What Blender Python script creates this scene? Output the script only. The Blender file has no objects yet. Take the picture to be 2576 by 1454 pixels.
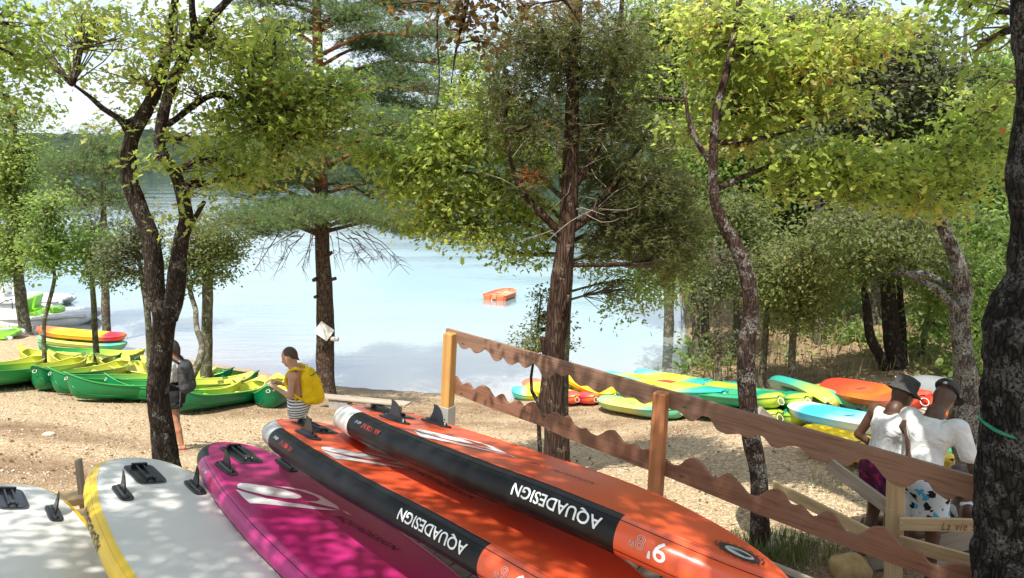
import bpy, bmesh, math, random
import numpy as np
from mathutils import Vector, Matrix, noise
from math import radians as R, sin, cos, pi
random.seed(7); rng = np.random.default_rng(7)
C = bpy.context.scene.collection
sc = bpy.context.scene

# ---------------------------------------------------------------- camera, world, sun, exposure
PITCH = R(9.6); FPX = 1950.0; EYE = Vector((0, 0, 4.0))
cd = bpy.data.cameras.new('camera'); cam = bpy.data.objects.new('camera', cd); C.objects.link(cam)
cam.location = EYE; cam.rotation_euler = (R(90) - PITCH, 0, 0)
cd.sensor_width = 36; cd.lens = FPX / 2576 * 36; cd.clip_start = .05; cd.clip_end = 3000
sc.camera = cam
SUN_AZ, SUN_EL = R(-160), R(61)          # azimuth measured from +Y towards +X
SUNV = Vector((sin(SUN_AZ) * cos(SUN_EL), cos(SUN_AZ) * cos(SUN_EL), sin(SUN_EL)))
w = bpy.data.worlds.new('World'); sc.world = w; w.use_nodes = True
nt = w.node_tree; nt.nodes.clear()
sky = nt.nodes.new('ShaderNodeTexSky'); sky.sky_type = 'NISHITA'; sky.sun_disc = False
sky.sun_elevation = SUN_EL; sky.sun_rotation = SUN_AZ % (2 * pi); sky.dust_density = 2.0; sky.air_density = 1.0; sky.altitude = 100
bg = nt.nodes.new('ShaderNodeBackground'); bg.inputs[1].default_value = .13
tc = nt.nodes.new('ShaderNodeTexCoord'); mp = nt.nodes.new('ShaderNodeMapping'); mp.inputs['Scale'].default_value = (1.0, 1.0, 3.0)
ns = nt.nodes.new('ShaderNodeTexNoise'); ns.inputs['Scale'].default_value = 2.2; ns.inputs['Detail'].default_value = 7; ns.inputs['Roughness'].default_value = .55
rp = nt.nodes.new('ShaderNodeValToRGB'); rp.color_ramp.elements[0].position = .36; rp.color_ramp.elements[1].position = .62
mx = nt.nodes.new('ShaderNodeMixRGB'); mx.inputs[2].default_value = (5.2, 5.6, 6.0, 1)
out = nt.nodes.new('ShaderNodeOutputWorld')
L_ = nt.links.new
L_(tc.outputs['Generated'], mp.inputs[0]); L_(mp.outputs[0], ns.inputs[0]); L_(ns.outputs[0], rp.inputs[0])
L_(rp.outputs[0], mx.inputs[0]); L_(sky.outputs[0], mx.inputs[1]); L_(mx.outputs[0], bg.inputs[0]); L_(bg.outputs[0], out.inputs[0])
sd = bpy.data.lights.new('sun', 'SUN'); sd.energy = 5.0; sd.angle = R(.53); sd.color = (1.0, .95, .86)
so = bpy.data.objects.new('sun', sd); C.objects.link(so); so.location = (-20, 10, 40)
so.rotation_euler = SUNV.to_track_quat('Z', 'Y').to_euler()
sc.view_settings.view_transform = 'Standard'; sc.view_settings.look = 'None'; sc.view_settings.gamma = 1
sc.view_settings.exposure = .76; sc.view_settings.use_curve_mapping = False
sc.render.engine = 'CYCLES'
sc.cycles.use_denoising = True
sc.cycles.max_bounces = 8; sc.cycles.diffuse_bounces = 4; sc.cycles.glossy_bounces = 3; sc.cycles.transmission_bounces = 6
sc.cycles.transparent_max_bounces = 6; sc.cycles.caustics_reflective = False; sc.cycles.caustics_refractive = False
sc.cycles.sample_clamp_indirect = 6

# ---------------------------------------------------------------- helpers
SP, CP = sin(PITCH), cos(PITCH)
def ray(px, py):
    v = (727 - py) / FPX
    return Vector(((px - 1288) / FPX, CP + v * SP, -SP + v * CP))
def at(px, py, y):                      # the point of the sight line through a pixel at depth y
    r = ray(px, py); return EYE + r * (y / r.y)
def on(px, py, z):
    r = ray(px, py); return EYE + r * ((z - EYE.z) / r.z)
def ppm(y, z=0): return FPX / (y * CP + (EYE.z - z) * SP)      # pixels per metre

WATER_Z = -2.05
_sh = [on(*p, WATER_Z) for p in [(0, 828), (120, 848), (370, 890), (650, 935), (790, 966), (850, 977), (1000, 983), (1100, 990), (1290, 1008), (1480, 1000), (1600, 960), (1735, 930)]]
SHX = [-120, -40] + [p.x for p in _sh] + [6.2, 8, 12, 30, 90, 260]
SHY = [60, 33] + [p.y for p in _sh] + [28, 38, 52, 95, 150, 170]
_o = np.argsort(SHX); SHX = np.array(SHX)[_o]; SHY = np.array(SHY)[_o]
FS = [-60, -8, 0, 3.4, 6.5, 10.2, 14, 20, 40]; FZ = [-8, -3.4, -2.05, -1.45, -.9, 0, .6, .9, 1.1]
def terr(x, y):
    x = np.asarray(x, float); y = np.asarray(y, float)
    s = np.interp(x, SHX, SHY); s2 = np.minimum(s, 20.6 + np.maximum(0, x - 4) * .12)
    s2 = np.where(x < 4, s, s2)
    a = np.interp(s2 - y, FS, FZ)
    bank = -1.80 + np.clip((s - y) * .02, 0, .5) + np.clip((x - 6) * .02, 0, 3)
    land = np.maximum(a, bank)
    k = np.clip((s - y) / 1.2, 0, 1)
    return np.where(x < 3.2, a, a * (1 - k) + land * k)
def tz(x, y): return float(terr(x, y))
def G(px, py, dz=0):                    # where the sight line meets the ground (raised by dz)
    r = ray(px, py); r = r / r.y
    ys = np.arange(4, 90, .04); zs = 4 + r.z * ys; g = np.maximum(terr(r.x * ys, ys), WATER_Z) + dz
    i = np.nonzero(zs < g)[0]; y = ys[i[0]] if len(i) else 60
    return Vector((r.x * y, y, float(4 + r.z * y)))

def tagp(o, label=None, cat=None, group=None, kind=None):
    if label: o['label'] = label
    if cat: o['category'] = cat
    if group: o['group'] = group
    if kind: o['kind'] = kind
    return o
def empty(name, loc, rz=0, label=None, cat=None, group=None, kind=None):
    o = bpy.data.objects.new(name, None); C.objects.link(o); o.location = loc; o.rotation_euler = (0, 0, rz)
    o.empty_display_size = .1
    return tagp(o, label, cat, group, kind)
def link(name, me, m=None, parent=None, smooth=False):
    if m is not None:
        for q in (m if isinstance(m, (list, tuple)) else [m]): me.materials.append(q)
    if smooth: me.polygons.foreach_set('use_smooth', np.ones(len(me.polygons), bool))
    o = bpy.data.objects.new(name, me); C.objects.link(o)
    if parent: o.parent = parent
    return o
def mesh(name, V, F, m=None, parent=None, smooth=False, mi=None):
    me = bpy.data.meshes.new(name)
    me.from_pydata([tuple(v) for v in V], [], [tuple(f) for f in F]); me.update()
    if mi is not None: me.polygons.foreach_set('material_index', np.array(mi, np.int32))
    return link(name, me, m, parent, smooth)
def npmesh(name, V, F, m=None, parent=None, smooth=False, tint=None):
    """V (n,3), F (k,3|4) arrays"""
    me = bpy.data.meshes.new(name); V = np.ascontiguousarray(V, np.float32); F = np.ascontiguousarray(F, np.int32)
    k, c = F.shape
    me.vertices.add(len(V)); me.vertices.foreach_set('co', V.ravel())
    me.loops.add(k * c); me.loops.foreach_set('vertex_index', F.ravel())
    me.polygons.add(k); me.polygons.foreach_set('loop_start', np.arange(0, k * c, c, dtype=np.int32))
    me.update(calc_edges=True)
    if tint is not None:
        a = me.attributes.new('tint', 'FLOAT', 'POINT'); a.data.foreach_set('value', np.ascontiguousarray(tint, np.float32))
    return link(name, me, m, parent, smooth)
def children(o): return [c for c in o.children]
def dup(o, parent=None):
    c = o.copy(); C.objects.link(c); c.parent = parent
    for ch in list(o.children):
        dup(ch, c)
    return c
def box_vf(x0, y0, z0, x1, y1, z1):
    V = [(x0, y0, z0), (x1, y0, z0), (x1, y1, z0), (x0, y1, z0), (x0, y0, z1), (x1, y0, z1), (x1, y1, z1), (x0, y1, z1)]
    F = [(0, 3, 2, 1), (4, 5, 6, 7), (0, 1, 5, 4), (1, 2, 6, 5), (2, 3, 7, 6), (3, 0, 4, 7)]
    return V, F
def box(name, lo, hi, m, parent=None, bev=.004, loc=None, rot=None, jitter=0):
    bm = bmesh.new(); V, F = box_vf(*lo, *hi)
    vs = [bm.verts.new(v) for v in V]; [bm.faces.new([vs[i] for i in f]) for f in F]
    if bev: bmesh.ops.bevel(bm, geom=bm.edges[:], offset=bev, segments=1, affect='EDGES')
    me = bpy.data.meshes.new(name); bm.to_mesh(me); bm.free()
    o = link(name, me, m, parent)
    if loc is not None: o.location = loc
    if rot is not None: o.rotation_euler = rot
    return o
def beam(name, a, b, wdt, hgt, m, parent=None, bev=.004, up=Vector((0, 0, 1))):
    """a squared timber from a to b"""
    a = Vector(a); b = Vector(b); d = (b - a); Ln = d.length; d.normalize()
    s = d.cross(up).normalized(); u = s.cross(d).normalized()
    o = box(name, (0, -wdt / 2, -hgt / 2), (Ln, wdt / 2, hgt / 2), m, parent, bev)
    M = Matrix((d, -s, u)).transposed().to_4x4(); M.translation = a
    o.matrix_local = M
    return o
def tube_vf(pts, rad, sides=8, caps=True, bump=0, seed=0, bfreq=3.0, base=0, flat=None):
    pts = [Vector(p) for p in pts]; n = len(pts)
    if not hasattr(rad, '__len__'): rad = [rad] * n
    V = []; F = []; prev = None
    for i, p in enumerate(pts):
        d = (pts[min(i + 1, n - 1)] - pts[max(i - 1, 0)])
        if d.length < 1e-9: d = Vector((0, 0, 1))
        d.normalize()
        if prev is None: u = d.orthogonal().normalized()
        else:
            u = prev - d * prev.dot(d); u = u.normalized() if u.length > 1e-6 else d.orthogonal().normalized()
        prev = u; v = d.cross(u)
        for j in range(sides):
            a = 2 * pi * j / sides; q = u * cos(a) + v * sin(a); r = rad[i]
            if bump:
                c = p + q * r
                f1 = noise.noise(Vector((c.x * bfreq + seed, c.y * bfreq, c.z * bfreq * .35)))
                f2 = noise.noise(Vector((c.x * bfreq * 3.7 + seed, c.y * bfreq * 3.7, c.z * bfreq * .9)))
                r = r * (1 + bump * (f1 * 1.3 + f2 * .9))
            V.append(p + q * r)
    for i in range(n - 1):
        for j in range(sides):
            k = (j + 1) % sides; F.append((base + i * sides + j, base + i * sides + k, base + (i + 1) * sides + k, base + (i + 1) * sides + j))
    if caps:
        F.append(tuple(base + j for j in reversed(range(sides)))); F.append(tuple(base + (n - 1) * sides + j for j in range(sides)))
    return V, F
def tube(name, pts, rad, m, parent=None, sides=8, smooth=True, **k):
    V, F = tube_vf(pts, rad, sides, **k); return mesh(name, V, F, m, parent, smooth)
def resample(pts, step, rad=None):
    """Catmull-Rom through the nodes"""
    P = [np.array(p, float) for p in pts]; out = []; ro = []
    for i in range(len(P) - 1):
        p0 = P[max(i - 1, 0)]; p1 = P[i]; p2 = P[i + 1]; p3 = P[min(i + 2, len(P) - 1)]
        n = max(1, int(np.linalg.norm(p2 - p1) / step))
        for k in range(n):
            t = k / n
            out.append(.5 * ((2 * p1) + (-p0 + p2) * t + (2 * p0 - 5 * p1 + 4 * p2 - p3) * t * t + (-p0 + 3 * p1 - 3 * p2 + p3) * t ** 3))
            if rad: ro.append(rad[i] * (1 - t) + rad[i + 1] * t)
    out.append(P[-1]); 
    if rad: ro.append(rad[-1])
    return (out, ro) if rad else out

# ---------------------------------------------------------------- materials
class NB:
    def __init__(s, name):
        s.m = bpy.data.materials.new(name); s.m.use_nodes = True; s.t = s.m.node_tree; s.t.nodes.clear()
        s.out = s.n('ShaderNodeOutputMaterial')
    def n(s, ty, **k):
        x = s.t.nodes.new(ty)
        for a, b in k.items(): setattr(x, a, b)
        return x
    def l(s, a, b): s.t.links.new(a, b)
    def coord(s, kind='Object', scale=(1, 1, 1), rot=(0, 0, 0)):
        c = s.n('ShaderNodeTexCoord'); m = s.n('ShaderNodeMapping'); m.inputs['Scale'].default_value = scale; m.inputs['Rotation'].default_value = rot
        s.l(c.outputs[kind], m.inputs[0]); return m.outputs[0]
    def noise(s, vec, sc_, det=4, rough=.55, dist=0):
        x = s.n('ShaderNodeTexNoise'); x.inputs['Scale'].default_value = sc_; x.inputs['Detail'].default_value = det
        x.inputs['Roughness'].default_value = rough; x.inputs['Distortion'].default_value = dist
        s.l(vec, x.inputs['Vector']); return x.outputs['Fac']
    def ramp(s, fac, stops, interp='LINEAR'):
        x = s.n('ShaderNodeValToRGB'); cr = x.color_ramp; cr.interpolation = interp
        while len(cr.elements) < len(stops): cr.elements.new(.5)
        for e, (p, c) in zip(cr.elements, stops):
            e.position = p; e.color = (*c, 1) if len(c) == 3 else c
        s.l(fac, x.inputs[0]); return x.outputs[0]
    def mix(s, f, a, b, mode='MIX'):
        x = s.n('ShaderNodeMixRGB', blend_type=mode)
        for i, v in zip((0, 1, 2), (f, a, b)):
            if isinstance(v, (int, float)): x.inputs[i].default_value = v if i == 0 else (v, v, v, 1)
            elif isinstance(v, tuple): x.inputs[i].default_value = (*v, 1) if len(v) == 3 else v
            else: s.l(v, x.inputs[i])
        return x.outputs[0]
    def bump(s, h, st=.3, dist=.01):
        x = s.n('ShaderNodeBump'); x.inputs['Strength'].default_value = st; x.inputs['Distance'].default_value = dist
        s.l(h, x.inputs['Height']); return x.outputs[0]
    def bsdf(s, col, rough=.6, nrm=None, spec=.5, metal=0, coat=0, sub=0):
        b = s.n('ShaderNodeBsdfPrincipled')
        if isinstance(col, tuple): b.inputs['Base Color'].default_value = (*col, 1)
        else: s.l(col, b.inputs['Base Color'])
        if isinstance(rough, (int, float)): b.inputs['Roughness'].default_value = rough
        else: s.l(rough, b.inputs['Roughness'])
        b.inputs['Specular IOR Level'].default_value = spec; b.inputs['Metallic'].default_value = metal
        b.inputs['Coat Weight'].default_value = coat; b.inputs['Coat Roughness'].default_value = .15
        if nrm is not None: s.l(nrm, b.inputs['Normal'])
        s.l(b.outputs[0], s.out.inputs[0]); s.b = b; return s.m

def plain(name, col, rough=.5, var=.15, scale=8, bump=.0, spec=.5, coat=0, metal=0, dirt=0):
    b = NB(name); c = b.coord(); f = b.noise(c, scale, 5)
    d = tuple(x * (1 - var) for x in col); l = tuple(min(1, x * (1 + var)) for x in col)
    colr = b.ramp(f, [(.3, d), (.7, l)])
    if dirt:
        g = b.noise(c, scale * .35, 6, .65); k = b.ramp(g, [(.52, (0, 0, 0)), (.72, (dirt,) * 3)])
        colr = b.mix(k, colr, (.20, .15, .10))
    nr = b.bump(b.noise(c, scale * 6, 3), bump, .004) if bump else None
    return b.bsdf(colr, rough, nr, spec, metal, coat)
def fabric(name, col, var=.12, scale=300):
    b = NB(name); c = b.coord(); f = b.noise(c, 9, 4); weave = b.noise(c, scale, 1)
    fold = b.noise(c, 7, 3, .5, .6)
    colr = b.ramp(f, [(.3, tuple(x * (1 - var) for x in col)), (.7, tuple(min(1, x * (1 + var)) for x in col))])
    n1 = b.bump(fold, 1.0, .05)
    x = b.n('ShaderNodeBump'); x.inputs['Strength'].default_value = .2; x.inputs['Distance'].default_value = .001; b.l(weave, x.inputs['Height']); b.l(n1, x.inputs['Normal'])
    return b.bsdf(colr, .85, x.outputs[0], .2)
def wood(name, col, dark, rough=.65, sx=1.2, worn=None, ring=22):
    b = NB(name); c = b.coord('Object', (sx, ring, ring)); f = b.noise(c, 1.0, 6, .6, .8)
    c2 = b.coord('Object', (3, 3, 3)); g = b.noise(c2, 1.6, 4)
    col1 = b.ramp(f, [(.30, dark), (.5, col), (.72, tuple(min(1, x * 1.18) for x in col))])
    col1 = b.mix(b.ramp(g, [(.35, (0, 0, 0)), (.75, (.55,) * 3)]), col1, dark if worn is None else worn)
    v = b.n('ShaderNodeTexVoronoi'); v.inputs['Scale'].default_value = 2.3
    b.l(b.coord('Object', (1, 2.4, 2.4)), v.inputs['Vector'])
    col1 = b.mix(b.ramp(v.outputs['Distance'], [(.03, (.8,) * 3), (.075, (0, 0, 0))]), col1, tuple(x * .45 for x in dark))
    c3 = b.coord('Object', (.9, 60, 60))
    return b.bsdf(col1, rough, b.bump(b.noise(c3, 1.2, 5, .7), .6, .006), .3)
def leafmat(name, cols, trans, tw=.5, rough=.45):
    b = NB(name); a = b.n('ShaderNodeAttribute', attribute_name='tint')
    col = b.ramp(a.outputs['Fac'], cols); tcl = b.ramp(a.outputs['Fac'], trans)
    p = b.n('ShaderNodeBsdfPrincipled'); b.l(col, p.inputs['Base Color']); p.inputs['Roughness'].default_value = rough; p.inputs['Specular IOR Level'].default_value = .45
    t = b.n('ShaderNodeBsdfTranslucent'); b.l(tcl, t.inputs[0]); m = b.n('ShaderNodeMixShader'); m.inputs[0].default_value = tw
    b.l(p.outputs[0], m.inputs[1]); b.l(t.outputs[0], m.inputs[2]); b.l(m.outputs[0], b.out.inputs[0]); return b.m
def barkmat(name, col, dark, lichen, lamt=.35, st=.9, scale=1.0, vs=(1, 1, .28)):
    b = NB(name); c = b.coord('Object', vs)
    v = b.n('ShaderNodeTexVoronoi', feature='DISTANCE_TO_EDGE'); v.inputs['Scale'].default_value = 34 * scale
    nz = b.n('ShaderNodeTexNoise'); nz.inputs['Scale'].default_value = 9; b.l(c, nz.inputs['Vector'])
    vm = b.n('ShaderNodeVectorMath', operation='MULTIPLY_ADD'); b.l(nz.outputs['Color'], vm.inputs[0]); vm.inputs[1].default_value = (.12, .12, .12); b.l(c, vm.inputs[2])
    b.l(vm.outputs[0], v.inputs['Vector'])
    crack = b.ramp(v.outputs['Distance'], [(.0, (0, 0, 0)), (.22, (1, 1, 1))])
    g = b.noise(c, 26 * scale, 6, .7)
    base = b.mix(crack, dark, b.ramp(g, [(.3, tuple(x * .6 for x in col)), (.7, tuple(x * 1.35 for x in col))]))
    lf = b.noise(b.coord('Object'), 7 * scale, 7, .72); lm = b.ramp(lf, [(.62 - lamt * .3, (0, 0, 0)), (.66 - lamt * .3, (1, 1, 1))])
    lm2 = b.mix(1.0, lm, b.ramp(b.noise(b.coord('Object'), 60, 3), [(.42, (0, 0, 0)), (.55, (1, 1, 1))]), 'MULTIPLY')
    base = b.mix(lm2, base, lichen)
    h = b.mix(.5, crack, g)
    return b.bsdf(base, .92, b.bump(h, st, .02), .15)

M = {}
M['oakleaf'] = leafmat('oak_leaf', [(0, (.09, .14, .04)), (.5, (.18, .23, .065)), (.9, (.28, .29, .09)), (1, (.25, .12, .03))],
                       [(0, (.36, .52, .08)), (.5, (.60, .74, .13)), (.9, (.78, .82, .18)), (1, (.55, .22, .05))], .55)
M['midleaf'] = leafmat('broad_leaf', [(0, (.07, .12, .03)), (1, (.15, .20, .05))], [(0, (.30, .50, .10)), (1, (.60, .72, .18))], .5)
M['holm'] = leafmat('holm_oak_leaf', [(0, (.055, .078, .026)), (.8, (.125, .15, .05)), (1, (.18, .15, .06))], [(0, (.24, .33, .08)), (1, (.50, .56, .14))], .4, .6)
M['silver'] = leafmat('silver_leaf', [(0, (.05, .065, .026)), (1, (.125, .145, .065))], [(0, (.15, .20, .06)), (1, (.3, .34, .15))], .35, .6)
M['needle'] = leafmat('pine_needle', [(0, (.06, .11, .045)), (.85, (.13, .19, .075)), (1, (.18, .11, .03))], [(0, (.18, .30, .10)), (.85, (.40, .52, .18)), (1, (.4, .24, .06))], .48)
M['juniper'] = leafmat('juniper_spray', [(0, (.045, .058, .02)), (.9, (.11, .12, .04)), (1, (.18, .09, .03))], [(0, (.18, .22, .05)), (1, (.42, .44, .12))], .46)
M['brownleaf'] = leafmat('brown_leaf', [(0, (.07, .05, .02)), (1, (.16, .10, .035))], [(0, (.20, .12, .03)), (1, (.34, .22, .05))], .4)
M['redleaf'] = leafmat('dead_leaf', [(0, (.35, .08, .03)), (1, (.5, .16, .05))], [(0, (.5, .10, .03)), (1, (.6, .2, .06))], .4)
M['grass'] = leafmat('grass_blade', [(0, (.09, .13, .03)), (.5, (.22, .22, .09)), (1, (.42, .36, .18))], [(0, (.12, .2, .04)), (1, (.4, .34, .16))], .3, .7)
M['bark_oak'] = barkmat('oak_bark', (.045, .033, .026), (.012, .009, .007), (.15, .15, .13), .22, .6)
M['bark_red'] = barkmat('reddish_oak_bark', (.062, .038, .028), (.018, .012, .010), (.19, .18, .16), .34, .7)
M['bark_pine'] = barkmat('pine_bark', (.13, .085, .06), (.03, .02, .015), (.2, .17, .14), .2, 1.0, .8)
M['bark_pine_top'] = barkmat('upper_pine_bark', (.30, .12, .055), (.09, .04, .02), (.3, .2, .14), .2, .5, .8)
M['bark_juniper'] = barkmat('juniper_bark', (.072, .045, .031), (.018, .010, .008), (.17, .13, .10), .15, .8, .8, (1, 1, .10))
M['bark_grey'] = barkmat('grey_bark', (.14, .12, .085), (.04, .034, .025), (.27, .27, .20), .35, .6, 1.2)
M['bark_lichen'] = barkmat('lichened_bark', (.13, .105, .085), (.03, .025, .02), (.25, .25, .22), .5, .8)
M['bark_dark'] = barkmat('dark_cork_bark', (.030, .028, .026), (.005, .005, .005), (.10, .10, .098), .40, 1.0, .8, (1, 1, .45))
M['twig'] = plain('twig_bark', (.13, .10, .075), .9, .3, 20)
M['twig_pale'] = plain('dead_twig', (.22, .18, .15), .9, .3, 20)

def groundmat():
    b = NB('gravel_ground'); c = b.coord('Object')
    big = b.noise(c, .35, 5, .6); mid = b.noise(c, 2.6, 6, .65); fine = b.noise(c, 38, 5, .7)
    v = b.n('ShaderNodeTexVoronoi'); v.inputs['Scale'].default_value = 26; b.l(c, v.inputs['Vector'])
    v2 = b.n('ShaderNodeTexVoronoi'); v2.inputs['Scale'].default_value = 62; b.l(c, v2.inputs['Vector'])
    sand = b.ramp(mid, [(.3, (.42, .30, .17)), (.55, (.58, .44, .27)), (.75, (.68, .55, .37))])
    s1 = b.n('ShaderNodeSeparateXYZ'); b.l(v.outputs['Color'], s1.inputs[0]); s2 = b.n('ShaderNodeSeparateXYZ'); b.l(v2.outputs['Color'], s2.inputs[0])
    cell = b.ramp(b.mix(.5, s1.outputs[0], s2.outputs[0]), [(.18, (.32, .21, .12)), (.45, (.60, .455, .28)), (.62, (.73, .59, .39)), (.85, (.84, .75, .57))])
    peb = b.mix(.72, sand, cell)
    peb = b.mix(b.ramp(v.outputs['Distance'], [(.35, (0, 0, 0)), (.62, (.55,) * 3)]), peb, (.27, .17, .09))
    soil = b.ramp(fine, [(.35, (.17, .105, .062)), (.65, (.31, .205, .125))])  # brown earth colour, also the painted crown shade on the gravel
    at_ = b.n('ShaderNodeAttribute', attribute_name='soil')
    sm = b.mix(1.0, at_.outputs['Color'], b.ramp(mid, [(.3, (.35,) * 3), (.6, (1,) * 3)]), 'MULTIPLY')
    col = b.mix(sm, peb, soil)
    wet = b.n('ShaderNodeAttribute', attribute_name='wet'); col = b.mix(wet.outputs['Color'], col, (.36, .27, .20))
    h = b.mix(.45, b.mix(.5, v.outputs['Distance'], v2.outputs['Distance']), fine)
    return b.bsdf(col, .95, b.bump(h, 1.0, .05), .15)
M['ground'] = groundmat()
def watermat():
    b = NB('lake_water'); c = b.coord('Object')
    a = b.n('ShaderNodeAttribute', attribute_name='depth')
    col = b.ramp(a.outputs['Fac'], [(0.0, (.34, .28, .23)), (.08, (.30, .30, .28)), (.22, (.23, .33, .33)), (.42, (.14, .29, .30)), (1.0, (.04, .09, .10))])
    n1 = b.noise(b.coord('Object', (.55, 2.2, 1)), 1.2, 4, .55, .6); n2 = b.noise(b.coord('Object', (1, 3.4, 1)), 5, 3, .5)
    patch = b.ramp(b.noise(b.coord('Object', (.05, .16, 1)), 1.0, 4), [(.42, (.06,) * 3), (.66, (1,) * 3)])
    h = b.mix(1.0, b.mix(.3, n1, n2), patch, 'MULTIPLY')
    nr = b.bump(h, .22, .12); b.bsdf(col, .06, nr, .5); b.b.inputs['IOR'].default_value = 1.33
    g = b.n('ShaderNodeBsdfGlossy'); g.inputs['Roughness'].default_value = .07; g.inputs['Color'].default_value = (.93, .96, .96, 1); b.l(nr, g.inputs['Normal'])
    mxs = b.n('ShaderNodeMixShader'); mxs.inputs[0].default_value = .42; b.l(b.b.outputs[0], mxs.inputs[1]); b.l(g.outputs[0], mxs.inputs[2]); b.l(mxs.outputs[0], b.out.inputs[0])
    return b.m
M['water'] = watermat()
def hillmat():
    b = NB('forested_hill'); c = b.coord('Object'); f = b.noise(c, .22, 6, .7); g = b.noise(c, .035, 4)
    col = b.ramp(f, [(.34, (.010, .020, .014)), (.5, (.026, .042, .026)), (.66, (.06, .08, .045))])
    col = b.mix(b.ramp(g, [(.62, (0, 0, 0)), (.72, (.6,) * 3)]), col, (.30, .28, .25))
    return b.bsdf(col, .9, b.bump(f, 1, 1.5), .1)
M['hill'] = hillmat()
M['stone'] = plain('pale_stone', (.50, .42, .33), .85, .35, 30, .4, .2)
M['rock'] = plain('boulder_stone', (.32, .28, .22), .9, .35, 7, .8, .2)
M['ochre'] = plain('ochre_stone', (.40, .28, .13), .9, .3, 9, .8, .2, dirt=.5)
M['rail'] = wood('stained_rail_wood', (.255, .145, .096), (.11, .058, .038), .62, 2.0, (.19, .115, .082), 42)
M['rail2'] = wood('red_stained_rail_wood', (.225, .10, .06), (.085, .035, .022), .62, 2.0, (.27, .15, .10), 42)
M['post_gold'] = wood('golden_post_wood', (.50, .27, .085), (.28, .13, .04), .5, 1.0, (.40, .20, .07), 14)
M['post_red'] = wood('red_post_wood', (.46, .19, .08), (.24, .085, .04), .5, 1.0, (.34, .13, .06), 14)
M['pale_wood'] = wood('pale_pine_timber', (.50, .37, .21), (.30, .20, .10), .7, 1.0, (.42, .30, .17), 14)
M['grey_wood'] = wood('weathered_timber', (.34, .29, .23), (.17, .14, .11), .85, 1.0, (.26, .22, .18), 18)
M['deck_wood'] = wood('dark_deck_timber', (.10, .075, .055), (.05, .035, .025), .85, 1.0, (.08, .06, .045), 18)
M['steel'] = plain('galvanised_steel', (.42, .42, .41), .42, .12, 12, .15, .5, metal=.55)
M['concrete'] = plain('concrete_block', (.30, .28, .26), .92, .2, 10, .6, .2)
M['black_pvc'] = plain('black_board_vinyl', (.006, .0065, .008), .4, .3, 14, .05, .28)
M['black_plastic'] = plain('black_fin_plastic', (.012, .012, .013), .25, .2, 20, 0, .5)
M['grey_pad'] = plain('dark_grey_pad', (.045, .045, .05), .45, .2, 30, .1)
def pvc(name, col, rough=.30):
    b = NB(name); c = b.coord(); f = b.noise(c, 3, 4); colr = b.ramp(f, [(.3, tuple(x * .93 for x in col)), (.7, tuple(min(1, x * 1.05) for x in col))])
    sm = b.noise(b.coord('Object', (2, 14, 2)), 2, 6, .7); colr = b.mix(b.ramp(sm, [(.60, (0, 0, 0)), (.8, (.22,) * 3)]), colr, (.35, .30, .25))
    return b.bsdf(colr, rough, b.bump(b.noise(c, 700, 2), .12, .0008), .45, coat=.1)
M['orange'] = pvc('orange_board_vinyl', (.70, .10, .035)); M['magenta'] = pvc('magenta_board_vinyl', (.42, .022, .16))
M['white_pvc'] = pvc('white_board_vinyl', (.66, .66, .63), .38); M['yellow_pvc'] = pvc('yellow_board_vinyl', (.80, .52, .008)); M['grey_pvc'] = pvc('pale_grey_board_vinyl', (.42, .43, .44))
M['print_white'] = plain('white_print', (.74, .75, .75), .35, .05); M['print_black'] = plain('black_print', (.02, .015, .02), .5, .1)
M['print_red'] = plain('red_print', (.5, .05, .03), .5, .1); M['print_grey'] = plain('silver_print', (.5, .5, .5), .35, .08)
M['print_outline'] = plain('pale_outline_print', (.72, .55, .50), .4, .05)
M['print_orange'] = plain('orange_print', (.6, .22, .04), .5, .1); M['ink'] = plain('burnt_lettering', (.12, .05, .02), .8, .1)
M['paper'] = plain('white_paper', (.72, .70, .66), .7, .05)
M['rope'] = plain('green_rope', (.02, .22, .12), .8, .5, 150); M['rope_black'] = plain('black_cord', (.02, .02, .02), .6, .1)
M['loop_pale'] = plain('pale_handle_cord', (.55, .55, .5), .6, .1)
M['pb_white'] = plain('white_gelcoat', (.70, .72, .72), .25, .06, 3, 0, .5, dirt=.2); M['lime'] = plain('lime_gelcoat', (.22, .52, .03), .3, .1, 3)
M['dinghy'] = plain('faded_orange_plastic', (.78, .16, .06), .38, .12, 4, .05, .5, dirt=.15); M['dinghy_in'] = plain('pale_orange_plastic', (.80, .27, .16), .45, .12, 4, dirt=.2)
def tworamp(name, stops, rough=.33, ax=0, L=4.4, var=.05, alpha_noise=.35):
    b = NB(name); c = b.n('ShaderNodeTexCoord'); sx = b.n('ShaderNodeSeparateXYZ'); b.l(c.outputs['Object'], sx.inputs[0])
    nz = b.noise(b.coord('Object', (1, 2, 2)), 1.6, 4, .6)
    a = b.n('ShaderNodeMath', operation='MULTIPLY_ADD'); b.l(sx.outputs[ax], a.inputs[0]); a.inputs[1].default_value = 1 / L; a.inputs[2].default_value = .5
    a2 = b.n('ShaderNodeMath', operation='MULTIPLY_ADD'); b.l(nz, a2.inputs[0]); a2.inputs[1].default_value = alpha_noise * .3; b.l(a.outputs[0], a2.inputs[2])
    a3 = b.n('ShaderNodeMath', operation='SUBTRACT'); b.l(a2.outputs[0], a3.inputs[0]); a3.inputs[1].default_value = alpha_noise * .15
    col = b.ramp(a3.outputs[0], stops)
    scr = b.noise(b.coord('Object', (1.5, 12, 12)), 3, 6, .75); col = b.mix(b.ramp(scr, [(.58, (0, 0, 0)), (.8, (.25,) * 3)]), col, (.42, .40, .33))
    return b.bsdf(col, rough, b.bump(b.noise(b.coord(), 5, 3), .12, .02), .5)
GD, GM, LI, YE, OL = (.008, .18, .06), (.05, .33, .085), (.31, .50, .07), (.58, .60, .10), (.36, .37, .06)
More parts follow.
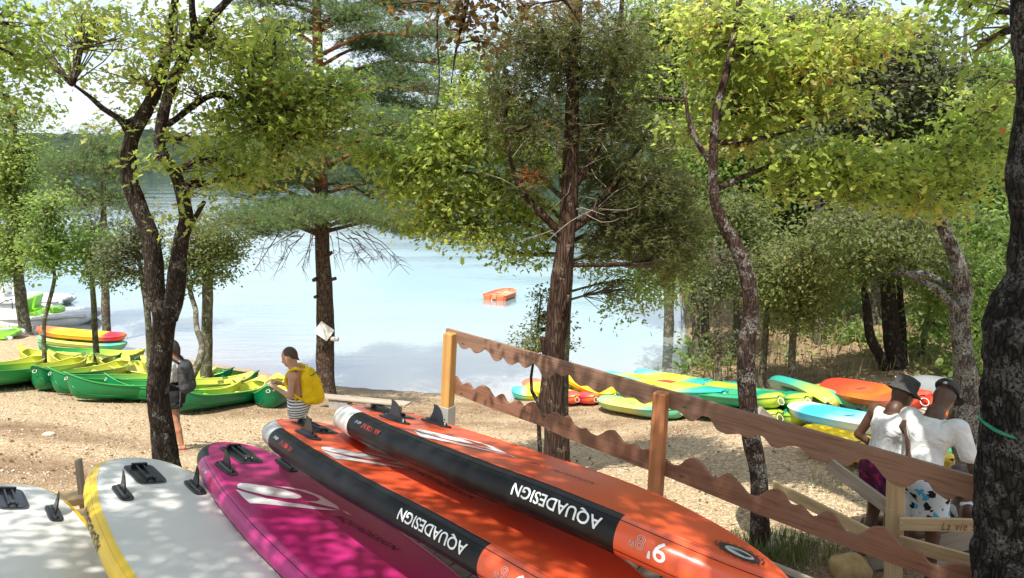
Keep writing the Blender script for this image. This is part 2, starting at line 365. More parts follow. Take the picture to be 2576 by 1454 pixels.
M['canoe_a'] = tworamp('green_to_yellow_plastic', [(0, GD), (.42, (.01, .26, .06)), (.62, LI), (.85, OL), (1, OL)])
M['canoe_a_in'] = tworamp('green_to_yellow_inner_plastic', [(0, GM), (.35, GM), (.58, LI), (.8, YE), (1, YE)])
M['canoe_b'] = tworamp('yellow_to_teal_plastic', [(0, OL), (.35, OL), (.6, LI), (.82, (.0, .30, .15)), (1, (.0, .30, .17))])
M['canoe_b_in'] = tworamp('yellow_to_green_inner_plastic', [(0, YE), (.5, YE), (.75, LI), (1, GM)])
M['canoe_c'] = tworamp('dark_green_plastic', [(0, (.0, .12, .045)), (.7, (.004, .18, .06)), (1, (.02, .26, .07))])
M['kyt'] = tworamp('teal_yellow_kayak_plastic', [(0, (.03, .52, .45)), (.14, (.10, .62, .45)), (.3, (.62, .72, .04)), (.68, (.66, .70, .05)), (.86, (.04, .42, .30)), (1, (.02, .38, .30))], L=3.6)
M['kry'] = tworamp('red_yellow_kayak_plastic', [(0, (.72, .10, .05)), (.16, (.75, .16, .05)), (.3, (.80, .55, .02)), (.7, (.82, .50, .02)), (.82, (.74, .03, .06)), (.93, (.70, .02, .05)), (1, (.78, .20, .04))], L=3.6)
M['kgy'] = tworamp('green_lime_kayak_plastic', [(0, (.3, .5, .04)), (.25, (.50, .60, .06)), (.42, (.03, .33, .13)), (.915, (.01, .26, .13)), (.955, (.35, .52, .05)), (1, (.42, .55, .05))], L=3.6, alpha_noise=.15)
M['kteal'] = tworamp('teal_kayak_plastic', [(0, (.02, .36, .27)), (.6, (.04, .46, .36)), (.85, (.3, .5, .1)), (1, (.5, .5, .06))], L=3.6)
M['kgold'] = tworamp('golden_kayak_plastic', [(0, (.50, .38, .05)), (1, (.62, .44, .04))], L=3.6)
M['kred'] = tworamp('red_orange_kayak_plastic', [(0, (.78, .05, .03)), (.35, (.80, .08, .03)), (.6, (.85, .22, .03)), (1, (.80, .07, .04))], L=3.6)
M['kwb'] = tworamp('white_blue_kayak_plastic', [(0, (.72, .76, .76)), (.10, (.70, .74, .76)), (.18, (.04, .42, .70)), (.34, (.06, .48, .72)), (.5, (.50, .68, .62)), (.8, (.62, .70, .60)), (1, (.7, .1, .06))], L=3.6)
M['kyel'] = tworamp('yellow_kayak_plastic', [(0, (.82, .58, .01)), (1, (.80, .52, .01))], L=3.6)
M['kpale'] = tworamp('pale_lime_kayak_plastic', [(0, (.12, .45, .30)), (.25, (.42, .56, .12)), (.6, (.52, .52, .12)), (.85, (.05, .42, .32)), (1, (.15, .45, .25))], L=3.6)
M['skin_light'] = plain('light_skin', (.50, .28, .19), .5, .08, 5, 0, .35); M['skin_dark'] = plain('dark_skin', (.085, .040, .024), .42, .15, 5, 0, .45)
M['skin_tan'] = plain('tanned_skin', (.42, .20, .12), .5, .08, 5, 0, .35)
M['hair'] = plain('brown_hair', (.065, .032, .018), .5, .4, 40, .5); M['hair_dark'] = plain('dark_hair', (.03, .02, .016), .5, .3, 40, .5)
M['tee_white'] = fabric('white_cotton', (.66, .66, .65)); M['black_cloth'] = fabric('black_cloth', (.018, .018, .02)); M['grey_cloth'] = fabric('dark_grey_cloth', (.07, .075, .075))
M['pack_yellow'] = fabric('yellow_nylon', (.80, .52, .012)); M['pack_grey'] = fabric('grey_nylon', (.05, .052, .055)); M['eye'] = plain('dark_eye', (.02, .015, .012), .2); M['pinkcloth'] = fabric('pink_rubber', (.7, .12, .25))
def stripes():
    b = NB('striped_jersey'); c = b.n('ShaderNodeTexCoord'); s = b.n('ShaderNodeSeparateXYZ'); b.l(c.outputs['Object'], s.inputs[0])
    wv = b.n('ShaderNodeMath', operation='SINE'); a = b.n('ShaderNodeMath', operation='MULTIPLY'); a.inputs[1].default_value = 2 * pi / .034; b.l(s.outputs[2], a.inputs[0]); b.l(a.outputs[0], wv.inputs[0])
    col = b.ramp(wv.outputs[0], [(.30, (.68, .67, .65)), (.34, (.03, .03, .05))], 'CONSTANT')
    m = b.n('ShaderNodeMath', operation='MULTIPLY_ADD'); m.inputs[1].default_value = .5; m.inputs[2].default_value = .5; b.l(wv.outputs[0], m.inputs[0])
    col = b.ramp(m.outputs[0], [(0, (.68, .67, .65)), (.66, (.68, .67, .65)), (.72, (.03, .03, .05)), (1, (.03, .03, .05))])
    return b.bsdf(col, .85, b.bump(b.noise(b.coord(), 9, 3), .4, .02), .2)
M['striped'] = stripes()
def floral(name, base, c1, c2, sc_=16):
    b = NB(name); c = b.coord(); v = b.n('ShaderNodeTexVoronoi'); v.inputs['Scale'].default_value = sc_; 
    nz = b.n('ShaderNodeTexNoise'); nz.inputs['Scale'].default_value = 22; b.l(c, nz.inputs['Vector'])
    vm = b.n('ShaderNodeVectorMath', operation='MULTIPLY_ADD'); b.l(nz.outputs['Color'], vm.inputs[0]); vm.inputs[1].default_value = (.09, .09, .09); b.l(c, vm.inputs[2]); b.l(vm.outputs[0], v.inputs['Vector'])
    hs = b.n('ShaderNodeSeparateXYZ'); b.l(v.outputs['Color'], hs.inputs[0])
    petals = b.ramp(v.outputs['Distance'], [(.50, (1, 1, 1)), (.56, (0, 0, 0))])
    which = b.ramp(hs.outputs[0], [(.0, c1), (.42, c2), (.70, base)], 'CONSTANT')
    return b.bsdf(b.mix(petals, base, which), .85, b.bump(b.noise(c, 9, 3), .4, .02), .2)
M['floral'] = floral('floral_swim_cloth', (.55, .58, .62), (.012, .014, .02), (.05, .35, .60))
M['purple'] = floral('purple_swim_cloth', (.10, .012, .05), (.03, .01, .05), (.28, .02, .10))
M['cap_grey'] = fabric('dark_cap_cloth', (.055, .055, .052)); M['shade'] = plain('dark_sunglass', (.01, .01, .01), .1)
M['tarp'] = plain('greyish_white_hull', (.20, .215, .215), .35, .12, 2, .05, .5, dirt=.25)

# ================================================================ THE SETTING
def grid_mesh(name, xs, ys, zf, m, attrs=None, kind='structure', smooth=True):
    X, Y = np.meshgrid(xs, ys); Z = zf(X, Y); n, k = X.shape
    V = np.stack([X, Y, Z], -1).reshape(-1, 3); i = np.arange(n * k).reshape(n, k)
    F = np.stack([i[:-1, :-1], i[:-1, 1:], i[1:, 1:], i[1:, :-1]], -1).reshape(-1, 4)
    o = npmesh(name, V, F, m, None, smooth)
    for an, fn in (attrs or {}).items():
        a = o.data.attributes.new(an, 'FLOAT', 'POINT'); a.data.foreach_set('value', np.ascontiguousarray(fn(X, Y).ravel(), np.float32))
    return tagp(o, kind=kind)
def vnoise(X, Y, f, seed=0):
    """cheap smooth value noise"""
    r = np.random.default_rng(seed); T = r.random((256, 256)); x = X * f; y = Y * f
    xi = np.floor(x).astype(int); yi = np.floor(y).astype(int); u = x - xi; v = y - yi; u = u * u * (3 - 2 * u); v = v * v * (3 - 2 * v)
    g = lambda a, b: T[a % 256, b % 256]
    return (g(xi, yi) * (1 - u) + g(xi + 1, yi) * u) * (1 - v) + (g(xi, yi + 1) * (1 - u) + g(xi + 1, yi + 1) * u) * v
def zground(X, Y):
    return terr(X, Y) + (vnoise(X, Y, 1.1, 1) - .5) * .07 + (vnoise(X, Y, 4.3, 2) - .5) * .025
xs = np.concatenate([np.linspace(-420, -34, 18), np.arange(-32, 34, .28), np.linspace(36, 420, 18)])
ys = np.concatenate([np.linspace(-80, 2, 14), np.arange(2.3, 30, .25), np.linspace(31, 120, 30), np.linspace(130, 420, 12)])
soil_shade_spots = [(G(985, 1045), 2.6, 1.2), (G(1200, 1030), 2.8, 1.1), (G(1460, 1070), 2.3, .8), (G(1700, 1085), 1.3, .5), (G(60, 1180), 1.6, .7), (G(40, 1080), 2.2, .5), (G(830, 1010), 1.5, .8),  # brown earth patches; those near the trees paint their crown shadows into the ground
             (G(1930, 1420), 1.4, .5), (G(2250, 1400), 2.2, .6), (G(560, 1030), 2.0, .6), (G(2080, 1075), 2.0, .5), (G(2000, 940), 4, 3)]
def soil_shade_f(X, Y):
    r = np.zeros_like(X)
    for p, a, b in soil_shade_spots:
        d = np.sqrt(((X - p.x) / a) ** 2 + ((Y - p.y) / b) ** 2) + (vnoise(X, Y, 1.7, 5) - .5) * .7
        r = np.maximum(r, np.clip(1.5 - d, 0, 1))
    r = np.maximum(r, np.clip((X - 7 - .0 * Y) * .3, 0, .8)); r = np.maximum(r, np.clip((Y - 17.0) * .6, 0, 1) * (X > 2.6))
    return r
def wetf(X, Y): return np.clip(1 - (np.interp(X, SHX, SHY) - Y) / .9, 0, 1) * .8
ground = grid_mesh('ground', xs, ys, zground, M['ground'], {'soil': soil_shade_f, 'wet': wetf})
xs2 = np.concatenate([np.linspace(-500, -40, 14), np.linspace(-36, 40, 90), np.linspace(44, 500, 14)])
ys2 = np.concatenate([np.linspace(8, 60, 90), np.linspace(64, 480, 30)])
water = grid_mesh('water', xs2, ys2, lambda X, Y: np.full_like(X, WATER_Z), M['water'],
                  {'depth': lambda X, Y: np.clip(np.clip((Y - np.interp(X, SHX, SHY)) / 46, 0, 1) ** .8 + np.clip((X - 2.5 - np.abs(Y - 16) * .0) * .12, 0, .06) * (Y > 15), 0, 1)})
# far shore: forested hills, built on bearings round the lake
az_px = np.linspace(-2600, 5200, 420)
def hill_prof(px):
    return np.interp(px, [-2600, -400, 60, 120, 200, 260, 420, 620, 820, 940, 1010, 1100, 1230, 1400, 1800, 2600, 5200],
                     [60, 58, 64, 66, 58, 50, 62, 58, 60, 66, 78, 104, 128, 150, 175, 190, 190])
def hill_dist(px): return np.interp(px, [-2600, 0, 700, 1000, 1400, 2600, 5200], [330, 320, 300, 240, 190, 150, 140])
rows = np.concatenate([[-.06], np.linspace(0, 1, 30), np.linspace(1.05, 2.2, 8)])
V = []
for r_ in rows:
    for px in az_px:
        a = math.atan((px - 1288) / FPX); D0 = float(hill_dist(px)); top = float(hill_prof(px)) / FPX * (D0 + 55) + 4
        d = D0 + r_ * 55 + 8 * noise.noise(Vector((px * .01, r_ * 3, 4)))
        x = d * math.tan(a); y = d
        h = WATER_Z - 1 + (top + 3) * min(1, max(0, r_)) ** .75 + (max(0, r_ - 1) * -6)
        b = noise.noise(Vector((x * .16, y * .16, 1))) * 2.4 + noise.noise(Vector((x * .45, y * .45, 7))) * 1.6 + noise.noise(Vector((x * .03, y * .03, 9))) * 5
        V.append((x, y, h + (b if r_ > .03 else 0)))
n, k = len(rows), len(az_px); i = np.arange(n * k).reshape(n, k)
F = np.stack([i[:-1, :-1], i[:-1, 1:], i[1:, 1:], i[1:, :-1]], -1).reshape(-1, 4)
hill = npmesh('hills', np.array(V), F, M['hill'], None, True); tagp(hill, kind='structure')

# gravel: the 300 largest-looking stones one by one, the rest as one loose layer
def stone_vf(seed, n=1):
    bm = bmesh.new(); bmesh.ops.create_icosphere(bm, subdivisions=1, radius=1)
    for v in bm.verts: v.co *= 1 + .35 * noise.noise(v.co * 1.3 + Vector((seed * 3.1, 0, 0))); v.co.z *= .5; v.co.y *= .75
    V = np.array([v.co[:] for v in bm.verts]); F = np.array([[v.index for v in f.verts] for f in bm.faces]); bm.free(); return V, F
stone_me = []
for s in range(4):
    V, F = stone_vf(s); o = npmesh('stone', V, F, M['stone'], ground, True); stone_me.append(o)
def onshore(x, y): return y < np.interp(x, SHX, SHY) - .3
cnt = 0; pro = stone_me[:]
while cnt < 296:
    px = random.uniform(-40, 2500); py = random.uniform(1020, 1440) if random.random() < .6 else random.uniform(1150, 1300)
    if px > 1650 and random.random() < .3: continue
    p = G(px, py)
    if p.y > 15 or not onshore(p.x, p.y): continue
    o = pro[cnt % 4] if cnt < 4 else pro[cnt % 4].copy()
    if cnt >= 4: C.objects.link(o); o.parent = ground
    s = random.uniform(.014, .032) * (1.5 if random.random() < .08 else 1)
    o.location = (p.x, p.y, float(zground(np.array(p.x), np.array(p.y))) + s * .2); o.scale = (s, s, s * random.uniform(.7, 1.2)); o.rotation_euler = (random.uniform(-.2, .2), random.uniform(-.2, .2), random.uniform(0, 6.3)); cnt += 1
def scatter(V0, F0, P, S, ang, tilt, name, m, parent, tint=None, tbase=None, smooth=False, kind=None):
    """copies of a small shape as one mesh; tilt = per-copy 3x3 matrices or None"""
    n = len(P)
    if tilt is None:
        ca, sa = np.cos(ang), np.sin(ang); z = np.zeros(n); o1 = np.ones(n)
        Rm = np.stack([np.stack([ca, -sa, z], -1), np.stack([sa, ca, z], -1), np.stack([z, z, o1], -1)], 1)
    else: Rm = tilt
    W = np.einsum('nij,vj->nvi', Rm, V0) * (S[:, None, None] if S.ndim == 1 else S[:, None, :]) + P[:, None, :]
    F = (F0[None] + (np.arange(n) * len(V0))[:, None, None]).reshape(-1, F0.shape[1])
    tt = None if tint is None else np.repeat(tint, len(V0))
    o = npmesh(name, W.reshape(-1, 3), F, m, parent, smooth, tt)
    if kind: o['kind'] = kind
    return o
n = 15000; yy = 4.5 + 17 * rng.random(n) ** 1.15; xx = (rng.random(n) - .5) * 1.75 * yy + rng.normal(0, .3, n)
k = onshore(xx, yy) & (xx < 9); xx = xx[k]; yy = yy[k]
OV = np.array([(1, 0, 0), (0, .7, 0), (-1, 0, 0), (0, -.7, 0), (.1, 0, .5), (0, .1, -.4)], float); OF = np.array([(0, 1, 4), (1, 2, 4), (2, 3, 4), (3, 0, 4), (1, 0, 5), (2, 1, 5), (3, 2, 5), (0, 3, 5)])
P_ = np.stack([xx, yy, zground(xx, yy) + .003], -1)
scatter(OV, OF, P_, rng.uniform(.008, .022, len(xx)) * (1 + yy * .02), rng.random(len(xx)) * 6.3, None, 'gravel', M['stone'], ground, kind='stuff')
# fallen leaves
n = 2600; yy = 4.5 + 13 * rng.random(n); xx = (rng.random(n) - .5) * 1.5 * yy; k = onshore(xx, yy); xx = xx[k]; yy = yy[k]
LV_ = np.array([(0, 0, 0), (.5, -.28, .10), (1, 0, .02), (.5, .28, .12)], float)
LIT = (LV_, np.array([(0, 1, 2), (0, 2, 3)]), np.stack([xx, yy, zground(xx, yy) + .012], -1))
# dry and green grass
def rotm(az, tilt, roll=None):
    n = len(az); ca, sa, ct, st = np.cos(az), np.sin(az), np.cos(tilt), np.sin(tilt); z = np.zeros(n); o1 = np.ones(n)
    Rz = np.stack([np.stack([ca, -sa, z], -1), np.stack([sa, ca, z], -1), np.stack([z, z, o1], -1)], 1)
    Ry = np.stack([np.stack([ct, z, st], -1), np.stack([z, o1, z], -1), np.stack([-st, z, ct], -1)], 1)
    Mx = Rz @ Ry
    if roll is not None:
        cr, sr = np.cos(roll), np.sin(roll)
        Rx = np.stack([np.stack([o1, z, z], -1), np.stack([z, cr, -sr], -1), np.stack([z, sr, cr], -1)], 1); Mx = Mx @ Rx
    return Mx
BV = np.array([(-.03, 0, 0), (.03, 0, 0), (.0, 0.02, .6), (.12, 0.1, 1)], float); BF = np.array([(0, 1, 2), (0, 2, 3)])
n = len(xx); litter = scatter(LIT[0], LIT[1], LIT[2], rng.uniform(.035, .075, n), None, rotm(rng.random(n) * 6.3, rng.normal(0, .25, n), rng.normal(0, .3, n)), 'leaf_litter', M['brownleaf'], ground, rng.random(n), kind='stuff')
gp = []
def tuft(px, py, rx, n, h, tint, dz=0):
    c = G(px, py)
    for _ in range(n):
        a = random.random() * 6.3; r = random.random() ** .6 * rx; x = c.x + cos(a) * r; y = c.y + sin(a) * r * .8
        gp.append((x, y, tz(x, y) - .01, h * random.uniform(.4, 1.1), min(1, max(0, tint + random.uniform(-.25, .25)))))
for a in [(1930, 1395, .42, 420, .24, .12), (1990, 1425, .38, 300, .22, .2), (1880, 1370, .3, 160, .16, .3), (2060, 1400, .4, 120, .18, .5), (2110, 1220, .5, 260, .16, .45), (2080, 1260, .7, 200, .1, .7), (1850, 1290, .8, 240, .08, .75),
          (1760, 1240, .8, 160, .07, .8), (1480, 1060, 1.0, 260, .09, .2), (1380, 1030, 1.0, 200, .1, .3), (1360, 1010, .8, 150, .12, .6), (60, 985, 1.6, 420, .12, .55), (180, 1010, 1.2, 240, .1, .6), (470, 1040, 1.3, 300, .1, .5), (600, 1030, 1.5, 300, .09, .5), (830, 1040, 1.0, 300, .1, .45),
          (730, 1035, 1.2, 240, .09, .5), (2200, 1100, 1.2, 300, .12, .5), (2050, 1075, 1.2, 260, .14, .3), (1960, 1060, .8, 240, .16, .15), (2400, 1150, .9, 200, .12, .35), (70, 830, 1.2, 200, .3, .2), (1180, 1380, .2, 8, .1, .5), (1570, 1160, .8, 120, .06, .7), (250, 1120, .5, 20, .15, .9), (2180, 1330, .9, 260, .1, .6), (2280, 1430, .6, 150, .12, .6), (1800, 1120, 2.0, 260, .05, .85)]: tuft(*a)
for _ in range(5200):                      # scattered dry blades and bank growth
    y = random.uniform(6, 16); x = (random.random() - .5) * 1.5 * y
    if onshore(x, y) and noise.noise(Vector((x * .5, y * .5, 3))) > .02: gp.append((x, y, tz(x, y) - .01, random.uniform(.03, .08), random.uniform(.5, 1)))
for _ in range(9000):
    x = random.uniform(4.5, 22); y = random.uniform(18, 38)
    if y < np.interp(x, SHX, SHY): gp.append((x, y, tz(x, y) - .02, random.uniform(.2, .7), random.uniform(.1, .95)))
gp = np.array(gp); n = len(gp)
scatter(BV * np.array([.35, 1, 1]), BF, gp[:, :3], gp[:, 3], None, rotm(rng.random(n) * 6.3, rng.normal(0, .35, n)), 'grass', M['grass'], None, gp[:, 4], kind='stuff')

# ================================================================ PADDLE BOARDS
OS = [0, .006, .02, .05, .12, .25, .42, .6, .75, .87, .94, .98, .995, 1]; OH = [0, .26, .44, .58, .74, .90, .99, 1.0, .92, .74, .53, .30, .14, 0]
class Board:
    def __init__(s, name, label, pos, rot, L, W, T, ta, nb, group):
        s.L, s.W, s.T, s.r = L, W, T, T / 2; s.H = [h ** (ta if q < .5 else nb) for q, h in zip(OS, OH)]
        s.root = empty(name, pos, 0, label, 'paddle board', group)
        yaw, pit, rol = [R(a) for a in rot]
        s.root.rotation_euler = (Matrix.Rotation(yaw, 3, 'Z') @ Matrix.Rotation(pit, 3, 'Y') @ Matrix.Rotation(rol, 3, 'X')).to_euler()
        th = np.linspace(0, pi, 90); u = (1 - np.cos(th)) / 2; us = np.linspace(0, 1, 400)
        hw = np.interp(u, OS, s.H); k = np.ones(5) / 5; hw2 = np.convolve(np.pad(hw, 2, mode='edge'), k, 'valid'); hw2[:3] = hw[:3]; hw2[-3:] = hw[-3:]
        hw2[0] = hw2[-1] = 0
        s.u = s.r + u * (L - 2 * s.r); s.w = hw2 * (W / 2 - s.r)
        # loop: near side (-y) from tail to nose, then back on +y
        s.loop = np.concatenate([np.stack([s.u, -s.w], 1), np.stack([s.u, s.w], 1)[::-1][1:-1]])
        d = np.roll(s.loop, -1, 0) - np.roll(s.loop, 1, 0); d /= np.linalg.norm(d, axis=1)[:, None]
        s.nrm = np.stack([d[:, 1], -d[:, 0]], 1)
        if (s.nrm[20] @ np.array([0, -1])) < 0: s.nrm = -s.nrm
        s.na = len(s.u)
    def rock(s, x):
        q = x / s.L; return -(max(0, (q - .6) / .4) ** 2) * .10 - (max(0, (.15 - q) / .15) ** 2) * .02
    def side_pt(s, k, phi, off=0):
        k = k % len(s.loop); i = int(k) % len(s.loop); f = k - int(k); j = (i + 1) % len(s.loop)
        c = s.loop[i] * (1 - f) + s.loop[j] * f; n = s.nrm[i] * (1 - f) + s.nrm[j] * f; n = n / np.linalg.norm(n)
        r = s.r + off; x = c[0] + n[0] * r * sin(phi); y = c[1] + n[1] * r * sin(phi)
        return (x, y, r * cos(phi) + s.rock(x))
    def cap(s, name, z, m, flip=False):
        V = []; F = []; ny = 12
        for u_, w_ in zip(s.u, s.w):
            for j in range(ny + 1):
                y = -w_ + 2 * w_ * j / ny; V.append((u_, y, z + s.rock(u_)))
        for i in range(len(s.u) - 1):
            for j in range(ny):
                a = i * (ny + 1) + j; f = (a, a + ny + 1, a + ny + 2, a + 1); F.append(f[::-1] if flip else f)
        return mesh(name, V, F, m, s.root, True)
    def side(s, name, k0, k1, m, p0=0.0, p1=pi, off=0, n=None, thick=False):
        ks = np.linspace(k0, k1, n or max(3, int(abs(k1 - k0)) + 1)); ph = np.linspace(p0, p1, 15 if not thick else 9); V = []; F = []
        for k in ks:
            for p in ph: V.append(s.side_pt(k, p, off))
        c = len(ph)
        for i in range(len(ks) - 1):
            for j in range(c - 1): F.append((i * c + j, i * c + j + 1, (i + 1) * c + j + 1, (i + 1) * c + j))
        return mesh(name, V, F, m, s.root, True)
    def kx(s, x, sgn=-1):                                      # loop index at length x
        i = float(np.interp(x, s.u, np.arange(s.na))); return i if sgn < 0 else len(s.loop) - i
    def top(s, x, y, off=.0025): return (x, y, s.r + s.rock(x) + off)
    def pix(s, px, py):                                        # board coordinates of a sight line
        mi = Matrix.LocRotScale(s.root.location, s.root.rotation_euler, None).inverted(); o = mi @ EYE; d = mi.to_3x3() @ ray(px, py); z = s.r
        for _ in range(6): q = o + d * ((z - o.z) / d.z); z = s.r + s.rock(q.x)
        return q.x, q.y
    def flat(s, name, poly, m, off=.0025, parent=None, holes=None):
        """a thin print lying on the top panel, poly in board x,y"""
        bm = bmesh.new(); vs = [bm.verts.new((x, y, 0)) for x, y in poly]; f = bm.faces.new(vs)
        bmesh.ops.triangulate(bm, faces=[f])
        for k in np.arange(.1, s.L, .12):
            bmesh.ops.bisect_plane(bm, geom=bm.verts[:] + bm.edges[:] + bm.faces[:], plane_co=(k, 0, 0), plane_no=(1, 0, 0))
        for v in bm.verts: v.co = s.top(v.co.x, v.co.y, off)
        me = bpy.data.meshes.new(name); bm.normal_update()
        if bm.faces and sum(f.normal.z for f in bm.faces) < 0: bmesh.ops.reverse_faces(bm, faces=bm.faces[:])
        bm.to_mesh(me); bm.free(); return link(name, me, m, parent or s.root)
_txt = {}
def text_bm(body, size, shear=0.0, outline=0.0, spacing=1.0, bold=.0):
    cu = bpy.data.curves.new('t', 'FONT'); cu.body = body; cu.size = size; cu.shear = shear; cu.space_character = spacing; cu.offset = bold; cu.resolution_u = 3
    if outline: cu.fill_mode = 'NONE'; cu.bevel_depth = outline; cu.bevel_resolution = 0
    o = bpy.data.objects.new('t', cu); C.objects.link(o); dg = bpy.context.evaluated_depsgraph_get(); dg.update()
    me = bpy.data.meshes.new_from_object(o.evaluated_get(dg)); bpy.data.objects.remove(o); bm = bmesh.new(); bm.from_mesh(me); bpy.data.meshes.remove(me)
    return bm
def text_obj(name, bm, fn, m, parent, cuts_y=0, cuts_x=0, size=.1):
    xs_ = [v.co.x for v in bm.verts]; ys_ = [v.co.y for v in bm.verts]
    for q in range(1, cuts_y): bmesh.ops.bisect_plane(bm, geom=bm.verts[:] + bm.edges[:] + bm.faces[:], plane_co=(0, min(ys_) + (max(ys_) - min(ys_)) * q / cuts_y, 0), plane_no=(0, 1, 0))
    for q in range(1, cuts_x): bmesh.ops.bisect_plane(bm, geom=bm.verts[:] + bm.edges[:] + bm.faces[:], plane_co=(min(xs_) + (max(xs_) - min(xs_)) * q / cuts_x, 0, 0), plane_no=(1, 0, 0))
    for v in bm.verts: v.co = fn(v.co.x, v.co.y)
    me = bpy.data.meshes.new(name); bm.to_mesh(me); bm.free(); return link(name, me, m, parent)
def side_text(B, body, size, x0, phi0, m, flip=True, outline=0, shear=0, spacing=1.0, bold=0, name='lettering', sgn=-1):
    """text on the near rail; upside down in the picture because the boards lie deck down. x0 = where the text starts (nearest the nose)"""
    bm = text_bm(body, size, shear, outline, spacing, bold)
    def fn(tx, ty):
        x = x0 - tx                                             # reads from the nose towards the tail
        return B.side_pt(B.kx(x, sgn), phi0 - ty / B.r * 1.0 if not flip else phi0 + ty / B.r, .003)
    return text_obj(name, bm, fn, m, B.root, 7, 16)
def top_text(B, body, size, x, y, ang, m, shear=.3, spacing=1.1, mirror=False, name='lettering', bold=0):
    bm = text_bm(body, size, shear, 0, spacing, bold); ca, sa = cos(ang), sin(ang)
    def fn(tx, ty): return B.top(x + tx * ca - ty * sa, y + tx * sa + ty * ca, .003)
    return text_obj(name, bm, fn, m, B.root, 0, 8)
def fin_profile(h=.115, l=.12):
    pts = [(0, 0)]
    for i in range(1, 9):                                       # leading edge sweeps back (towards the tail: -x)
        t = i / 8; pts.append((-l * .92 * t ** 1.6, h * sin(t * pi / 2) ** 1.0))
    for i in range(1, 7):
        t = i / 6; pts.append((-l * .92 - l * .0 * t + l * .12 * sin(t * pi) - l * .08 * t, h * (1 - t)))
    return pts
def add_fin(B, x, y, h=.13, l=.14, lean=0, parent_name='fin'):
    base = B.top(x, y, 0)[2]
    f = bpy.data.objects.new(parent_name, None)
    # plate
    V = []; F = []; n = 24; pl, pw = .115, .038
    def ring(sx, sy, z):
        for i in range(n):
            a = 2 * pi * i / n; c, s_ = cos(a), sin(a); ex = math.copysign(abs(c) ** .45, c) * sx; ey = math.copysign(abs(s_) ** .6, s_) * sy
            V.append((x + ex, y + ey, base + z))
    ring(pl, pw, .0); ring(pl, pw, .006); ring(pl * .93, pw * .84, .009); ring(pl * .8, pw * .5, .009); ring(pl * .74, pw * .34, .022)
    for r_ in range(4):
        for i in range(n): j = (i + 1) % n; F.append((r_ * n + i, r_ * n + j, (r_ + 1) * n + j, (r_ + 1) * n + i))
    F.append(tuple(4 * n + i for i in range(n)))
    plate = mesh('fin_box', V, F, M['black_plastic'], B.root, False)
    pr = fin_profile(h, l); n = len(pr); V = []; F = []
    cx = x + l * .45
    for t, in ((-1,), (1,)):
        for px_, pz in pr: th = .006 * (1 - .7 * pz / h); V.append((cx + px_ , y + t * th + lean * pz, base + .015 + pz))
    for i in range(n): j = (i + 1) % n; F.append((i, j, n + j, n + i))
    F.append(tuple(range(n))[::-1]); F.append(tuple(n + i for i in range(n)))
    mesh('fin', V, F, M['black_plastic'], B.root)
def add_finbox(B, x, m=None):
    z = B.top(x, 0, 0)[2]
    pad = B.flat('centre_pad', [(x + .17 * math.copysign(abs(cos(a)) ** .35, cos(a)), .085 * math.copysign(abs(sin(a)) ** .35, sin(a))) for a in np.linspace(0, 2 * pi, 28, endpoint=False)], M['grey_pad'], .004)
    B.flat('pad_edge', [(x + .15 * math.copysign(abs(cos(a)) ** .35, cos(a)), .068 * math.copysign(abs(sin(a)) ** .35, sin(a))) for a in np.linspace(0, 2 * pi, 28, endpoint=False)], M['black_plastic'], .007)
    for s_ in (-1, 1): box('slot_rail', (x - .12, s_ * .02 - .006, z), (x + .12, s_ * .02 + .006, z + .022), M['black_plastic'], B.root, .003)
    box('buckle', (x - .13, -.045, z + .004), (x - .11, .045, z + .028), M['black_plastic'], B.root, .003)
    box('screw_block', (x + .05, -.018, z + .004), (x + .09, .018, z + .018), M['grey_pad'], B.root, .003)
def swoosh(B, anchor, tip, m):
    """the curved ribbon strokes of the emblem: one outline, fitted between an anchor and a tip"""
    src = B2; zz = lambda p: src.pix(p[0] / 2.834, 1071.1 + p[1] / 2.834)
    A = complex(*zz((1690, 425))); T_ = complex(*zz((2425, 606))); a = complex(*anchor); k = (complex(*tip) - a) / (T_ - A)
    shapes = [[(1690, 425), (1710, 412), (1760, 413), (1900, 432), (2040, 460), (2140, 498), (2152, 513), (2120, 522), (2040, 520), (1900, 500), (1760, 465), (1695, 445)],
              [(1682, 457), (1740, 476), (1900, 520), (2050, 548), (2180, 566), (2330, 592), (2425, 606), (2300, 603), (2200, 592), (2000, 572), (1880, 560), (1782, 556), (1735, 515)],
              [(1930, 428), (2060, 440), (2180, 462), (2290, 505), (2400, 572), (2425, 600), (2350, 580), (2250, 555), (2180, 541), (2262, 540), (2284, 528), (2240, 500), (2120, 462)],
              [(2432, 603), (2470, 618), (2505, 640), (2480, 634)]]
    for sh in shapes:
        q = [a + (complex(*zz(p)) - A) * k for p in sh]; B.flat('emblem', [(c.real, c.imag) for c in q], m)
GB = 'inflatable paddle boards lying on the rack'
B4 = Board('paddle_board', 'orange paddle board with white tail cap, topmost of the stack and nearest the fence', (-.963, 4.468, 2.488), (-46.02, -1.9, -17.39), 2.813, .774, .15, 1.178, 1.364, GB)
B3 = Board('paddle_board', "orange paddle board with grey tail cap, between the magenta board and the topmost one", (-1.411, 4.622, 2.352), (-47.04, -1.08, -16.01), 2.887, .779, .14, 1.032, .753, GB)
B2 = Board('paddle_board', 'magenta paddle board with black tail and a big white emblem', (-1.939, 4.873, 2.126), (-48.14, 3.35, -12.62), 3.206, .787, .12, 1.361, 1.0, GB)
B1 = Board('paddle_board', 'white paddle board with broad yellow side showing, beside the magenta board', (-2.434, 4.612, 2.123), (-48.97, 2.32, -12.1), 3.242, .914, .12, 1.312, 1.0, GB)
B0 = Board('paddle_board', "white paddle board at the photo's left edge, half under the other white board", (-3.162, 4.515, 1.992), (-50.95, 2.61, -16.95), 3.103, .842, .12, .781, 1.0, GB)
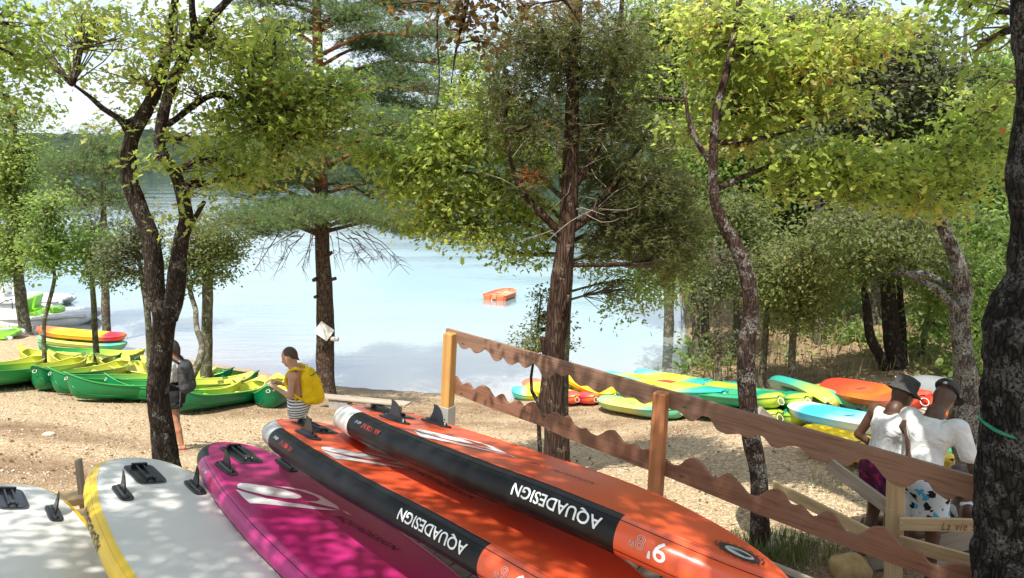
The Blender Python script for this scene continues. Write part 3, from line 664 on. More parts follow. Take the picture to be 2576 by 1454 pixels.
def finish_board(B, topm, tailm, bandm, nosem, k_tail, k_band, fu, fw, farm=None):
    B.cap('bottom_panel', B.r, topm); B.cap('deck_panel', -B.r, topm, True)
    N = len(B.loop); a = B.kx(k_tail); b = B.kx(k_band)
    B.side('tail_wrap', -a, a, tailm)
    B.side('side_band', a, b, bandm); B.side('nose_band', b, N - b, nosem); B.side('side_band', N - b, N - a, farm or bandm)
    for ph in (.62, 2.2):
        ks = np.linspace(a, N - a, 120); tube('seam', [B.side_pt(k, ph, .0005) for k in ks], .0016, bandm if bandm is not nosem else tailm, B.root, 4)
    ks = np.linspace(0, N, 150); tube('seam', [B.side_pt(k, .02, .0005) for k in ks], .0018, topm, B.root, 4)
    for s_ in (-1, 1): add_fin(B, fu, s_ * fw, .105 if B in (B1, B0) else .088, .085 if B in (B1, B0) else .115, s_ * .05)
finish_board(B4, M['orange'], M['white_pvc'], M['black_pvc'], M['orange'], .42, 2.23, .61, .145)
finish_board(B3, M['orange'], M['grey_pvc'], M['black_pvc'], M['orange'], .38, 2.24, .557, .168)
finish_board(B2, M['magenta'], M['black_pvc'], M['magenta'], M['magenta'], .33, 2.4, .569, .191)
finish_board(B1, M['white_pvc'], M['yellow_pvc'], M['yellow_pvc'], M['yellow_pvc'], .3, 2.4, .673, .196)
finish_board(B0, M['white_pvc'], M['yellow_pvc'], M['yellow_pvc'], M['yellow_pvc'], .3, 2.4, .559, .193)
add_finbox(B4, .36); add_finbox(B3, .33); add_finbox(B2, .34); add_finbox(B1, .40); add_finbox(B0, .33)
swoosh(B4, (.86, -.19), (1.36, -.03), M['print_white']); swoosh(B3, (.84, -.245), (1.26, .08), M['print_white']); swoosh(B2, B2.pix(596, 1221), B2.pix(855.7, 1285), M['print_white'])
top_text(B3, 'AQUADESIGN', .066, 1.29, .03, -.03, M['print_black'], .4, 1.12)
top_text(B2, 'AQUADESIGN', .068, 1.345, .085, .18, M['print_black'], .4, 1.12)
top_text(B4, 'AQUADESIGN', .055, 1.50, -.03, .05, M['print_black'], .35, 1.1)
side_text(B4, 'AQUADESIGN', .066, 2.17, .95, M['print_white'], bold=.001)
side_text(B3, 'AQUADESIGN', .066, 2.17, .95, M['print_white'], bold=.001)
side_text(B4, "9'", .095, 2.42, .9, M['print_white'], bold=.001); side_text(B4, '8"', .068, 2.345, .95, M['print_outline'], outline=.0012)
side_text(B3, "9'", .095, 2.46, .9, M['print_white'], bold=.001); side_text(B3, '6"', .068, 2.385, .95, M['print_outline'], outline=.0012)
side_text(B4, 'AIR VOX 9.8"', .034, .78, 1.0, M['print_red'], bold=.0006); side_text(B4, 'x30"x6"', .022, .57, 1.0, M['print_white'])
side_text(B3, 'AIR MIX 9.6"', .034, .74, 1.0, M['print_red'], bold=.0006); side_text(B3, 'x30"x5"', .022, .52, 1.0, M['print_white'])
side_text(B2, 'AIR 10.2 LAGOON', .03, .86, .9, M['print_red'], bold=.0003); side_text(B2, 'x30"x5"', .028, .56, .9, M['print_white'])
side_text(B1, 'AQUADESIGN', .075, 1.22, 1.1, M['print_black'], bold=.001)
# round valve patch near the nose of board 4 and the D-ring at its tip
vx, vy = 2.58, -.01
for i_, (r0, r1, mm) in enumerate([(.0, .045, 'print_grey'), (.048, .066, 'print_black'), (.071, .080, 'print_black')]):
    V = []; F = []; n = 36
    for k_ in range(n):
        a = 2 * pi * k_ / n
        for r_ in (r0, r1): V.append(B4.top(vx + r_ * 1.2 * cos(a), vy + r_ * sin(a), .003 + i_ * .001))
    for k_ in range(n):
        if i_ == 2 and k_ % 2: continue
        j = (k_ + 1) % n; F.append((2 * k_, 2 * k_ + 1, 2 * j + 1, 2 * j))
    mesh('valve_patch', V, F, M[mm], B4.root)
B4.flat('valve_patch', [(vx - .04, vy - .02), (vx + .02, vy + .01), (vx - .035, vy + .025), (vx + .03, vy + .028), (vx + .045, vy - .004)][:0] or [(vx - .045, vy - .012), (vx + .02, vy + .004), (vx - .04, vy + .014), (vx + .045, vy + .018), (vx + .03, vy - .014)], M['print_black'], .006)
tube('nose_ring', [B4.side_pt(B4.kx(2.76), .35 + .5 * t, .006 + .012 * sin(t * pi)) for t in np.linspace(0, 1, 8)], .004, M['steel'], B4.root, 6)

# the rack under the boards
rack = empty('board_rack', (-1.6, 4.6, 1.3), 0, 'timber rack of boards on legs that carries the paddle boards', 'rack')
def rk(a, b, wd=.14, h=.045, m='pale_wood', name='crossbar'):
    q = Vector(rack.location); return beam(name, Vector(a) - q, Vector(b) - q, wd, h, M[m], rack)
ta = Vector((-3.75, 4.05, 1.66)); tb = Vector((-.35, 5.35, 2.16))
a0 = at(130, 1262, 4.75); a1 = at(700, 1172, 5.25); dd = (a1 - a0)
rk(a0 - dd * .7, a1 + dd * .05, .16, .05); rk(a0 - dd * .7 + Vector((.12, -.22, -.03)), a1 + dd * .02 + Vector((.12, -.22, -.03)), .14, .05)
st_ = at(206, 1228, 4.82)
beam('stake', st_ - Vector(rack.location) - Vector((0, 0, .25)), at(197, 1156, 4.82) - Vector(rack.location), .05, .03, M['grey_wood'], rack)
for t in (-.6, -.1, .5, .95):
    p = a0 + dd * t + Vector((0.06, -.1, -.04)); rk(p, (p.x, p.y, tz(p.x, p.y) - .05), .09, .09, 'grey_wood', 'leg')
for q in ((-1.1, 3.1, 1.62), (.9, 3.0, 1.62)):
    rk(q, (q[0], q[1], tz(q[0], q[1]) + .0), .09, .09, 'grey_wood', 'leg')
rk((-3.0, 2.3, 1.64), (1.5, 3.15, 1.7), .16, .05)

# low timber deck the posts are bolted to
deck = empty('timber_deck', (0, 4, 1.2), 0, 'dark timber deck under the paddle boards, the fence posts bolted along its edge', 'deck')
P1t, P2t = at(1133, 836, 7.0), at(1664, 985, 5.85); P1b, P2b = at(1122, 1088, 7.0), at(1645, 1300, 5.85)
fd = (P2b - P1b); fn_ = Vector((-fd.y, fd.x, 0)).normalized()         # fn_ points away from the camera
def deckz(x, y): t = ((x - P1b.x) * fd.x + (y - P1b.y) * fd.y) / (fd.x ** 2 + fd.y ** 2); return P1b.z + t * fd.z
npl = 24
for i in range(npl):
    t0 = -.02 + 1.9 * i / npl; t1 = -.02 + 1.9 * (i + .94) / npl
    ln = min(3.2, .5 + t0 * 3.4)
    a = P1b + fd * t0; b = P1b + fd * t1; V = []
    for p, z0 in ((a, 0), (b, 0), (b - fn_ * ln, 0), (a - fn_ * ln, 0)): V.append((p.x, p.y - 4, p.z - 1.2 - .03))
    V = V + [(x, y, z - .035) for x, y, z in V]
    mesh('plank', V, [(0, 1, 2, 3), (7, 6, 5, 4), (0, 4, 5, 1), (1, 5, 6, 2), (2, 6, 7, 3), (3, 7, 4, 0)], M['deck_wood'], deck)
beam('edge_beam', P1b - fd * .03 + fn_ * .03 - Vector(deck.location) - Vector((0, 0, .06)), P1b + fd * 1.95 + fn_ * .03 - Vector(deck.location) - Vector((0, 0, .06)), .045, .12, M['grey_wood'], deck)
for t in (.05, .6, 1.2, 1.8):
    for o_ in (.15, 1.2):
        p = P1b + fd * t - fn_ * o_; q = Vector(deck.location)
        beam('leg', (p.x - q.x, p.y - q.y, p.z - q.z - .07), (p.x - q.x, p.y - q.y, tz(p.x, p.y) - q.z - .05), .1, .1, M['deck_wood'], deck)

# ---------------------------------------------------------------- the wavy fence
fence = empty('rail_fence', P1b, 0, 'reddish wooden rail fence with wave-cut rails running down to the right', 'fence')
fh = Vector((fd.x, fd.y, 0)).normalized()
def on_fence(px, py, off=.06):
    """pixel -> (s, z) in the rail plane"""
    p0 = P1b + fn_ * off; r = ray(px, py); t = (p0 - EYE).dot(fn_) / r.dot(fn_); q = EYE + r * t
    return (q - P1b).dot(fh), q.z - P1b.z
def z5(p): return (1071 + p[0] / 3.608, 779 + p[1] / 3.608)
def z6(p): return (1623 + p[0] / 2.703, 1006 + p[1] / 2.703)
topw = [z5(p) for p in [(175, 290), (290, 300), (320, 350), (355, 362), (400, 340), (440, 392), (475, 398), (530, 355), (580, 390), (610, 455), (650, 473), (700, 428), (740, 490), (780, 505), (845, 475), (885, 525), (915, 532), (980, 482), (1030, 540), (1060, 615), (1100, 635), (1180, 565), (1230, 605), (1300, 585), (1350, 655), (1400, 695), (1470, 690), (1530, 740), (1580, 758), (1690, 693), (1740, 740), (1800, 800), (1890, 795), (1950, 845), (1990, 858), (2070, 825)]] + \
    [z6(p) for p in [(175, 65), (230, 75), (290, 140), (330, 148), (390, 105), (440, 120), (480, 200), (550, 235), (640, 230), (700, 265), (760, 240), (800, 245), (860, 320), (910, 330), (990, 310), (1050, 320), (1120, 390), (1210, 435), (1280, 400), (1340, 445), (1390, 450), (1440, 405), (1510, 400), (1560, 440), (1620, 520), (1690, 580), (1750, 600), (1810, 580), (1860, 540), (1920, 550), (1960, 620), (2060, 685), (2130, 650), (2240, 700), (2330, 760)]]
toph = [(1120, 826), (1690, 985.5), (1945, 1056), (2457, 1201), (2500, 1213)]
loww = [z5(p) for p in [(140, 620), (270, 610), (300, 665), (325, 690), (360, 665), (385, 670), (415, 730), (440, 725), (480, 692), (520, 695), (560, 720), (600, 790), (620, 810), (660, 772), (690, 770), (730, 850), (755, 860), (800, 830), (840, 835), (880, 890), (930, 845), (970, 845), (1010, 900), (1040, 980), (1065, 995), (1110, 950), (1150, 935), (1190, 945), (1220, 985), (1270, 968), (1300, 980), (1330, 1050), (1390, 1090), (1440, 1080), (1480, 1130), (1540, 1155), (1590, 1130), (1640, 1100), (1700, 1100), (1750, 1160), (1790, 1215), (1830, 1230), (1890, 1225), (1940, 1280), (2030, 1270)]] + \
    [z6(p) for p in [(145, 420), (180, 450), (220, 455), (270, 410), (320, 400), (370, 420), (450, 530), (480, 540), (540, 505), (580, 510), (650, 590), (700, 650), (760, 665), (830, 620), (890, 610), (940, 640), (980, 715), (1010, 725), (1060, 720), (1130, 800), (1160, 800), (1220, 762), (1270, 775), (1310, 830), (1340, 880), (1400, 930), (1460, 925), (1540, 870), (1620, 870), (1690, 930), (1740, 1000), (1770, 1015), (1830, 1010), (1890, 1060), (1930, 1120), (2000, 1135), (2100, 1115), (2200, 1130), (2330, 1200)]]
lowb = [z5(p) for p in [(140, 715), (265, 765), (620, 905), (1060, 1060), (1250, 1155), (1600, 1290), (1870, 1400)]] + [z6(p) for p in [(140, 520), (740, 765), (1000, 865), (1400, 1010), (1900, 1195), (2300, 1345)]]
def rail(name, up, dn, m, s0, s1, th=.036, label=None):
    U = sorted(on_fence(*p) for p in up); D = sorted(on_fence(*p) for p in dn)
    S = np.linspace(s0, s1, 230); k = np.ones(3) / 3
    sm = lambda a: np.convolve(np.pad(a, 1, mode='edge'), k, 'valid')
    zu = sm(np.interp(S, *zip(*U))); zd = sm(np.interp(S, *zip(*D))); V = []; F = []
    mid = Vector((0, 0, 0)); sl = (zu[-1] - zu[0]) / (S[-1] - S[0]); ax = (fh + Vector((0, 0, sl))).normalized(); 
    for s_, a, b in zip(S, zu, zd):
        for z, o_ in ((a, 0), (b, 0), (b, th), (a, th)):
            V.append(fh * s_ + fn_ * (.058 + o_) + Vector((0, 0, z)))
    n = len(S)
    for i in range(n - 1):
        a = i * 4; F += [(a, a + 1, a + 5, a + 4), (a + 1, a + 2, a + 6, a + 5), (a + 2, a + 3, a + 7, a + 6), (a + 3, a, a + 4, a + 7)]
    F += [(3, 2, 1, 0), ((n - 1) * 4, (n - 1) * 4 + 1, (n - 1) * 4 + 2, (n - 1) * 4 + 3)]
    # put the mesh in its own frame along the rail so that the grain follows it
    Mx = Matrix((ax, fn_, ax.cross(fn_))).transposed(); Mi = Mx.inverted(); o0 = V[0].copy()
    o = mesh(name, [Mi @ (v - o0) for v in V], F, m, fence); M4 = Mx.to_4x4(); M4.translation = o0; o.matrix_local = M4
    bm = bmesh.new(); bm.from_mesh(o.data); bmesh.ops.recalc_face_normals(bm, faces=bm.faces[:]); bm.to_mesh(o.data); bm.free()
    return o
s_p2 = (P2b - P1b).dot(fh)
rail('top_rail', toph, topw, M['rail'], -.03, s_p2 - .003); rail('top_rail', toph, topw, M['rail'], s_p2, s_p2 * 2.24)
rail('lower_rail', loww, lowb, M['rail2'], -.05, s_p2 - .003)['label'] = 'lower rail lighter and sun-bleached'
rail('lower_rail', loww, lowb, M['rail2'], s_p2, s_p2 * 2.24)['label'] = 'lower rail deep red stained'
def fpost(b, t, wd, m, bracket):
    q = Vector(P1b); d = (t - b); lb = b - Vector((0, 0, .02)); top_ = t + d.normalized() * -.005
    k = bracket / d.length; pm = b + d * k
    o = beam('post', pm - q, top_ - q, wd, wd, M[m], fence, .008, up=fh)
    beam('post_bracket', lb - q, pm + d.normalized() * .012 - q, wd * 1.18, wd * 1.18, M['steel'], fence, .003, up=fh)
    for s_ in (-1, 1): tube('bolt', [pm - q - d.normalized() * .10 + fh * s_ * wd * .2 - fn_ * (wd * .59), pm - q - d.normalized() * .10 + fh * s_ * wd * .2 - fn_ * (wd * .59 + .006)], .007, M['black_plastic'], fence, 8)
fpost(P1b, P1t, .10, 'post_gold', .25); fpost(P2b, P2t, .105, 'post_red', .10)
P3b = P1b + fd * 2.16; P3t = P3b + (P2t - P2b); fpost(P3b, P3t, .105, 'post_red', .1)

# ================================================================ TREES
def leaf_fan(prof):
    """a folded lobed leaf, unit length along +x, from half-width profile"""
    V = []; F = []
    for t, w_ in prof: V += [(t, -w_, .10 * w_ * 4 * w_ - .12 * t * t), (t, 0, -.12 * t * t), (t, w_, .10 * w_ * 4 * w_ - .12 * t * t)]
    for i in range(len(prof) - 1):
        a = 3 * i
        for q in ((a, a + 3, a + 4), (a, a + 4, a + 1), (a + 1, a + 4, a + 5), (a + 1, a + 5, a + 2)):
            F.append(q)
    return np.array(V), np.array(F)
def leaf_poly(out):
    mid = out[1:-1]; V = [(0, 0, 0)]; F = []
    for x, y in mid: V += [(x, y, .25 * abs(y) - .12 * x * x), (x, -y, .30 * abs(y) - .12 * x * x)]
    V.append((1, 0, -.12)); n = len(mid); F.append((0, 2, 1))
    for i in range(n - 1): a = 1 + 2 * i; F += [(a, a + 1, a + 3), (a, a + 3, a + 2)]
    F.append((2 * n - 1, 2 * n, 2 * n + 1)); return np.array(V), np.array(F)
OAKF = leaf_poly([(0, 0), (.30, .20), (.42, .09), (.64, .29), (.78, .13), (1, 0)])
OAK = leaf_fan([(0, .01), (.16, .05), (.28, .19), (.36, .10), (.52, .28), (.62, .15), (.76, .26), (.88, .10), (1, .01)])
OAKS = OAKF
OVAL = (np.array([(0, 0, 0), (.35, -.24, .07), (.75, -.2, .03), (1, 0, -.1), (.75, .2, .03), (.35, .24, .05)], float), np.array([(0, 1, 5), (1, 2, 4), (1, 4, 5), (2, 3, 4)]))
DIAM = (np.array([(0, 0, 0), (.5, -.28, .06), (1, 0, -.05), (.5, .28, .06)], float), np.array([(0, 1, 2), (0, 2, 3)]))
def _needles(n, L0, wd, up, seed, droop=0):
    r = np.random.default_rng(seed); V = []; F = []
    for i in range(n):
        a = r.random() * 6.28; e = r.uniform(.15, 1.25) * up; x0 = r.uniform(0, .55)
        d = np.array([cos(a) * cos(e) * .75 + .45, sin(a) * cos(e), sin(e) - droop]); d /= np.linalg.norm(d); s_ = np.cross(d, (r.normal(), r.normal(), r.normal())); s_ /= np.linalg.norm(s_)
        p = np.array([x0, 0, -droop * x0 * .5]); b = len(V); V += [p - s_ * wd, p + s_ * wd, p + d * L0 * r.uniform(.6, 1)]; F.append((b, b + 1, b + 2))
    return np.array(V), np.array(F)
NEEDLE = _needles(8, .70, .038, 1.0, 3)
JUNI = _needles(11, .5, .038, .6, 5, .35)
COV = 5.4; NL = [0, 0]
def clump_sprays(clumps, cov, per, size, seed):
    """spray centres inside ellipsoids (centre, radii), denser towards the shell"""
    r = np.random.default_rng(seed); out = []; own = []
    for ci, (c, ra, dens) in enumerate(clumps):
        n = max(3, int(cov * dens * pi * ra[0] * ra[2] / (.35 * size * size) / per))
        d = r.normal(size=(n, 3)); d /= np.linalg.norm(d, axis=1)[:, None]; q = r.random(n) ** .45
        out.append(np.array(c) + d * q[:, None] * np.array(ra) * (1 + r.normal(0, .12, (n, 1)))); own += [ci] * n
    return np.concatenate(out), np.array(own)
def crown(tree, clumps, per_m3, leaves, size, tmpl, m, sr=.25, flat=.5, seed=0, skel=None, twig=None, twr=.012, tint=(.35, .25), updir=.55, hang=0, singles=0, name='crown', limbs=True, limb_r=.035, clumptwig=True, cov=1.0):
    """clumps > sprays > leaves, with limbs and twigs that reach them"""
    r = np.random.default_rng(seed + 11); S, own = clump_sprays(clumps, cov * COV, leaves, size, seed)
    n = len(S) * leaves; off = r.normal(size=(n, 3)) * sr * np.array([1, 1, flat]); off *= .62
    if hang: off[:, 2] -= abs(r.normal(0, hang, n))
    P = np.repeat(S, leaves, 0) + off; az = np.arctan2(off[:, 1], off[:, 0]) + r.normal(0, .7, n)
    tilt = r.normal(.15 + hang * 1.5, updir, n); roll = r.normal(0, updir * 1.1, n); Rm = rotm(az, tilt, roll)
    sz = size * r.uniform(.6, 1.25, n); ctint = r.normal(0, .13, len(clumps))[own]
    t = np.clip(np.repeat(ctint + r.normal(0, .08, len(S)), leaves) + r.normal(tint[0], tint[1], n), 0, .93); dead = r.random(n) < .006; t[dead] = 1
    base = Vector(tree.location)
    if singles:
        ppx = np.linalg.norm(P - np.array(EYE), axis=1); vis = np.abs(P[:, 0] / P[:, 1]) < .66; ordr = np.argsort(np.where(vis & (P[:, 2] < 4 + P[:, 1] * .3), ppx, 1e9))[:singles]
        keep = np.ones(n, bool); keep[ordr] = False; protos = []
        for q in range(5):
            V0, F0 = tmpl; me = None
            o = npmesh('leaf', V0, F0, m, tree, False, np.full(len(V0), [.2, .45, .6, .35, .75][q])); protos.append(o)
        for i_, q in enumerate(ordr):
            o = protos[i_ % 5] if i_ < 5 else protos[i_ % 5].copy()
            if i_ >= 5: C.objects.link(o); o.parent = tree
            Mx = Matrix(Rm[q].tolist()).to_4x4(); Mx = Matrix.Translation(Vector(P[q]) - base) @ Mx @ Matrix.Scale(float(sz[q]), 4); o.matrix_local = Mx
        P, Rm, sz, t = P[keep], Rm[keep], sz[keep], t[keep]
    V0, F0 = tmpl
    if tmpl is OAK: V0, F0 = OAKF
    NL[0] += len(P); NL[1] += len(P) * len(F0)
    cr = scatter(V0, F0, P - np.array(base), sz, None, Rm, name, m, tree, t, kind='stuff')
    if skel is not None:
        nodes = np.array([p for p in skel]); TV = []; TF = []; LV = []; LF = []
        for ci, (c, ra, dens) in enumerate(clumps):
            c = np.array(c); k = np.argmin(np.linalg.norm(nodes - c, axis=1) + np.maximum(0, nodes[:, 2] - c[2]) * .8); a = nodes[k]
            d = c - a; mid = a + d * .5 + r.normal(0, .07, 3) * np.linalg.norm(d) + np.array([0, 0, .06 * np.linalg.norm(d)])
            pl = resample([a, mid, c], .22); nn = len(pl)
            if limbs and np.linalg.norm(d) > .15:
                rr = [limb_r * (1 - .7 * i / nn) for i in range(nn)]
                v, f = tube_vf([Vector(p) - base for p in pl], rr, 6, base=len(LV), bump=.12, seed=ci); LV += v; LF += f
            sp = S[own == ci]; step = max(1, len(sp) // 60) if not clumptwig else 1
            for q in sp[::step]:
                j = int(r.uniform(.35, 1) * (nn - 1)); a2 = pl[j]; d2 = q - a2; ln = np.linalg.norm(d2)
                if ln < .05: continue
                m2 = a2 + d2 * .5 + r.normal(0, .10, 3) * ln
                v, f = tube_vf([Vector(p) - base for p in (a2, m2, q)], [twr, twr * .7, twr * .35], 3, caps=False, base=len(TV)); TV += v; TF += f
        if LV: mesh('limb', LV, LF, twig if twig else M['bark_oak'], tree, True)['kind'] = 'stuff'
        if TV: mesh('twigs', TV, TF, M['twig'], tree, True)['kind'] = 'stuff'
    return cr
def cl(px, py, y, rx, ry, rd=None, dens=1.0):
    p = at(px, py, y); k = ppm(y, p.z); return ((p.x, p.y, p.z), (rx / k, rd if rd else (rx + ry) / 2 / k, ry / k), dens)
def pxnodes(nodes, y=None):
    return [at(a[0], a[1], a[2] if len(a) > 2 else y) for a in nodes]
def trunk(tree, name, nodes, wpx, y, m, step=.07, sides=18, bump=.10, bfreq=5, seed=0, ground_it=False):
    """a trunk or limb through pixel nodes at depth y, widths in pixels"""
    P = pxnodes(nodes, y); rad = [w_ / 2 / ppm(p.y, p.z) for w_, p in zip(wpx, P)]
    if ground_it:
        z = tz(P[0].x, P[0].y) - .12; 
        if P[0].z > z: P[0].z = z
    pl, rr = resample(P, step, rad)
    if ground_it:
        z0 = pl[0][2]; rr = [r_ * (1 + .35 * math.exp(-(p[2] - z0) / .18)) for r_, p in zip(rr, pl)]
    base = Vector(tree.location)
    V, F = tube_vf([Vector(p) - base for p in pl], rr, sides, bump=bump, bfreq=bfreq, seed=seed)
    mesh(name, V, F, m, tree, True); return [np.array(p) for p in pl]
def newtree(name, px, py, y, label, cat='tree', group=None):
    p = at(px, py, y); return empty(name, (p.x, p.y, tz(p.x, p.y)), 0, label, cat, group)

# --- the forked oak in front, left
T1 = newtree('oak_tree', 430, 1200, 8.5, 'dark forked oak with two stems, rising behind the white paddle boards')
sk = trunk(T1, 'trunk', [(434, 1245), (423, 1180), (408, 1075), (398, 1000), (403, 930), (407, 870), (414, 800), (412, 755)], [66, 62, 57, 56, 50, 50, 58, 62], 8.5, M['bark_oak'], .05, 26, .09, ground_it=True)
sk += trunk(T1, 'left_stem', [(408, 790), (392, 740), (378, 600), (345, 512), (322, 440), (332, 345), (372, 270), (407, 187), (425, 100), (450, -60)], [46, 48, 44, 40, 38, 34, 34, 28, 22, 14], 8.5, M['bark_oak'], .06, 16, .12, seed=3)
sk += trunk(T1, 'right_stem', [(424, 800), (440, 745), (452, 616), (468, 548), (446, 448), (402, 366), (418, 260), (456, 160), (494, 86), (580, -6), (640, -70)], [46, 44, 40, 36, 30, 26, 27, 26, 26, 16, 12], 8.3, M['bark_oak'], .06, 16, .12, seed=5)
sk += trunk(T1, 'limb', [(330, 345, 8.5), (300, 300, 8.45), (262, 275, 8.4), (222, 240, 8.3), (182, 211, 8.2)], [22, 17, 14, 11, 8], 8.5, M['bark_oak'], .06, 10, .2, seed=7)
sk += trunk(T1, 'limb', [(420, 315, 8.3), (455, 290, 8.4), (485, 266, 8.5), (525, 243, 8.7), (560, 237, 8.8), (600, 262, 9.0), (650, 258, 9.2), (690, 300, 9.3), (720, 350, 9.4)], [17, 17, 18, 16, 15, 12, 10, 7, 4], 8.5, M['bark_oak'], .06, 10, .2, seed=9)
sk += trunk(T1, 'limb', [(494, 90, 8.3), (484, 30, 8.2), (484, -50, 8.1)], [22, 16, 14], 8.3, M['bark_oak'], .06, 10, .2, seed=10)
trunk(T1, 'limb', [(462, 590, 8.3), (492, 545, 8.2), (514, 508, 8.1)], [18, 14, 10], 8.3, M['bark_oak'], .05, 8, .2, seed=12)
t1c = [cl(240, 50, 8.6, 160, 75, 1.0, .5), cl(420, 110, 8.2, 110, 90, .8, .5), cl(330, 190, 8.8, 140, 70, .8, .35), cl(560, 110, 8.6, 110, 90, .8, .6), cl(640, 215, 9.0, 120, 60, .7, .9), cl(770, 250, 9.4, 110, 85, .8, 1.25), cl(860, 215, 9.6, 60, 50, .5, .8),
       cl(640, 320, 9.0, 110, 70, .7, .9), cl(800, 330, 9.4, 90, 50, .6, .8), cl(475, 345, 8.0, 55, 45, .4, .5), cl(395, 400, 8.0, 55, 30, .4, .45), cl(510, 455, 8.4, 70, 45, .5, .45), cl(460, 560, 8.1, 36, 30, .25, .5), cl(560, 400, 8.7, 70, 60, .6, .7), cl(620, 440, 9.0, 70, 45, .5, .5), cl(700, 400, 9.2, 70, 45, .5, .6), cl(730, 190, 9.6, 70, 40, .5, .6), cl(900, 310, 9.8, 50, 40, .4, .6), cl(640, 120, 9, 90, 60, .7, .6), cl(700, 70, 9.2, 90, 60, .6, .45), cl(560, 300, 8.8, 70, 50, .5, .4), cl(720, 330, 9.3, 80, 50, .5, .4), cl(500, 230, 8.5, 60, 60, .5, .35), cl(330, 300, 8.6, 80, 40, .5, .35), cl(110, 140, 8.8, 90, 80, .8, .45),
       ((-4.2, 5.4, 6.6), (1.0, .9, .6), .75), ((-3.3, 6.1, 7.0), (1.0, 1.0, .6), .55), ((-2.6, 7.6, 8.0), (1.4, 1.2, .7), .4), ((-4.6, 7.4, 8.0), (1.2, 1.0, .7), .35)]
crown(T1, t1c, 17, 15, .095, OAK, M['oakleaf'], .23, .5, 21, sk, M['bark_oak'], .010, (.45, .22), singles=300, cov=1.25)

# --- the pine on the shore
PN = newtree('pine_tree', 818, 985, 18.3, 'tall pine standing on the shore with a white paper sheet on its trunk')
sk = trunk(PN, 'trunk', [(820, 990), (818, 880), (818, 780), (812, 650), (810, 590), (808, 450), (805, 300), (800, 160), (796, 0), (794, -160)], [48, 44, 42, 38, 36, 32, 28, 24, 20, 14], 18.3, M['bark_pine'], .12, 18, .10, 3, ground_it=True)
trunk(PN, 'upper_trunk', [(808, 470), (805, 300), (800, 160), (796, 0), (794, -170)], [34, 30, 26, 22, 15], 18.28, M['bark_pine_top'], .12, 16, .08, 3, seed=4)
pr = random.Random(5); pc = []; bnodes = []
def pbranch(y0, ex, ey, ez, w0=9, fol=1.0, droop=0):
    a = at(808 - (600 - y0) * .012, y0, 18.3); b = at(ex, ey, 18.3 + ez); d = b - a
    mid = a + d * .5 + Vector((0, 0, .10 * d.length - droop)); pl = resample([a, mid, b], .25); k = ppm(18.3, a.z); base = PN.location
    V, F = tube_vf([Vector(p) - base for p in pl], [w0 / k * (1 - .8 * i / len(pl)) / 1.6 for i in range(len(pl))], 7, bump=.1); mesh('branch', V, F, M['bark_pine_top'] if y0 < 560 else M['bark_pine'], PN, True)
    bnodes.extend(np.array(p) for p in pl[len(pl) // 3:])
    if fol:
        for i in range(3):
            p = Vector(pl[int(len(pl) * (.55 + .2 * i)) if int(len(pl) * (.55 + .2 * i)) < len(pl) else -1]); pc.append(((p.x + pr.uniform(-.3, .3), p.y + pr.uniform(-.5, .5), p.z + .12), (.85, .95, .26), fol))
for a in [(520, 560, 470, .5), (500, 700, 440, -1), (490, 1040, 480, .8, 8, .6), (430, 560, 400, 1), (585, 600, 565, -1.5), (575, 690, 545, 2), (580, 960, 560, -1.2), (570, 1060, 585, 1.2), (590, 860, 545, -2.5), (590, 740, 550, -2.6), (595, 650, 590, 1.5), (585, 1150, 590, 1.6),
          (470, 620, 500, 1, 8, .35), (465, 940, 500, 1.5, 8, .3), (440, 640, 440, -1.5, 8, .5), (430, 960, 420, 1.5, 9, .8), (420, 1120, 372, .5, 10, 1.0), (400, 700, 400, -2), (390, 1180, 350, 1.5, 9, 1), (360, 620, 370, 1.0), (340, 1010, 320, -1.8), (330, 1120, 300, 1.2),
          (300, 640, 280, -1), (290, 960, 255, 1.5), (270, 1110, 240, -1), (250, 680, 210, 1.5), (240, 1050, 200, 0), (210, 1150, 170, 1), (180, 640, 150, -1), (170, 960, 120, 1), (140, 1070, 95, -1), (120, 680, 90, 1.5), (80, 920, 50, 0), (60, 1080, 30, 1.5), (40, 690, 10, -.5), (0, 930, -40, .5), (-20, 1050, -60, .5), (-20, 640, -60, 0), (-80, 800, -130, 0)]: pbranch(*a)
crown(PN, pc, 22, 11, .165, NEEDLE, M['needle'], .20, .5, 31, bnodes, M['bark_pine'], .010, (.45, .22), updir=.35, limbs=False, cov=1.25)
TV = []; TF = []                                             # the bare drooping dead twigs under the lowest whorl
for i in range(24):
    ex = pr.choice([pr.uniform(560, 780), pr.uniform(840, 1030)]); a = at(810 + (ex - 810) * pr.uniform(.3, .85), 590 + pr.uniform(-12, 10), 18.3 + pr.uniform(-.8, .8)); b = at(ex, 600 + pr.uniform(10, 95), a.y + pr.uniform(-.6, .6))
    mid = a * .5 + b * .5 + Vector((0, 0, pr.uniform(0, .25))); base = PN.location
    v, f = tube_vf([p - base for p in (a, mid, b)], [.016, .010, .005], 3, caps=False, base=len(TV)); TV += v; TF += f
    for q in range(7):
        t = pr.uniform(.3, 1); p = mid * (1 - t) + b * t; e = p + Vector((pr.uniform(-.35, .35), pr.uniform(-.2, .2), pr.uniform(-.4, .08)))
        v, f = tube_vf([x - base for x in (p, (p + e) / 2 + Vector((0, 0, .03)), e)], [.007, .005, .003], 3, caps=False, base=len(TV)); TV += v; TF += f
mesh('dead_twigs', TV, TF, M['twig'], PN, True)['kind'] = 'stuff'
for nd in [((822, 706), (846, 700)), ((796, 702), (786, 706)), ((800, 745), (790, 748)), ((826, 640), (836, 634))]:
    trunk(PN, 'branch_stub', [nd[0], nd[1]], [12, 8], 18.15, M['bark_pine'], .05, 8, .2)

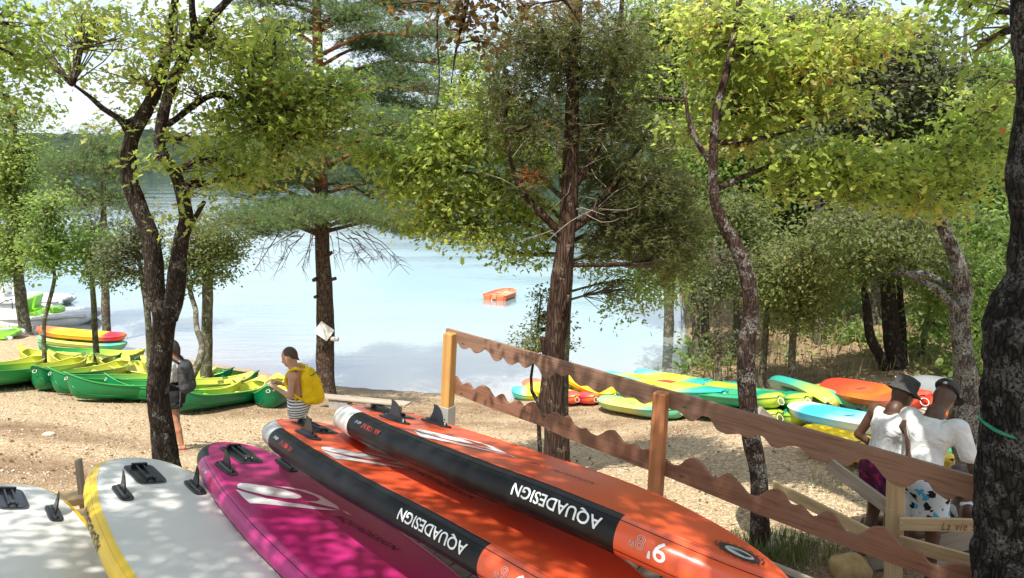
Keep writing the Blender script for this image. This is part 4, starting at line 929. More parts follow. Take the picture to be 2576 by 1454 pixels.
# --- the juniper behind the fence
JU = newtree('juniper_tree', 1398, 1200, 9.0, 'shaggy-barked juniper standing just behind the first bay of the wavy fence')
sk = trunk(JU, 'trunk', [(1400, 1222), (1398, 1100), (1388, 1000), (1392, 900), (1402, 800), (1414, 690), (1424, 600), (1432, 500), (1436, 380), (1440, 270), (1446, 150), (1455, 0), (1462, -120)], [68, 62, 58, 56, 54, 50, 46, 44, 40, 34, 28, 22, 14], 9.0, M['bark_juniper'], .05, 24, .14, 6, ground_it=True)
sk += trunk(JU, 'limb', [(1424, 600, 9.0), (1370, 545, 8.9), (1320, 490, 8.85), (1292, 430, 8.8), (1272, 335, 8.8)], [26, 20, 16, 12, 6], 9, M['bark_juniper'], .06, 12, .2, seed=2)
sk += trunk(JU, 'limb', [(1436, 580, 9.0), (1490, 535, 9.05), (1530, 480, 9.1), (1575, 420, 9.2), (1600, 380, 9.3)], [22, 18, 15, 12, 6], 9, M['bark_juniper'], .06, 12, .2, seed=3)
sk += trunk(JU, 'limb', [(1440, 470, 9.0), (1490, 400, 9.1), (1520, 300, 9.2), (1545, 180, 9.2), (1560, 60, 9.2), (1570, -60, 9.2)], [26, 24, 22, 18, 14, 8], 9, M['bark_juniper'], .06, 12, .18, seed=4)
sk += trunk(JU, 'limb', [(1500, 330, 9.1), (1580, 262, 9.2), (1660, 250, 9.3), (1740, 255, 9.4)], [14, 13, 11, 6], 9, M['bark_juniper'], .06, 10, .18, seed=5)
trunk(JU, 'branch_stub', [(1386, 905, 9.0), (1372, 880, 8.95), (1364, 850, 8.9)], [26, 22, 18], 9, M['bark_juniper'], .03, 10, .25, seed=6)
trunk(JU, 'branch_stub', [(1412, 800, 8.9), (1426, 760, 8.8), (1432, 742, 8.8)], [14, 12, 9], 9, M['bark_juniper'], .03, 8, .2, seed=8)
jc = [cl(1320, 90, 9, 100, 85, .7), cl(1290, 200, 9, 80, 70, .7), cl(1440, 60, 9, 110, 80, .8), cl(1550, 120, 9.2, 110, 100, .8), cl(1340, 310, 9, 85, 65, .6), cl(1540, 300, 9.3, 110, 80, .8), cl(1610, 440, 9.4, 110, 70, .8), cl(1560, 520, 9.4, 80, 60, .6), cl(1470, 190, 9.2, 90, 70, .6, .8),
      cl(1340, 440, 9, 60, 50, .5, .7), cl(1640, 590, 9.6, 110, 50, .7), cl(1520, 600, 9.5, 60, 40, .5), cl(1680, 480, 9.6, 90, 60, .7), cl(1650, 330, 9.5, 80, 60, .7, .7), cl(1380, 150, 9.1, 80, 60, .6, .7), cl(1700, 640, 9.8, 90, 50, .6, .8), cl(1480, 380, 9.6, 60, 60, .4, .6), cl(1600, 560, 9.7, 110, 50, .7), cl(1540, 440, 9.6, 90, 60, .6, .8), cl(1720, 560, 9.8, 80, 60, .6, .8), cl(1250, 300, 9, 50, 50, .4, .5), cl(1230, 130, 9.2, 60, 50, .5, .4)]
crown(JU, jc, 34, 12, .15, JUNI, M['juniper'], .17, 1.0, 41, sk, M['bark_juniper'], .009, (.45, .22), updir=.5, hang=.10, limb_r=.03, cov=2.1)
TV = []; TF = []
for i in range(70):                                          # silvery bare twigs in the crown
    k = np.random.default_rng(i).integers(len(sk)); a = Vector(sk[k]); 
    if a.z < at(1400, 640, 9).z: continue
    e = a + Vector((pr.uniform(-.8, .8), pr.uniform(-.7, .2), pr.uniform(-.4, .5))); mid = (a + e) / 2 + Vector((pr.uniform(-.15, .15), 0, pr.uniform(-.15, .15))); pts = resample([a - JU.location, mid - JU.location, e - JU.location], .12)
    v, f = tube_vf(pts, [.008 * (1 - .7 * j / len(pts)) for j in range(len(pts))], 4, caps=False, base=len(TV)); TV += v; TF += f
mesh('dead_twigs', TV, TF, M['twig_pale'], JU, True)['kind'] = 'stuff'
crown(JU, [cl(1340, 440, 8.7, 24, 18, .12, 1)], 400, 8, .10, JUNI, M['redleaf'], .06, 1, 43, name='red_sprays')

# --- the young oak whose branches reach out behind the juniper
OB = newtree('oak_tree', 1432, 1150, 10.6, 'leafy young oak hidden behind the juniper, its bright branches reaching out over the lake')
sk = trunk(OB, 'trunk', [(1420, 1160), (1415, 1000), (1422, 800), (1430, 640), (1420, 500), (1400, 300), (1390, 100)], [34, 30, 28, 26, 22, 16, 10], 10.6, M['bark_grey'], .1, 12, .1, ground_it=True)
for nd in [[(1426, 620), (1340, 570), (1230, 545), (1120, 560), (1060, 590)], [(1425, 560), (1320, 480), (1200, 440), (1080, 420), (980, 400), (910, 380)], [(1420, 500), (1300, 400), (1200, 350), (1100, 330), (1010, 320)], [(1400, 330), (1300, 270), (1220, 230), (1160, 210)], [(1428, 640), (1380, 640), (1320, 640), (1270, 630)]]:
    sk += trunk(OB, 'limb', nd, list(np.linspace(14, 4, len(nd))), 10.2, M['bark_grey'], .12, 8, .15, seed=len(sk))
oc = [cl(950, 385, 10, 70, 45, .5, 1.2), cl(1040, 420, 10, 80, 60, .6, 1.2), cl(1140, 390, 10, 90, 60, .7, 1.1), cl(1240, 350, 10, 90, 60, .7, .9), cl(1110, 500, 10, 100, 60, .7, 1.1), cl(1230, 480, 10.1, 100, 70, .7, 1.1), cl(1330, 540, 10.1, 80, 60, .6, .9), cl(1190, 580, 10, 110, 40, .6, 1.0), cl(1290, 630, 10, 70, 32, .5, .8),
      cl(1060, 570, 10, 60, 32, .4, .8), cl(1190, 230, 10, 60, 45, .5, .7), cl(1150, 300, 10, 60, 40, .4, .7), cl(1330, 400, 10.4, 70, 60, .5, .8), cl(1180, 160, 10.2, 60, 50, .4, .6), cl(1090, 330, 10, 80, 45, .5, .9), cl(1250, 290, 10.2, 80, 50, .5, .8), cl(1000, 470, 10, 60, 40, .4, .8), cl(1370, 620, 10.2, 40, 40, .3, .6)]
crown(OB, oc, 17, 15, .098, OAK, M['oakleaf'], .22, .5, 51, sk, M['bark_grey'], .009, (.42, .2), singles=300, limb_r=.025, cov=1.4)
crown(OB, [cl(1640, 660, 10.8, 70, 50, .5, .7), cl(1580, 730, 11, 60, 70, .4, .6), cl(1500, 640, 10.8, 50, 40, .4, .8), cl(1680, 720, 11.2, 60, 40, .4, .6)], 17, 15, .075, OAKS, M['midleaf'], .2, .8, 52, sk, M['bark_grey'], .008, (.6, .2), hang=.1, name='lower_crown', limb_r=.02)

# --- right: leaning lichened oak and the grey oak by the men
T4 = newtree('oak_tree', 1915, 1370, 6.7, 'slim leaning oak with pale lichen patches, crossing behind the second bay of the fence')
sk = trunk(T4, 'trunk', [(1918, 1385), (1912, 1300), (1908, 1200), (1888, 1090), (1880, 1000), (1876, 900), (1888, 780), (1878, 690), (1850, 615), (1815, 555), (1795, 470), (1800, 300), (1835, 150), (1860, 0), (1870, -100)], [52, 46, 45, 43, 45, 45, 41, 39, 35, 30, 25, 21, 18, 15, 11], 6.7, M['bark_red'], .045, 20, .12, 6, ground_it=True)
for nd in [[(1800, 300, 6.8), (1900, 260, 7), (2020, 200, 7.2), (2140, 120, 7.3), (2250, 60, 7.4)], [(1797, 480, 6.8), (1880, 440, 7), (2000, 400, 7.2), (2100, 410, 7.3)], [(1830, 160, 6.7), (1900, 100, 6.9), (2000, 40, 7.0)], [(1797, 420, 6.8), (1740, 330, 6.8), (1720, 200, 6.9)], [(1800, 360, 6.8), (1900, 350, 7.0), (1990, 330, 7.1)]]:
    sk += trunk(T4, 'limb', nd, list(np.linspace(18, 5, len(nd))), 6.7, M['bark_red'], .08, 8, .15, seed=len(sk))
tc4 = [cl(1810, 60, 7, 100, 70, .6, .8), cl(1900, 130, 7, 110, 70, .7, 1.0), cl(2020, 170, 7.1, 110, 70, .7, 1.2), cl(2140, 110, 7.2, 110, 65, .7, 1.2), cl(2240, 60, 7.4, 70, 40, .5, .9), cl(1820, 240, 7.1, 90, 70, .6, .8), cl(1930, 280, 7.1, 100, 60, .6, 1.1), cl(2060, 260, 7.2, 100, 50, .6, 1.1), cl(1770, 150, 7.6, 70, 70, .5, .6), cl(1990, 70, 7.4, 100, 55, .6, .7), cl(1730, 330, 7.3, 60, 50, .5, .6), cl(1850, 370, 7.2, 80, 40, .5, .7), cl(1760, 20, 7.8, 80, 60, .6, .6)]
crown(T4, tc4, 26, 15, .085, OAK, M['oakleaf'], .19, .45, 61, sk, M['bark_red'], .008, (.55, .22), singles=300, limb_r=.02, cov=1.6)
T5 = newtree('oak_tree', 2450, 1240, 8.0, 'grey-barked oak with a forked trunk, between the two men and the great dark trunk')
sk = trunk(T5, 'trunk', [(2462, 1260), (2450, 1180), (2425, 1080), (2432, 980), (2420, 880), (2414, 800), (2424, 740), (2408, 660), (2380, 590), (2350, 520), (2330, 430)], [74, 68, 74, 60, 48, 46, 46, 36, 30, 24, 18], 8.0, M['bark_lichen'], .05, 20, .10, 6, ground_it=True)
sk += trunk(T5, 'limb', [(2416, 790, 8.0), (2390, 760, 7.9), (2350, 722, 7.9), (2300, 700, 7.8), (2260, 670, 7.7)], [24, 20, 17, 13, 8], 8, M['bark_lichen'], .06, 10, .15)
sk += trunk(T5, 'limb', [(2424, 750, 8.0), (2400, 730, 8.1), (2330, 690, 8.2), (2240, 690, 8.2)], [20, 18, 14, 7], 8, M['bark_lichen'], .06, 10, .15, seed=4)
for nd in [[(2350, 520, 7.9), (2240, 460, 7.5), (2130, 440, 7.2), (2020, 420, 7.0)], [(2335, 450, 7.9), (2260, 400, 7.5), (2180, 360, 7.3)], [(2330, 440, 8), (2400, 380, 7.6), (2480, 300, 7.3)]]:
    sk += trunk(T5, 'limb', nd, list(np.linspace(15, 5, len(nd))), 8, M['bark_lichen'], .08, 8, .15, seed=len(sk))
tc5 = [cl(2020, 420, 7, 90, 50, .5, 1.2), cl(2120, 400, 7, 100, 55, .6, 1.2), cl(2230, 430, 7.1, 100, 60, .6, 1.1), cl(2340, 400, 7.2, 90, 60, .6, 1.1), cl(2130, 480, 7, 90, 34, .4, .8), cl(2280, 500, 7.2, 90, 36, .4, .8), cl(2440, 330, 7.0, 60, 60, .5, 1.0), cl(2490, 250, 6.9, 50, 50, .4, 1.0), cl(2420, 440, 7.3, 60, 50, .4, .8), cl(1980, 480, 7, 50, 26, .3, .7), cl(2380, 520, 7.4, 60, 40, .4, .6)]
crown(T5, tc5, 26, 15, .088, OAK, M['oakleaf'], .19, .45, 71, sk, M['bark_lichen'], .008, (.5, .22), singles=300, limb_r=.02, cov=1.6)

# --- the great dark trunk at the right edge
T6 = newtree('cork_oak_tree', 2560, 1500, 4.3, 'great dark rough trunk filling the right edge of the photo, a green rope round it')
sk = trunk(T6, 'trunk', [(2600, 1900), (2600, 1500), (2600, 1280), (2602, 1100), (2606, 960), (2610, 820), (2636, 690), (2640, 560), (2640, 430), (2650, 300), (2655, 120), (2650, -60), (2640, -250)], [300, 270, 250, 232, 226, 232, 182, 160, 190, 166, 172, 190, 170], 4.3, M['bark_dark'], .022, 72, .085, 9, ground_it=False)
sk += trunk(T6, 'limb', [(2640, -40, 4.3), (2560, -130, 4.5), (2400, -260, 5.0), (2200, -400, 5.6)], [120, 90, 70, 50], 4.3, M['bark_dark'], .06, 16, .12)
base = T6.location; rn = []
for i in range(60):                                          # rope laid round the trunk
    a = 2 * pi * i / 59; p = at(2602, 1078, 4.3); rn.append(Vector((p.x + cos(a) * .272, p.y + sin(a) * .272, p.z - .02 * cos(a * 1.0) + .01 * sin(3 * a))))
rp_ = tube('rope', rn, .011, M['rope'], None, 8); tagp(rp_, 'thin green rope tied around the great dark trunk', 'rope')
tc6 = [cl(2470, 110, 5.4, 70, 60, .4, .8), cl(2420, 30, 5.6, 70, 50, .4, .8), cl(2540, 200, 5.2, 60, 60, .35, .8), cl(2500, 30, 5.0, 80, 60, .4, .8), cl(2350, -30, 5.8, 80, 50, .4, .8), ((2.2, 2.2, 6.6), (1.2, 1.0, .5), 1.1), ((3.2, 2.9, 6.4), (1.0, 1.0, .5), 1.0), ((1.2, 2.6, 7.2), (1.1, 1.0, .5), .9), ((3.4, 4.6, 7.4), (1.2, 1.2, .6), .7)]
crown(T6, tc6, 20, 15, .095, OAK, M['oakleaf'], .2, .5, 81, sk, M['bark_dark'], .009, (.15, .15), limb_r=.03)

# --- foliage hanging in from above and from the left
H1 = newtree('oak_tree', -260, 1200, 6.0, 'dark out-of-frame oak whose leaves hang in at the upper left corner')
sk = trunk(H1, 'trunk', [(-300, 1500), (-320, 900), (-280, 500), (-200, 200), (-150, -100)], [90, 80, 70, 60, 40], 6.0, M['bark_oak'], .1, 14, .1, ground_it=True)
crown(H1, [cl(20, 60, 5, 90, 60, .4, .9), cl(60, 150, 5.2, 60, 60, .3, .9), cl(10, 240, 5.2, 60, 70, .4, .7), cl(-60, 120, 5.5, 90, 120, .6, .8)], 26, 14, .07, OAK, M['oakleaf'], .15, .7, 91, sk, M['bark_oak'], .007, (.1, .15), limb_r=.02)
H2 = empty('oak_tree', (-.6, -1.6, tz(-.6, -1.6)), 0, 'tall oak over the viewer, brownish leafy twigs dangling at the top left of the juniper', 'tree')
def wtrunk(tree, name, pts, rad, m, step=.12, sides=12, seed=0, bump=.1):
    pl, rr = resample(pts, step, rad); b0 = Vector(tree.location); V, F = tube_vf([Vector(p) - b0 for p in pl], rr, sides, bump=bump, bfreq=5, seed=seed); mesh(name, V, F, m, tree, True); return [np.array(p) for p in pl]
sk = wtrunk(H2, 'trunk', [(-.6, -1.6, .7), (-.55, -1.5, 3), (-.4, -1.2, 5.2), (-.3, -.6, 7.2), (-.2, 0, 8.6)], [.24, .2, .17, .12, .06], M['bark_oak'])
e5 = at(1170, -420, 5.0)
sk += wtrunk(H2, 'limb', [(-.4, -1.1, 5.6), (-.4, .8, 6.6), (-.35, 3, 6.9), tuple(e5)], [.1, .08, .06, .035], M['bark_oak'], seed=2)
for q in [[(-.35, -.9, 6.2), (-1.4, .2, 7.0), (-2.6, 1.0, 7.3)], [(-.35, -.8, 6.4), (.8, .3, 7.0), (1.8, 1.2, 7.2)], [(-.3, -.4, 7.2), (-.9, 1.2, 7.9), (-1.2, 2.6, 8.1)]]: sk += wtrunk(H2, 'limb', q, [.07, .05, .02], M['bark_oak'], seed=4)
oh = [((-2.5, 1.0, 7.3), (1.1, 1.0, .5), .75), ((-1.2, .4, 7.0), (1.0, .9, .5), .65), ((.0, .9, 7.3), (1.1, 1.0, .5), .75), ((1.2, .8, 7.1), (1.1, 1.0, .5), .7), ((-1.7, 2.2, 7.8), (1.2, 1.0, .5), .65), ((-.2, 2.4, 8.0), (1.2, 1.0, .5), .6), ((-3.6, 2.2, 7.4), (1.1, 1.0, .5), .75), ((-3.4, .6, 6.9), (1.0, .9, .5), .7), ((1.0, 2.2, 7.9), (1.0, .9, .5), .6), ((-4.7, 3.2, 7.4), (1.1, 1.0, .5), .7)]
crown(H2, oh, 20, 15, .10, OAK, M['oakleaf'], .25, .5, 97, sk, M['bark_oak'], .010, (.4, .2), limb_r=.03)
sk = trunk(H2, 'limb', [(1170, -420), (1185, -200), (1175, 0), (1150, 110), (1135, 210)], [22, 16, 12, 7, 3], 5.0, M['bark_oak'], .05, 8, .1)
sk += trunk(H2, 'limb', [(1185, -150), (1120, -60), (1100, 60), (1105, 200), (1095, 300)], [12, 9, 6, 4, 2], 5.0, M['bark_oak'], .05, 6, .1)
sk += trunk(H2, 'limb', [(1185, -200), (1330, -100), (1420, 0), (1460, 60)], [14, 10, 7, 3], 5.0, M['bark_oak'], .05, 6, .1)
crown(H2, [cl(1190, 60, 5, 50, 60, .2, .8), cl(1140, 20, 5, 50, 40, .2, .7), cl(1300, 20, 5.2, 80, 30, .2, .6), cl(1420, 10, 5.2, 70, 24, .2, .5), cl(1010, 10, 5.2, 80, 24, .2, .5), cl(1230, 110, 5, 20, 30, .1, .6)], 60, 12, .065, OVAL, M['brownleaf'], .11, .8, 95, sk, M['bark_oak'], .004, (.5, .3), limb_r=.006, name='brown_crown')

# --- the small trees along the left shore
def small_tree(name, label, nodes, wpx, y, clumps, per, leaves, size, tmpl, m, bark, sr=.3, flat=.6, seed=0, tint=(.5, .25), hang=0, cat='tree', group=None, twr=.012, cov=1.0):
    t = newtree(name, nodes[0][0], nodes[0][1], y, label, cat, group)
    P0 = at(nodes[0][0], nodes[0][1], y); s_ = trunk(t, 'trunk', nodes, wpx, y, bark, .12, 12, .10, 4, seed=seed, ground_it=True)
    crown(t, clumps, per, leaves, size, tmpl, m, sr, flat, seed + 100, s_, bark, twr, tint, hang=hang, limb_r=.04, cov=cov)
    return t
GL = 'small trees on the left shore'
small_tree('poplar_tree', 'pale green poplar at the far left, thick grey trunk beside the pedal boats', [(64, 836), (55, 770), (47, 700), (40, 600), (36, 420), (40, 260)], [30, 27, 24, 18, 12, 6], 26, [cl(20, 300, 26, 60, 70, 1.2, .5), cl(60, 400, 26, 70, 70, 1.2), cl(20, 470, 26, 60, 70, 1.2), cl(70, 540, 26, 60, 60, 1), cl(40, 620, 26, 70, 60, 1), cl(10, 680, 26, 40, 40, .8, .8), cl(95, 270, 26, 30, 50, .6, .25)], 9, 15, .14, OVAL, M['midleaf'], M['bark_grey'], .38, .8, 1, (.65, .2), group=GL, cov=1.5)
small_tree('young_ash_tree', 'slender bent sapling with a wavy pale trunk among the canoes', [(109, 912), (110, 830), (118, 780), (134, 720), (136, 680), (120, 600)], [12, 11, 10, 9, 8, 5], 17.5, [cl(110, 620, 17.5, 50, 50, .6), cl(160, 600, 17.5, 45, 50, .6), cl(130, 660, 17.5, 40, 35, .5), cl(120, 540, 17.5, 50, 40, .6, .8), cl(150, 500, 17.5, 40, 50, .5, .6)], 14, 15, .11, OVAL, M['midleaf'], M['bark_grey'], .25, .7, 2, (.4, .2), group=GL)
small_tree('young_ash_tree', 'thin straight sapling rising between two yellow canoe ends', [(243, 900), (238, 830), (236, 770), (232, 710), (228, 640), (226, 560)], [16, 14, 13, 12, 10, 6], 18.6, [cl(225, 660, 18.6, 50, 40, .7), cl(250, 700, 18.6, 30, 20, .3, .8), cl(200, 620, 18.6, 45, 40, .6), cl(260, 620, 18.6, 40, 50, .6)], 14, 15, .11, OVAL, M['midleaf'], M['bark_grey'], .25, .7, 3, (.3, .2), group=GL)
small_tree('pine_tree', 'soft green pine beyond the saplings on the left, hiding the shoreline', [(270, 870), (265, 760), (262, 600), (258, 420), (250, 330)], [22, 20, 16, 10, 5], 25, [cl(240, 360, 25, 70, 40, 1, .8), cl(190, 420, 25, 80, 40, 1.2), cl(280, 420, 25, 60, 40, 1), cl(210, 500, 25, 70, 40, 1.1), cl(300, 500, 25, 50, 40, 1, .8), cl(230, 575, 25, 60, 36, 1, .8), cl(140, 470, 25, 40, 30, .8, .6), cl(330, 370, 25, 40, 30, .8, .8)], 7, 12, .24, NEEDLE, M['needle'], M['bark_grey'], .34, .6, 4, (.6, .2), group=GL, cov=2.2)
small_tree('holm_oak_tree', 'silvery low-crowned olive-like tree just left of the forked oak', [(372, 905), (372, 800), (360, 720), (350, 650)], [16, 15, 13, 8], 17, [cl(300, 640, 17, 60, 45, .7), cl(350, 600, 17, 60, 40, .7), cl(280, 690, 17, 40, 30, .5, .8), cl(340, 690, 17, 40, 30, .5, .8), cl(360, 560, 17, 40, 30, .5, .6)], 17, 15, .09, OVAL, M['silver'], M['bark_grey'], .22, .8, 5, (.5, .3), group=GL)
tt = small_tree('holm_oak_tree', 'stout straight holm oak on the shore behind the canoes, right of the forked oak', [(514, 928), (520, 850), (522, 770), (524, 700), (530, 620)], [30, 28, 27, 25, 14], 17.2, [cl(520, 640, 17.2, 80, 50, .9), cl(470, 660, 17.2, 50, 40, .6), cl(570, 620, 17.2, 50, 50, .7), cl(540, 690, 17.2, 50, 30, .6, .8), cl(500, 590, 17.2, 70, 40, .8, .8), cl(470, 710, 17.2, 30, 24, .4, .8)], 18, 16, .085, OVAL, M['holm'], M['bark_grey'], .22, .8, 6, (.5, .3), group=GL)
trunk(tt, 'side_stem', [(480, 955, 15.8), (502, 905, 16), (508, 870, 16.2), (494, 820, 16.5), (492, 780, 16.8), (480, 740, 17), (470, 700, 17.2)], [20, 18, 15, 13, 13, 12, 8], 16, M['bark_grey'], .1, 10, .12)
small_tree('holm_oak_tree', 'little dark-leaved oak sapling leaning beside the juniper trunk, behind the fence', [(1362, 1030), (1352, 1008), (1338, 985), (1336, 950), (1343, 905), (1350, 860), (1355, 800), (1362, 740)], [13, 11, 9, 8, 7, 6, 5, 3], 9.9, [cl(1335, 850, 9.9, 45, 24, .3), cl(1365, 800, 9.9, 30, 30, .25), cl(1330, 880, 9.9, 34, 14, .2), cl(1420, 870, 9.9, 30, 14, .2, .8), cl(1365, 745, 9.9, 18, 22, .2), cl(1410, 800, 9.9, 30, 16, .2, .6), cl(1425, 830, 9.9, 14, 14, .2, .6)], 70, 12, .055, OAKS, M['holm'], M['bark_oak'], .12, .6, 7, (.3, .2), twr=.004)
# --- right bank: trunks one can tell apart, crowns merging above
GR = 'trees standing on the right-hand bank'
def dark(name, label, nodes, wpx, y, clumps, seed, m='holm', per=8, size=.12, tint=(.4, .3), bark='bark_grey', hang=.15):
    return small_tree(name, label, nodes, wpx, y, clumps, per, 15, size, OVAL, M[m], M[bark], .34, .9, seed, tint, hang, group=GR)
dark('bank_tree', 'mossy trunk at the water edge, leftmost of the trees on the right bank', [(1765, 935), (1752, 850), (1748, 780), (1738, 700), (1720, 600)], [24, 22, 20, 18, 10], 21.5, [cl(1740, 640, 21.5, 90, 50, 1.2), cl(1700, 560, 21.5, 90, 60, 1.2), cl(1790, 560, 21.5, 90, 60, 1.2), cl(1640, 690, 21.0, 60, 40, .8, .6)], 11, 'midleaf', 7, .15, (.45, .25))
dark('bank_tree', 'dark doubled trunk right behind the mossy one on the bank', [(1786, 945), (1776, 860), (1772, 780), (1770, 690), (1760, 600)], [26, 24, 20, 18, 10], 21.9, [cl(1810, 660, 22, 80, 50, 1.1), cl(1850, 600, 22, 80, 60, 1.2)], 12)
dark('bank_tree', 'slim pale trunk rising from behind the yellow and teal kayak end', [(1812, 985), (1806, 900), (1802, 800), (1800, 700), (1796, 600)], [17, 17, 15, 13, 7], 17.6, [cl(1800, 720, 17.6, 45, 40, .6, .8), cl(1820, 650, 17.6, 60, 50, .8, .8), cl(1815, 850, 17.4, 28, 40, .3, .6)], 13, 'silver', 12, .09, (.3, .3))
dark('bank_tree', 'thin dark trunk just left of the lichened leaning oak', [(1838, 948), (1846, 880), (1852, 800), (1850, 700)], [22, 18, 16, 9], 21.8, [cl(1880, 600, 21, 80, 70, 1.2), cl(1850, 520, 20, 80, 60, 1.2)], 14)
dark('bank_tree', 'greenish thin trunk just right of the lichened leaning oak', [(1914, 985), (1920, 920), (1925, 850), (1932, 770), (1940, 690)], [18, 17, 16, 14, 8], 18.5, [cl(1950, 740, 18.5, 60, 50, .8), cl(1930, 660, 18, 70, 50, .9), cl(1990, 690, 18.2, 60, 50, .8)], 15, 'holm', 11, .10, (.65, .25))
dark('bank_tree', 'straight brown trunk standing behind the green kayak stack', [(1990, 990), (1992, 920), (1994, 860), (2000, 790), (2004, 700)], [19, 18, 18, 17, 9], 18, [cl(2010, 780, 18, 70, 45, .8), cl(1980, 700, 17.6, 80, 50, .9), cl(2060, 720, 18, 70, 60, .9), cl(2030, 640, 17, 90, 60, 1)], 16, 'holm', 11, .10, (.75, .2))
tk = dark('bank_tree', 'broad cluster of dark leaning trunks behind the man in the bucket hat', [(2262, 985), (2250, 900), (2240, 800), (2232, 700), (2225, 560)], [52, 44, 40, 34, 20], 19, [cl(2230, 620, 18, 100, 60, 1.2), cl(2330, 640, 18, 90, 60, 1), cl(2160, 640, 18, 90, 60, 1.1), cl(2120, 560, 16, 110, 60, 1.2), cl(2280, 560, 16, 110, 60, 1.2)], 17, 'holm', 9, .11, (.3, .25), 'bark_oak')
trunk(tk, 'side_stem', [(2252, 985), (2215, 900), (2190, 850), (2180, 780), (2172, 700)], [30, 26, 24, 20, 12], 18.8, M['bark_oak'], .1, 12, .1, seed=4); trunk(tk, 'side_stem', [(2270, 985), (2272, 900), (2268, 800), (2262, 700)], [24, 22, 18, 12], 19.2, M['bark_oak'], .1, 12, .1, seed=6)
dark('bank_tree', 'pale thin leaning trunk deep in the shade left of the grey oak', [(2310, 960), (2318, 890), (2330, 820), (2340, 740), (2350, 660)], [18, 16, 15, 13, 8], 20, [cl(2370, 740, 19, 70, 60, 1), cl(2400, 650, 19, 80, 60, 1), cl(2340, 820, 19, 40, 40, .6, .6), cl(2460, 700, 18, 70, 70, 1), cl(2480, 560, 16, 70, 70, 1)], 18, 'midleaf', 9, .13, (.2, .2))
# trees behind, filling the upper right
GB2 = 'tall trees filling the background at the upper right'
for i, (x, yb, Y, hh, lab, m, ti, c) in enumerate([
    (1680, 900, 26, 0, 'tall light green poplar behind the juniper, its crown at the top of the photo', 'midleaf', .8, [(1650, 60, 110, 80), (1700, 160, 110, 80), (1650, 270, 100, 80), (1740, 380, 110, 80), (1700, 480, 100, 70), (1600, 180, 70, 80)]),
    (1860, 900, 24, 0, 'tall green tree behind the leaning oak, crown spreading at the top', 'midleaf', .5, [(1840, 40, 120, 70), (1960, 90, 120, 70), (1880, 220, 120, 80), (1830, 400, 110, 80), (1930, 480, 110, 80), (1900, 330, 100, 70)]),
    (2060, 920, 22, 0, 'grey-green willow-leaved tree in the middle of the upper right', 'silver', .35, [(2100, 60, 110, 60), (2200, 170, 120, 70), (2290, 240, 110, 80), (2160, 280, 110, 70), (2080, 380, 110, 70), (2300, 110, 80, 50), (2380, 190, 70, 50)]),
    (2200, 920, 24, 0, 'dark holm oak with dense shaded crown right of centre', 'holm', .25, [(2240, 330, 110, 70), (2140, 420, 120, 70), (2280, 430, 120, 70), (2060, 520, 120, 70), (2200, 530, 120, 70), (1960, 580, 110, 70), (2330, 520, 110, 70)]),
    (2420, 920, 22, 0, 'deep green tree behind the grey oak, right of the holm oak', 'midleaf', .15, [(2400, 300, 90, 80), (2480, 200, 90, 90), (2500, 350, 80, 90), (2440, 450, 100, 80), (2540, 520, 80, 90), (2500, 620, 90, 90), (2420, 800, 90, 70), (2540, 760, 80, 110)])]):
    small_tree('background_tree', lab, [(x, yb), (x + 4, 700), (x - 6, 480), (x, 250), (x + 10, 60)], [26, 24, 20, 14, 8], Y, [cl(a, b, Y, c_, d_, 1.4) for a, b, c_, d_ in c], 5.5, 15, .17, OVAL, M[m], M['bark_grey'], .42, .8, 30 + i, (ti, .22), .1, group=GB2, twr=.015, cov=1.7)
# undergrowth and the wood beyond: nobody could count it
wood_ = empty('undergrowth', (0, 0, 0), 0, 'tangled undergrowth and leafy wood behind the right bank', 'undergrowth', kind='stuff')
uc = [cl(a, b, Y, rx, ry, rd, d) for a, b, Y, rx, ry, rd, d in [(2130, 870, 22, 50, 60, .8, 1.1), (2080, 900, 23, 60, 40, .8, .9), (2160, 930, 22, 40, 40, .6, 1), (2080, 790, 26, 90, 60, 1, 1), (2200, 800, 27, 90, 80, 1.4, 1), (2330, 880, 25, 70, 90, 1.4, 1), (2420, 860, 25, 90, 100, 1.4, 1), (2520, 880, 24, 90, 110, 1.4, 1), (1990, 800, 30, 90, 70, 1.4, .9), (1900, 740, 32, 90, 80, 1.4, .9), (1880, 850, 34, 60, 50, 1, .5), (2050, 660, 30, 130, 90, 2, 1), (2200, 640, 32, 130, 100, 2, 1), (2350, 640, 30, 130, 110, 2, 1), (2500, 680, 30, 130, 130, 2, 1), (1800, 640, 32, 90, 80, 2, .9), (2280, 940, 22, 40, 30, .6, .8), (1780, 480, 34, 130, 100, 2, .9), (1960, 420, 36, 150, 120, 2, .9), (2150, 400, 36, 160, 130, 2, .9), (2350, 380, 36, 160, 130, 2, .9), (2520, 420, 34, 120, 140, 2, .9), (2150, 970, 20, 60, 20, .5, .8), (2330, 960, 21, 70, 24, .5, .8), (2440, 960, 21, 60, 40, .6, .8)]]
uc += [cl(1745, 880, 21.3, 26, 40, .4, .5), cl(1770, 940, 20.8, 50, 16, .4, .9), cl(1850, 930, 21, 50, 26, .5, .8)] + [cl(a, b, Y, rx, ry, rd, d) for a, b, Y, rx, ry, rd, d in [(2020, 930, 21, 50, 26, .5, 1), (2100, 955, 20, 60, 22, .5, 1.2), (2180, 900, 22, 50, 50, .7, 1.3), (2220, 955, 20, 60, 22, .5, 1.1), (2310, 920, 20, 60, 40, .6, 1.2), (2400, 950, 17, 50, 30, .5, 1), (2460, 900, 18, 50, 60, .6, 1.2), (1960, 900, 26, 50, 40, .8, .9), (2050, 850, 25, 60, 50, .9, 1.2), (1900, 900, 28, 50, 30, .8, .6)]]
cr = crown(wood_, uc, 3.4, 16, .24, OVAL, M['midleaf'], .5, .9, 77, tint=(.3, .25), name='leaves', cov=1.4)
# shrubs at the far shore line seen through the pine


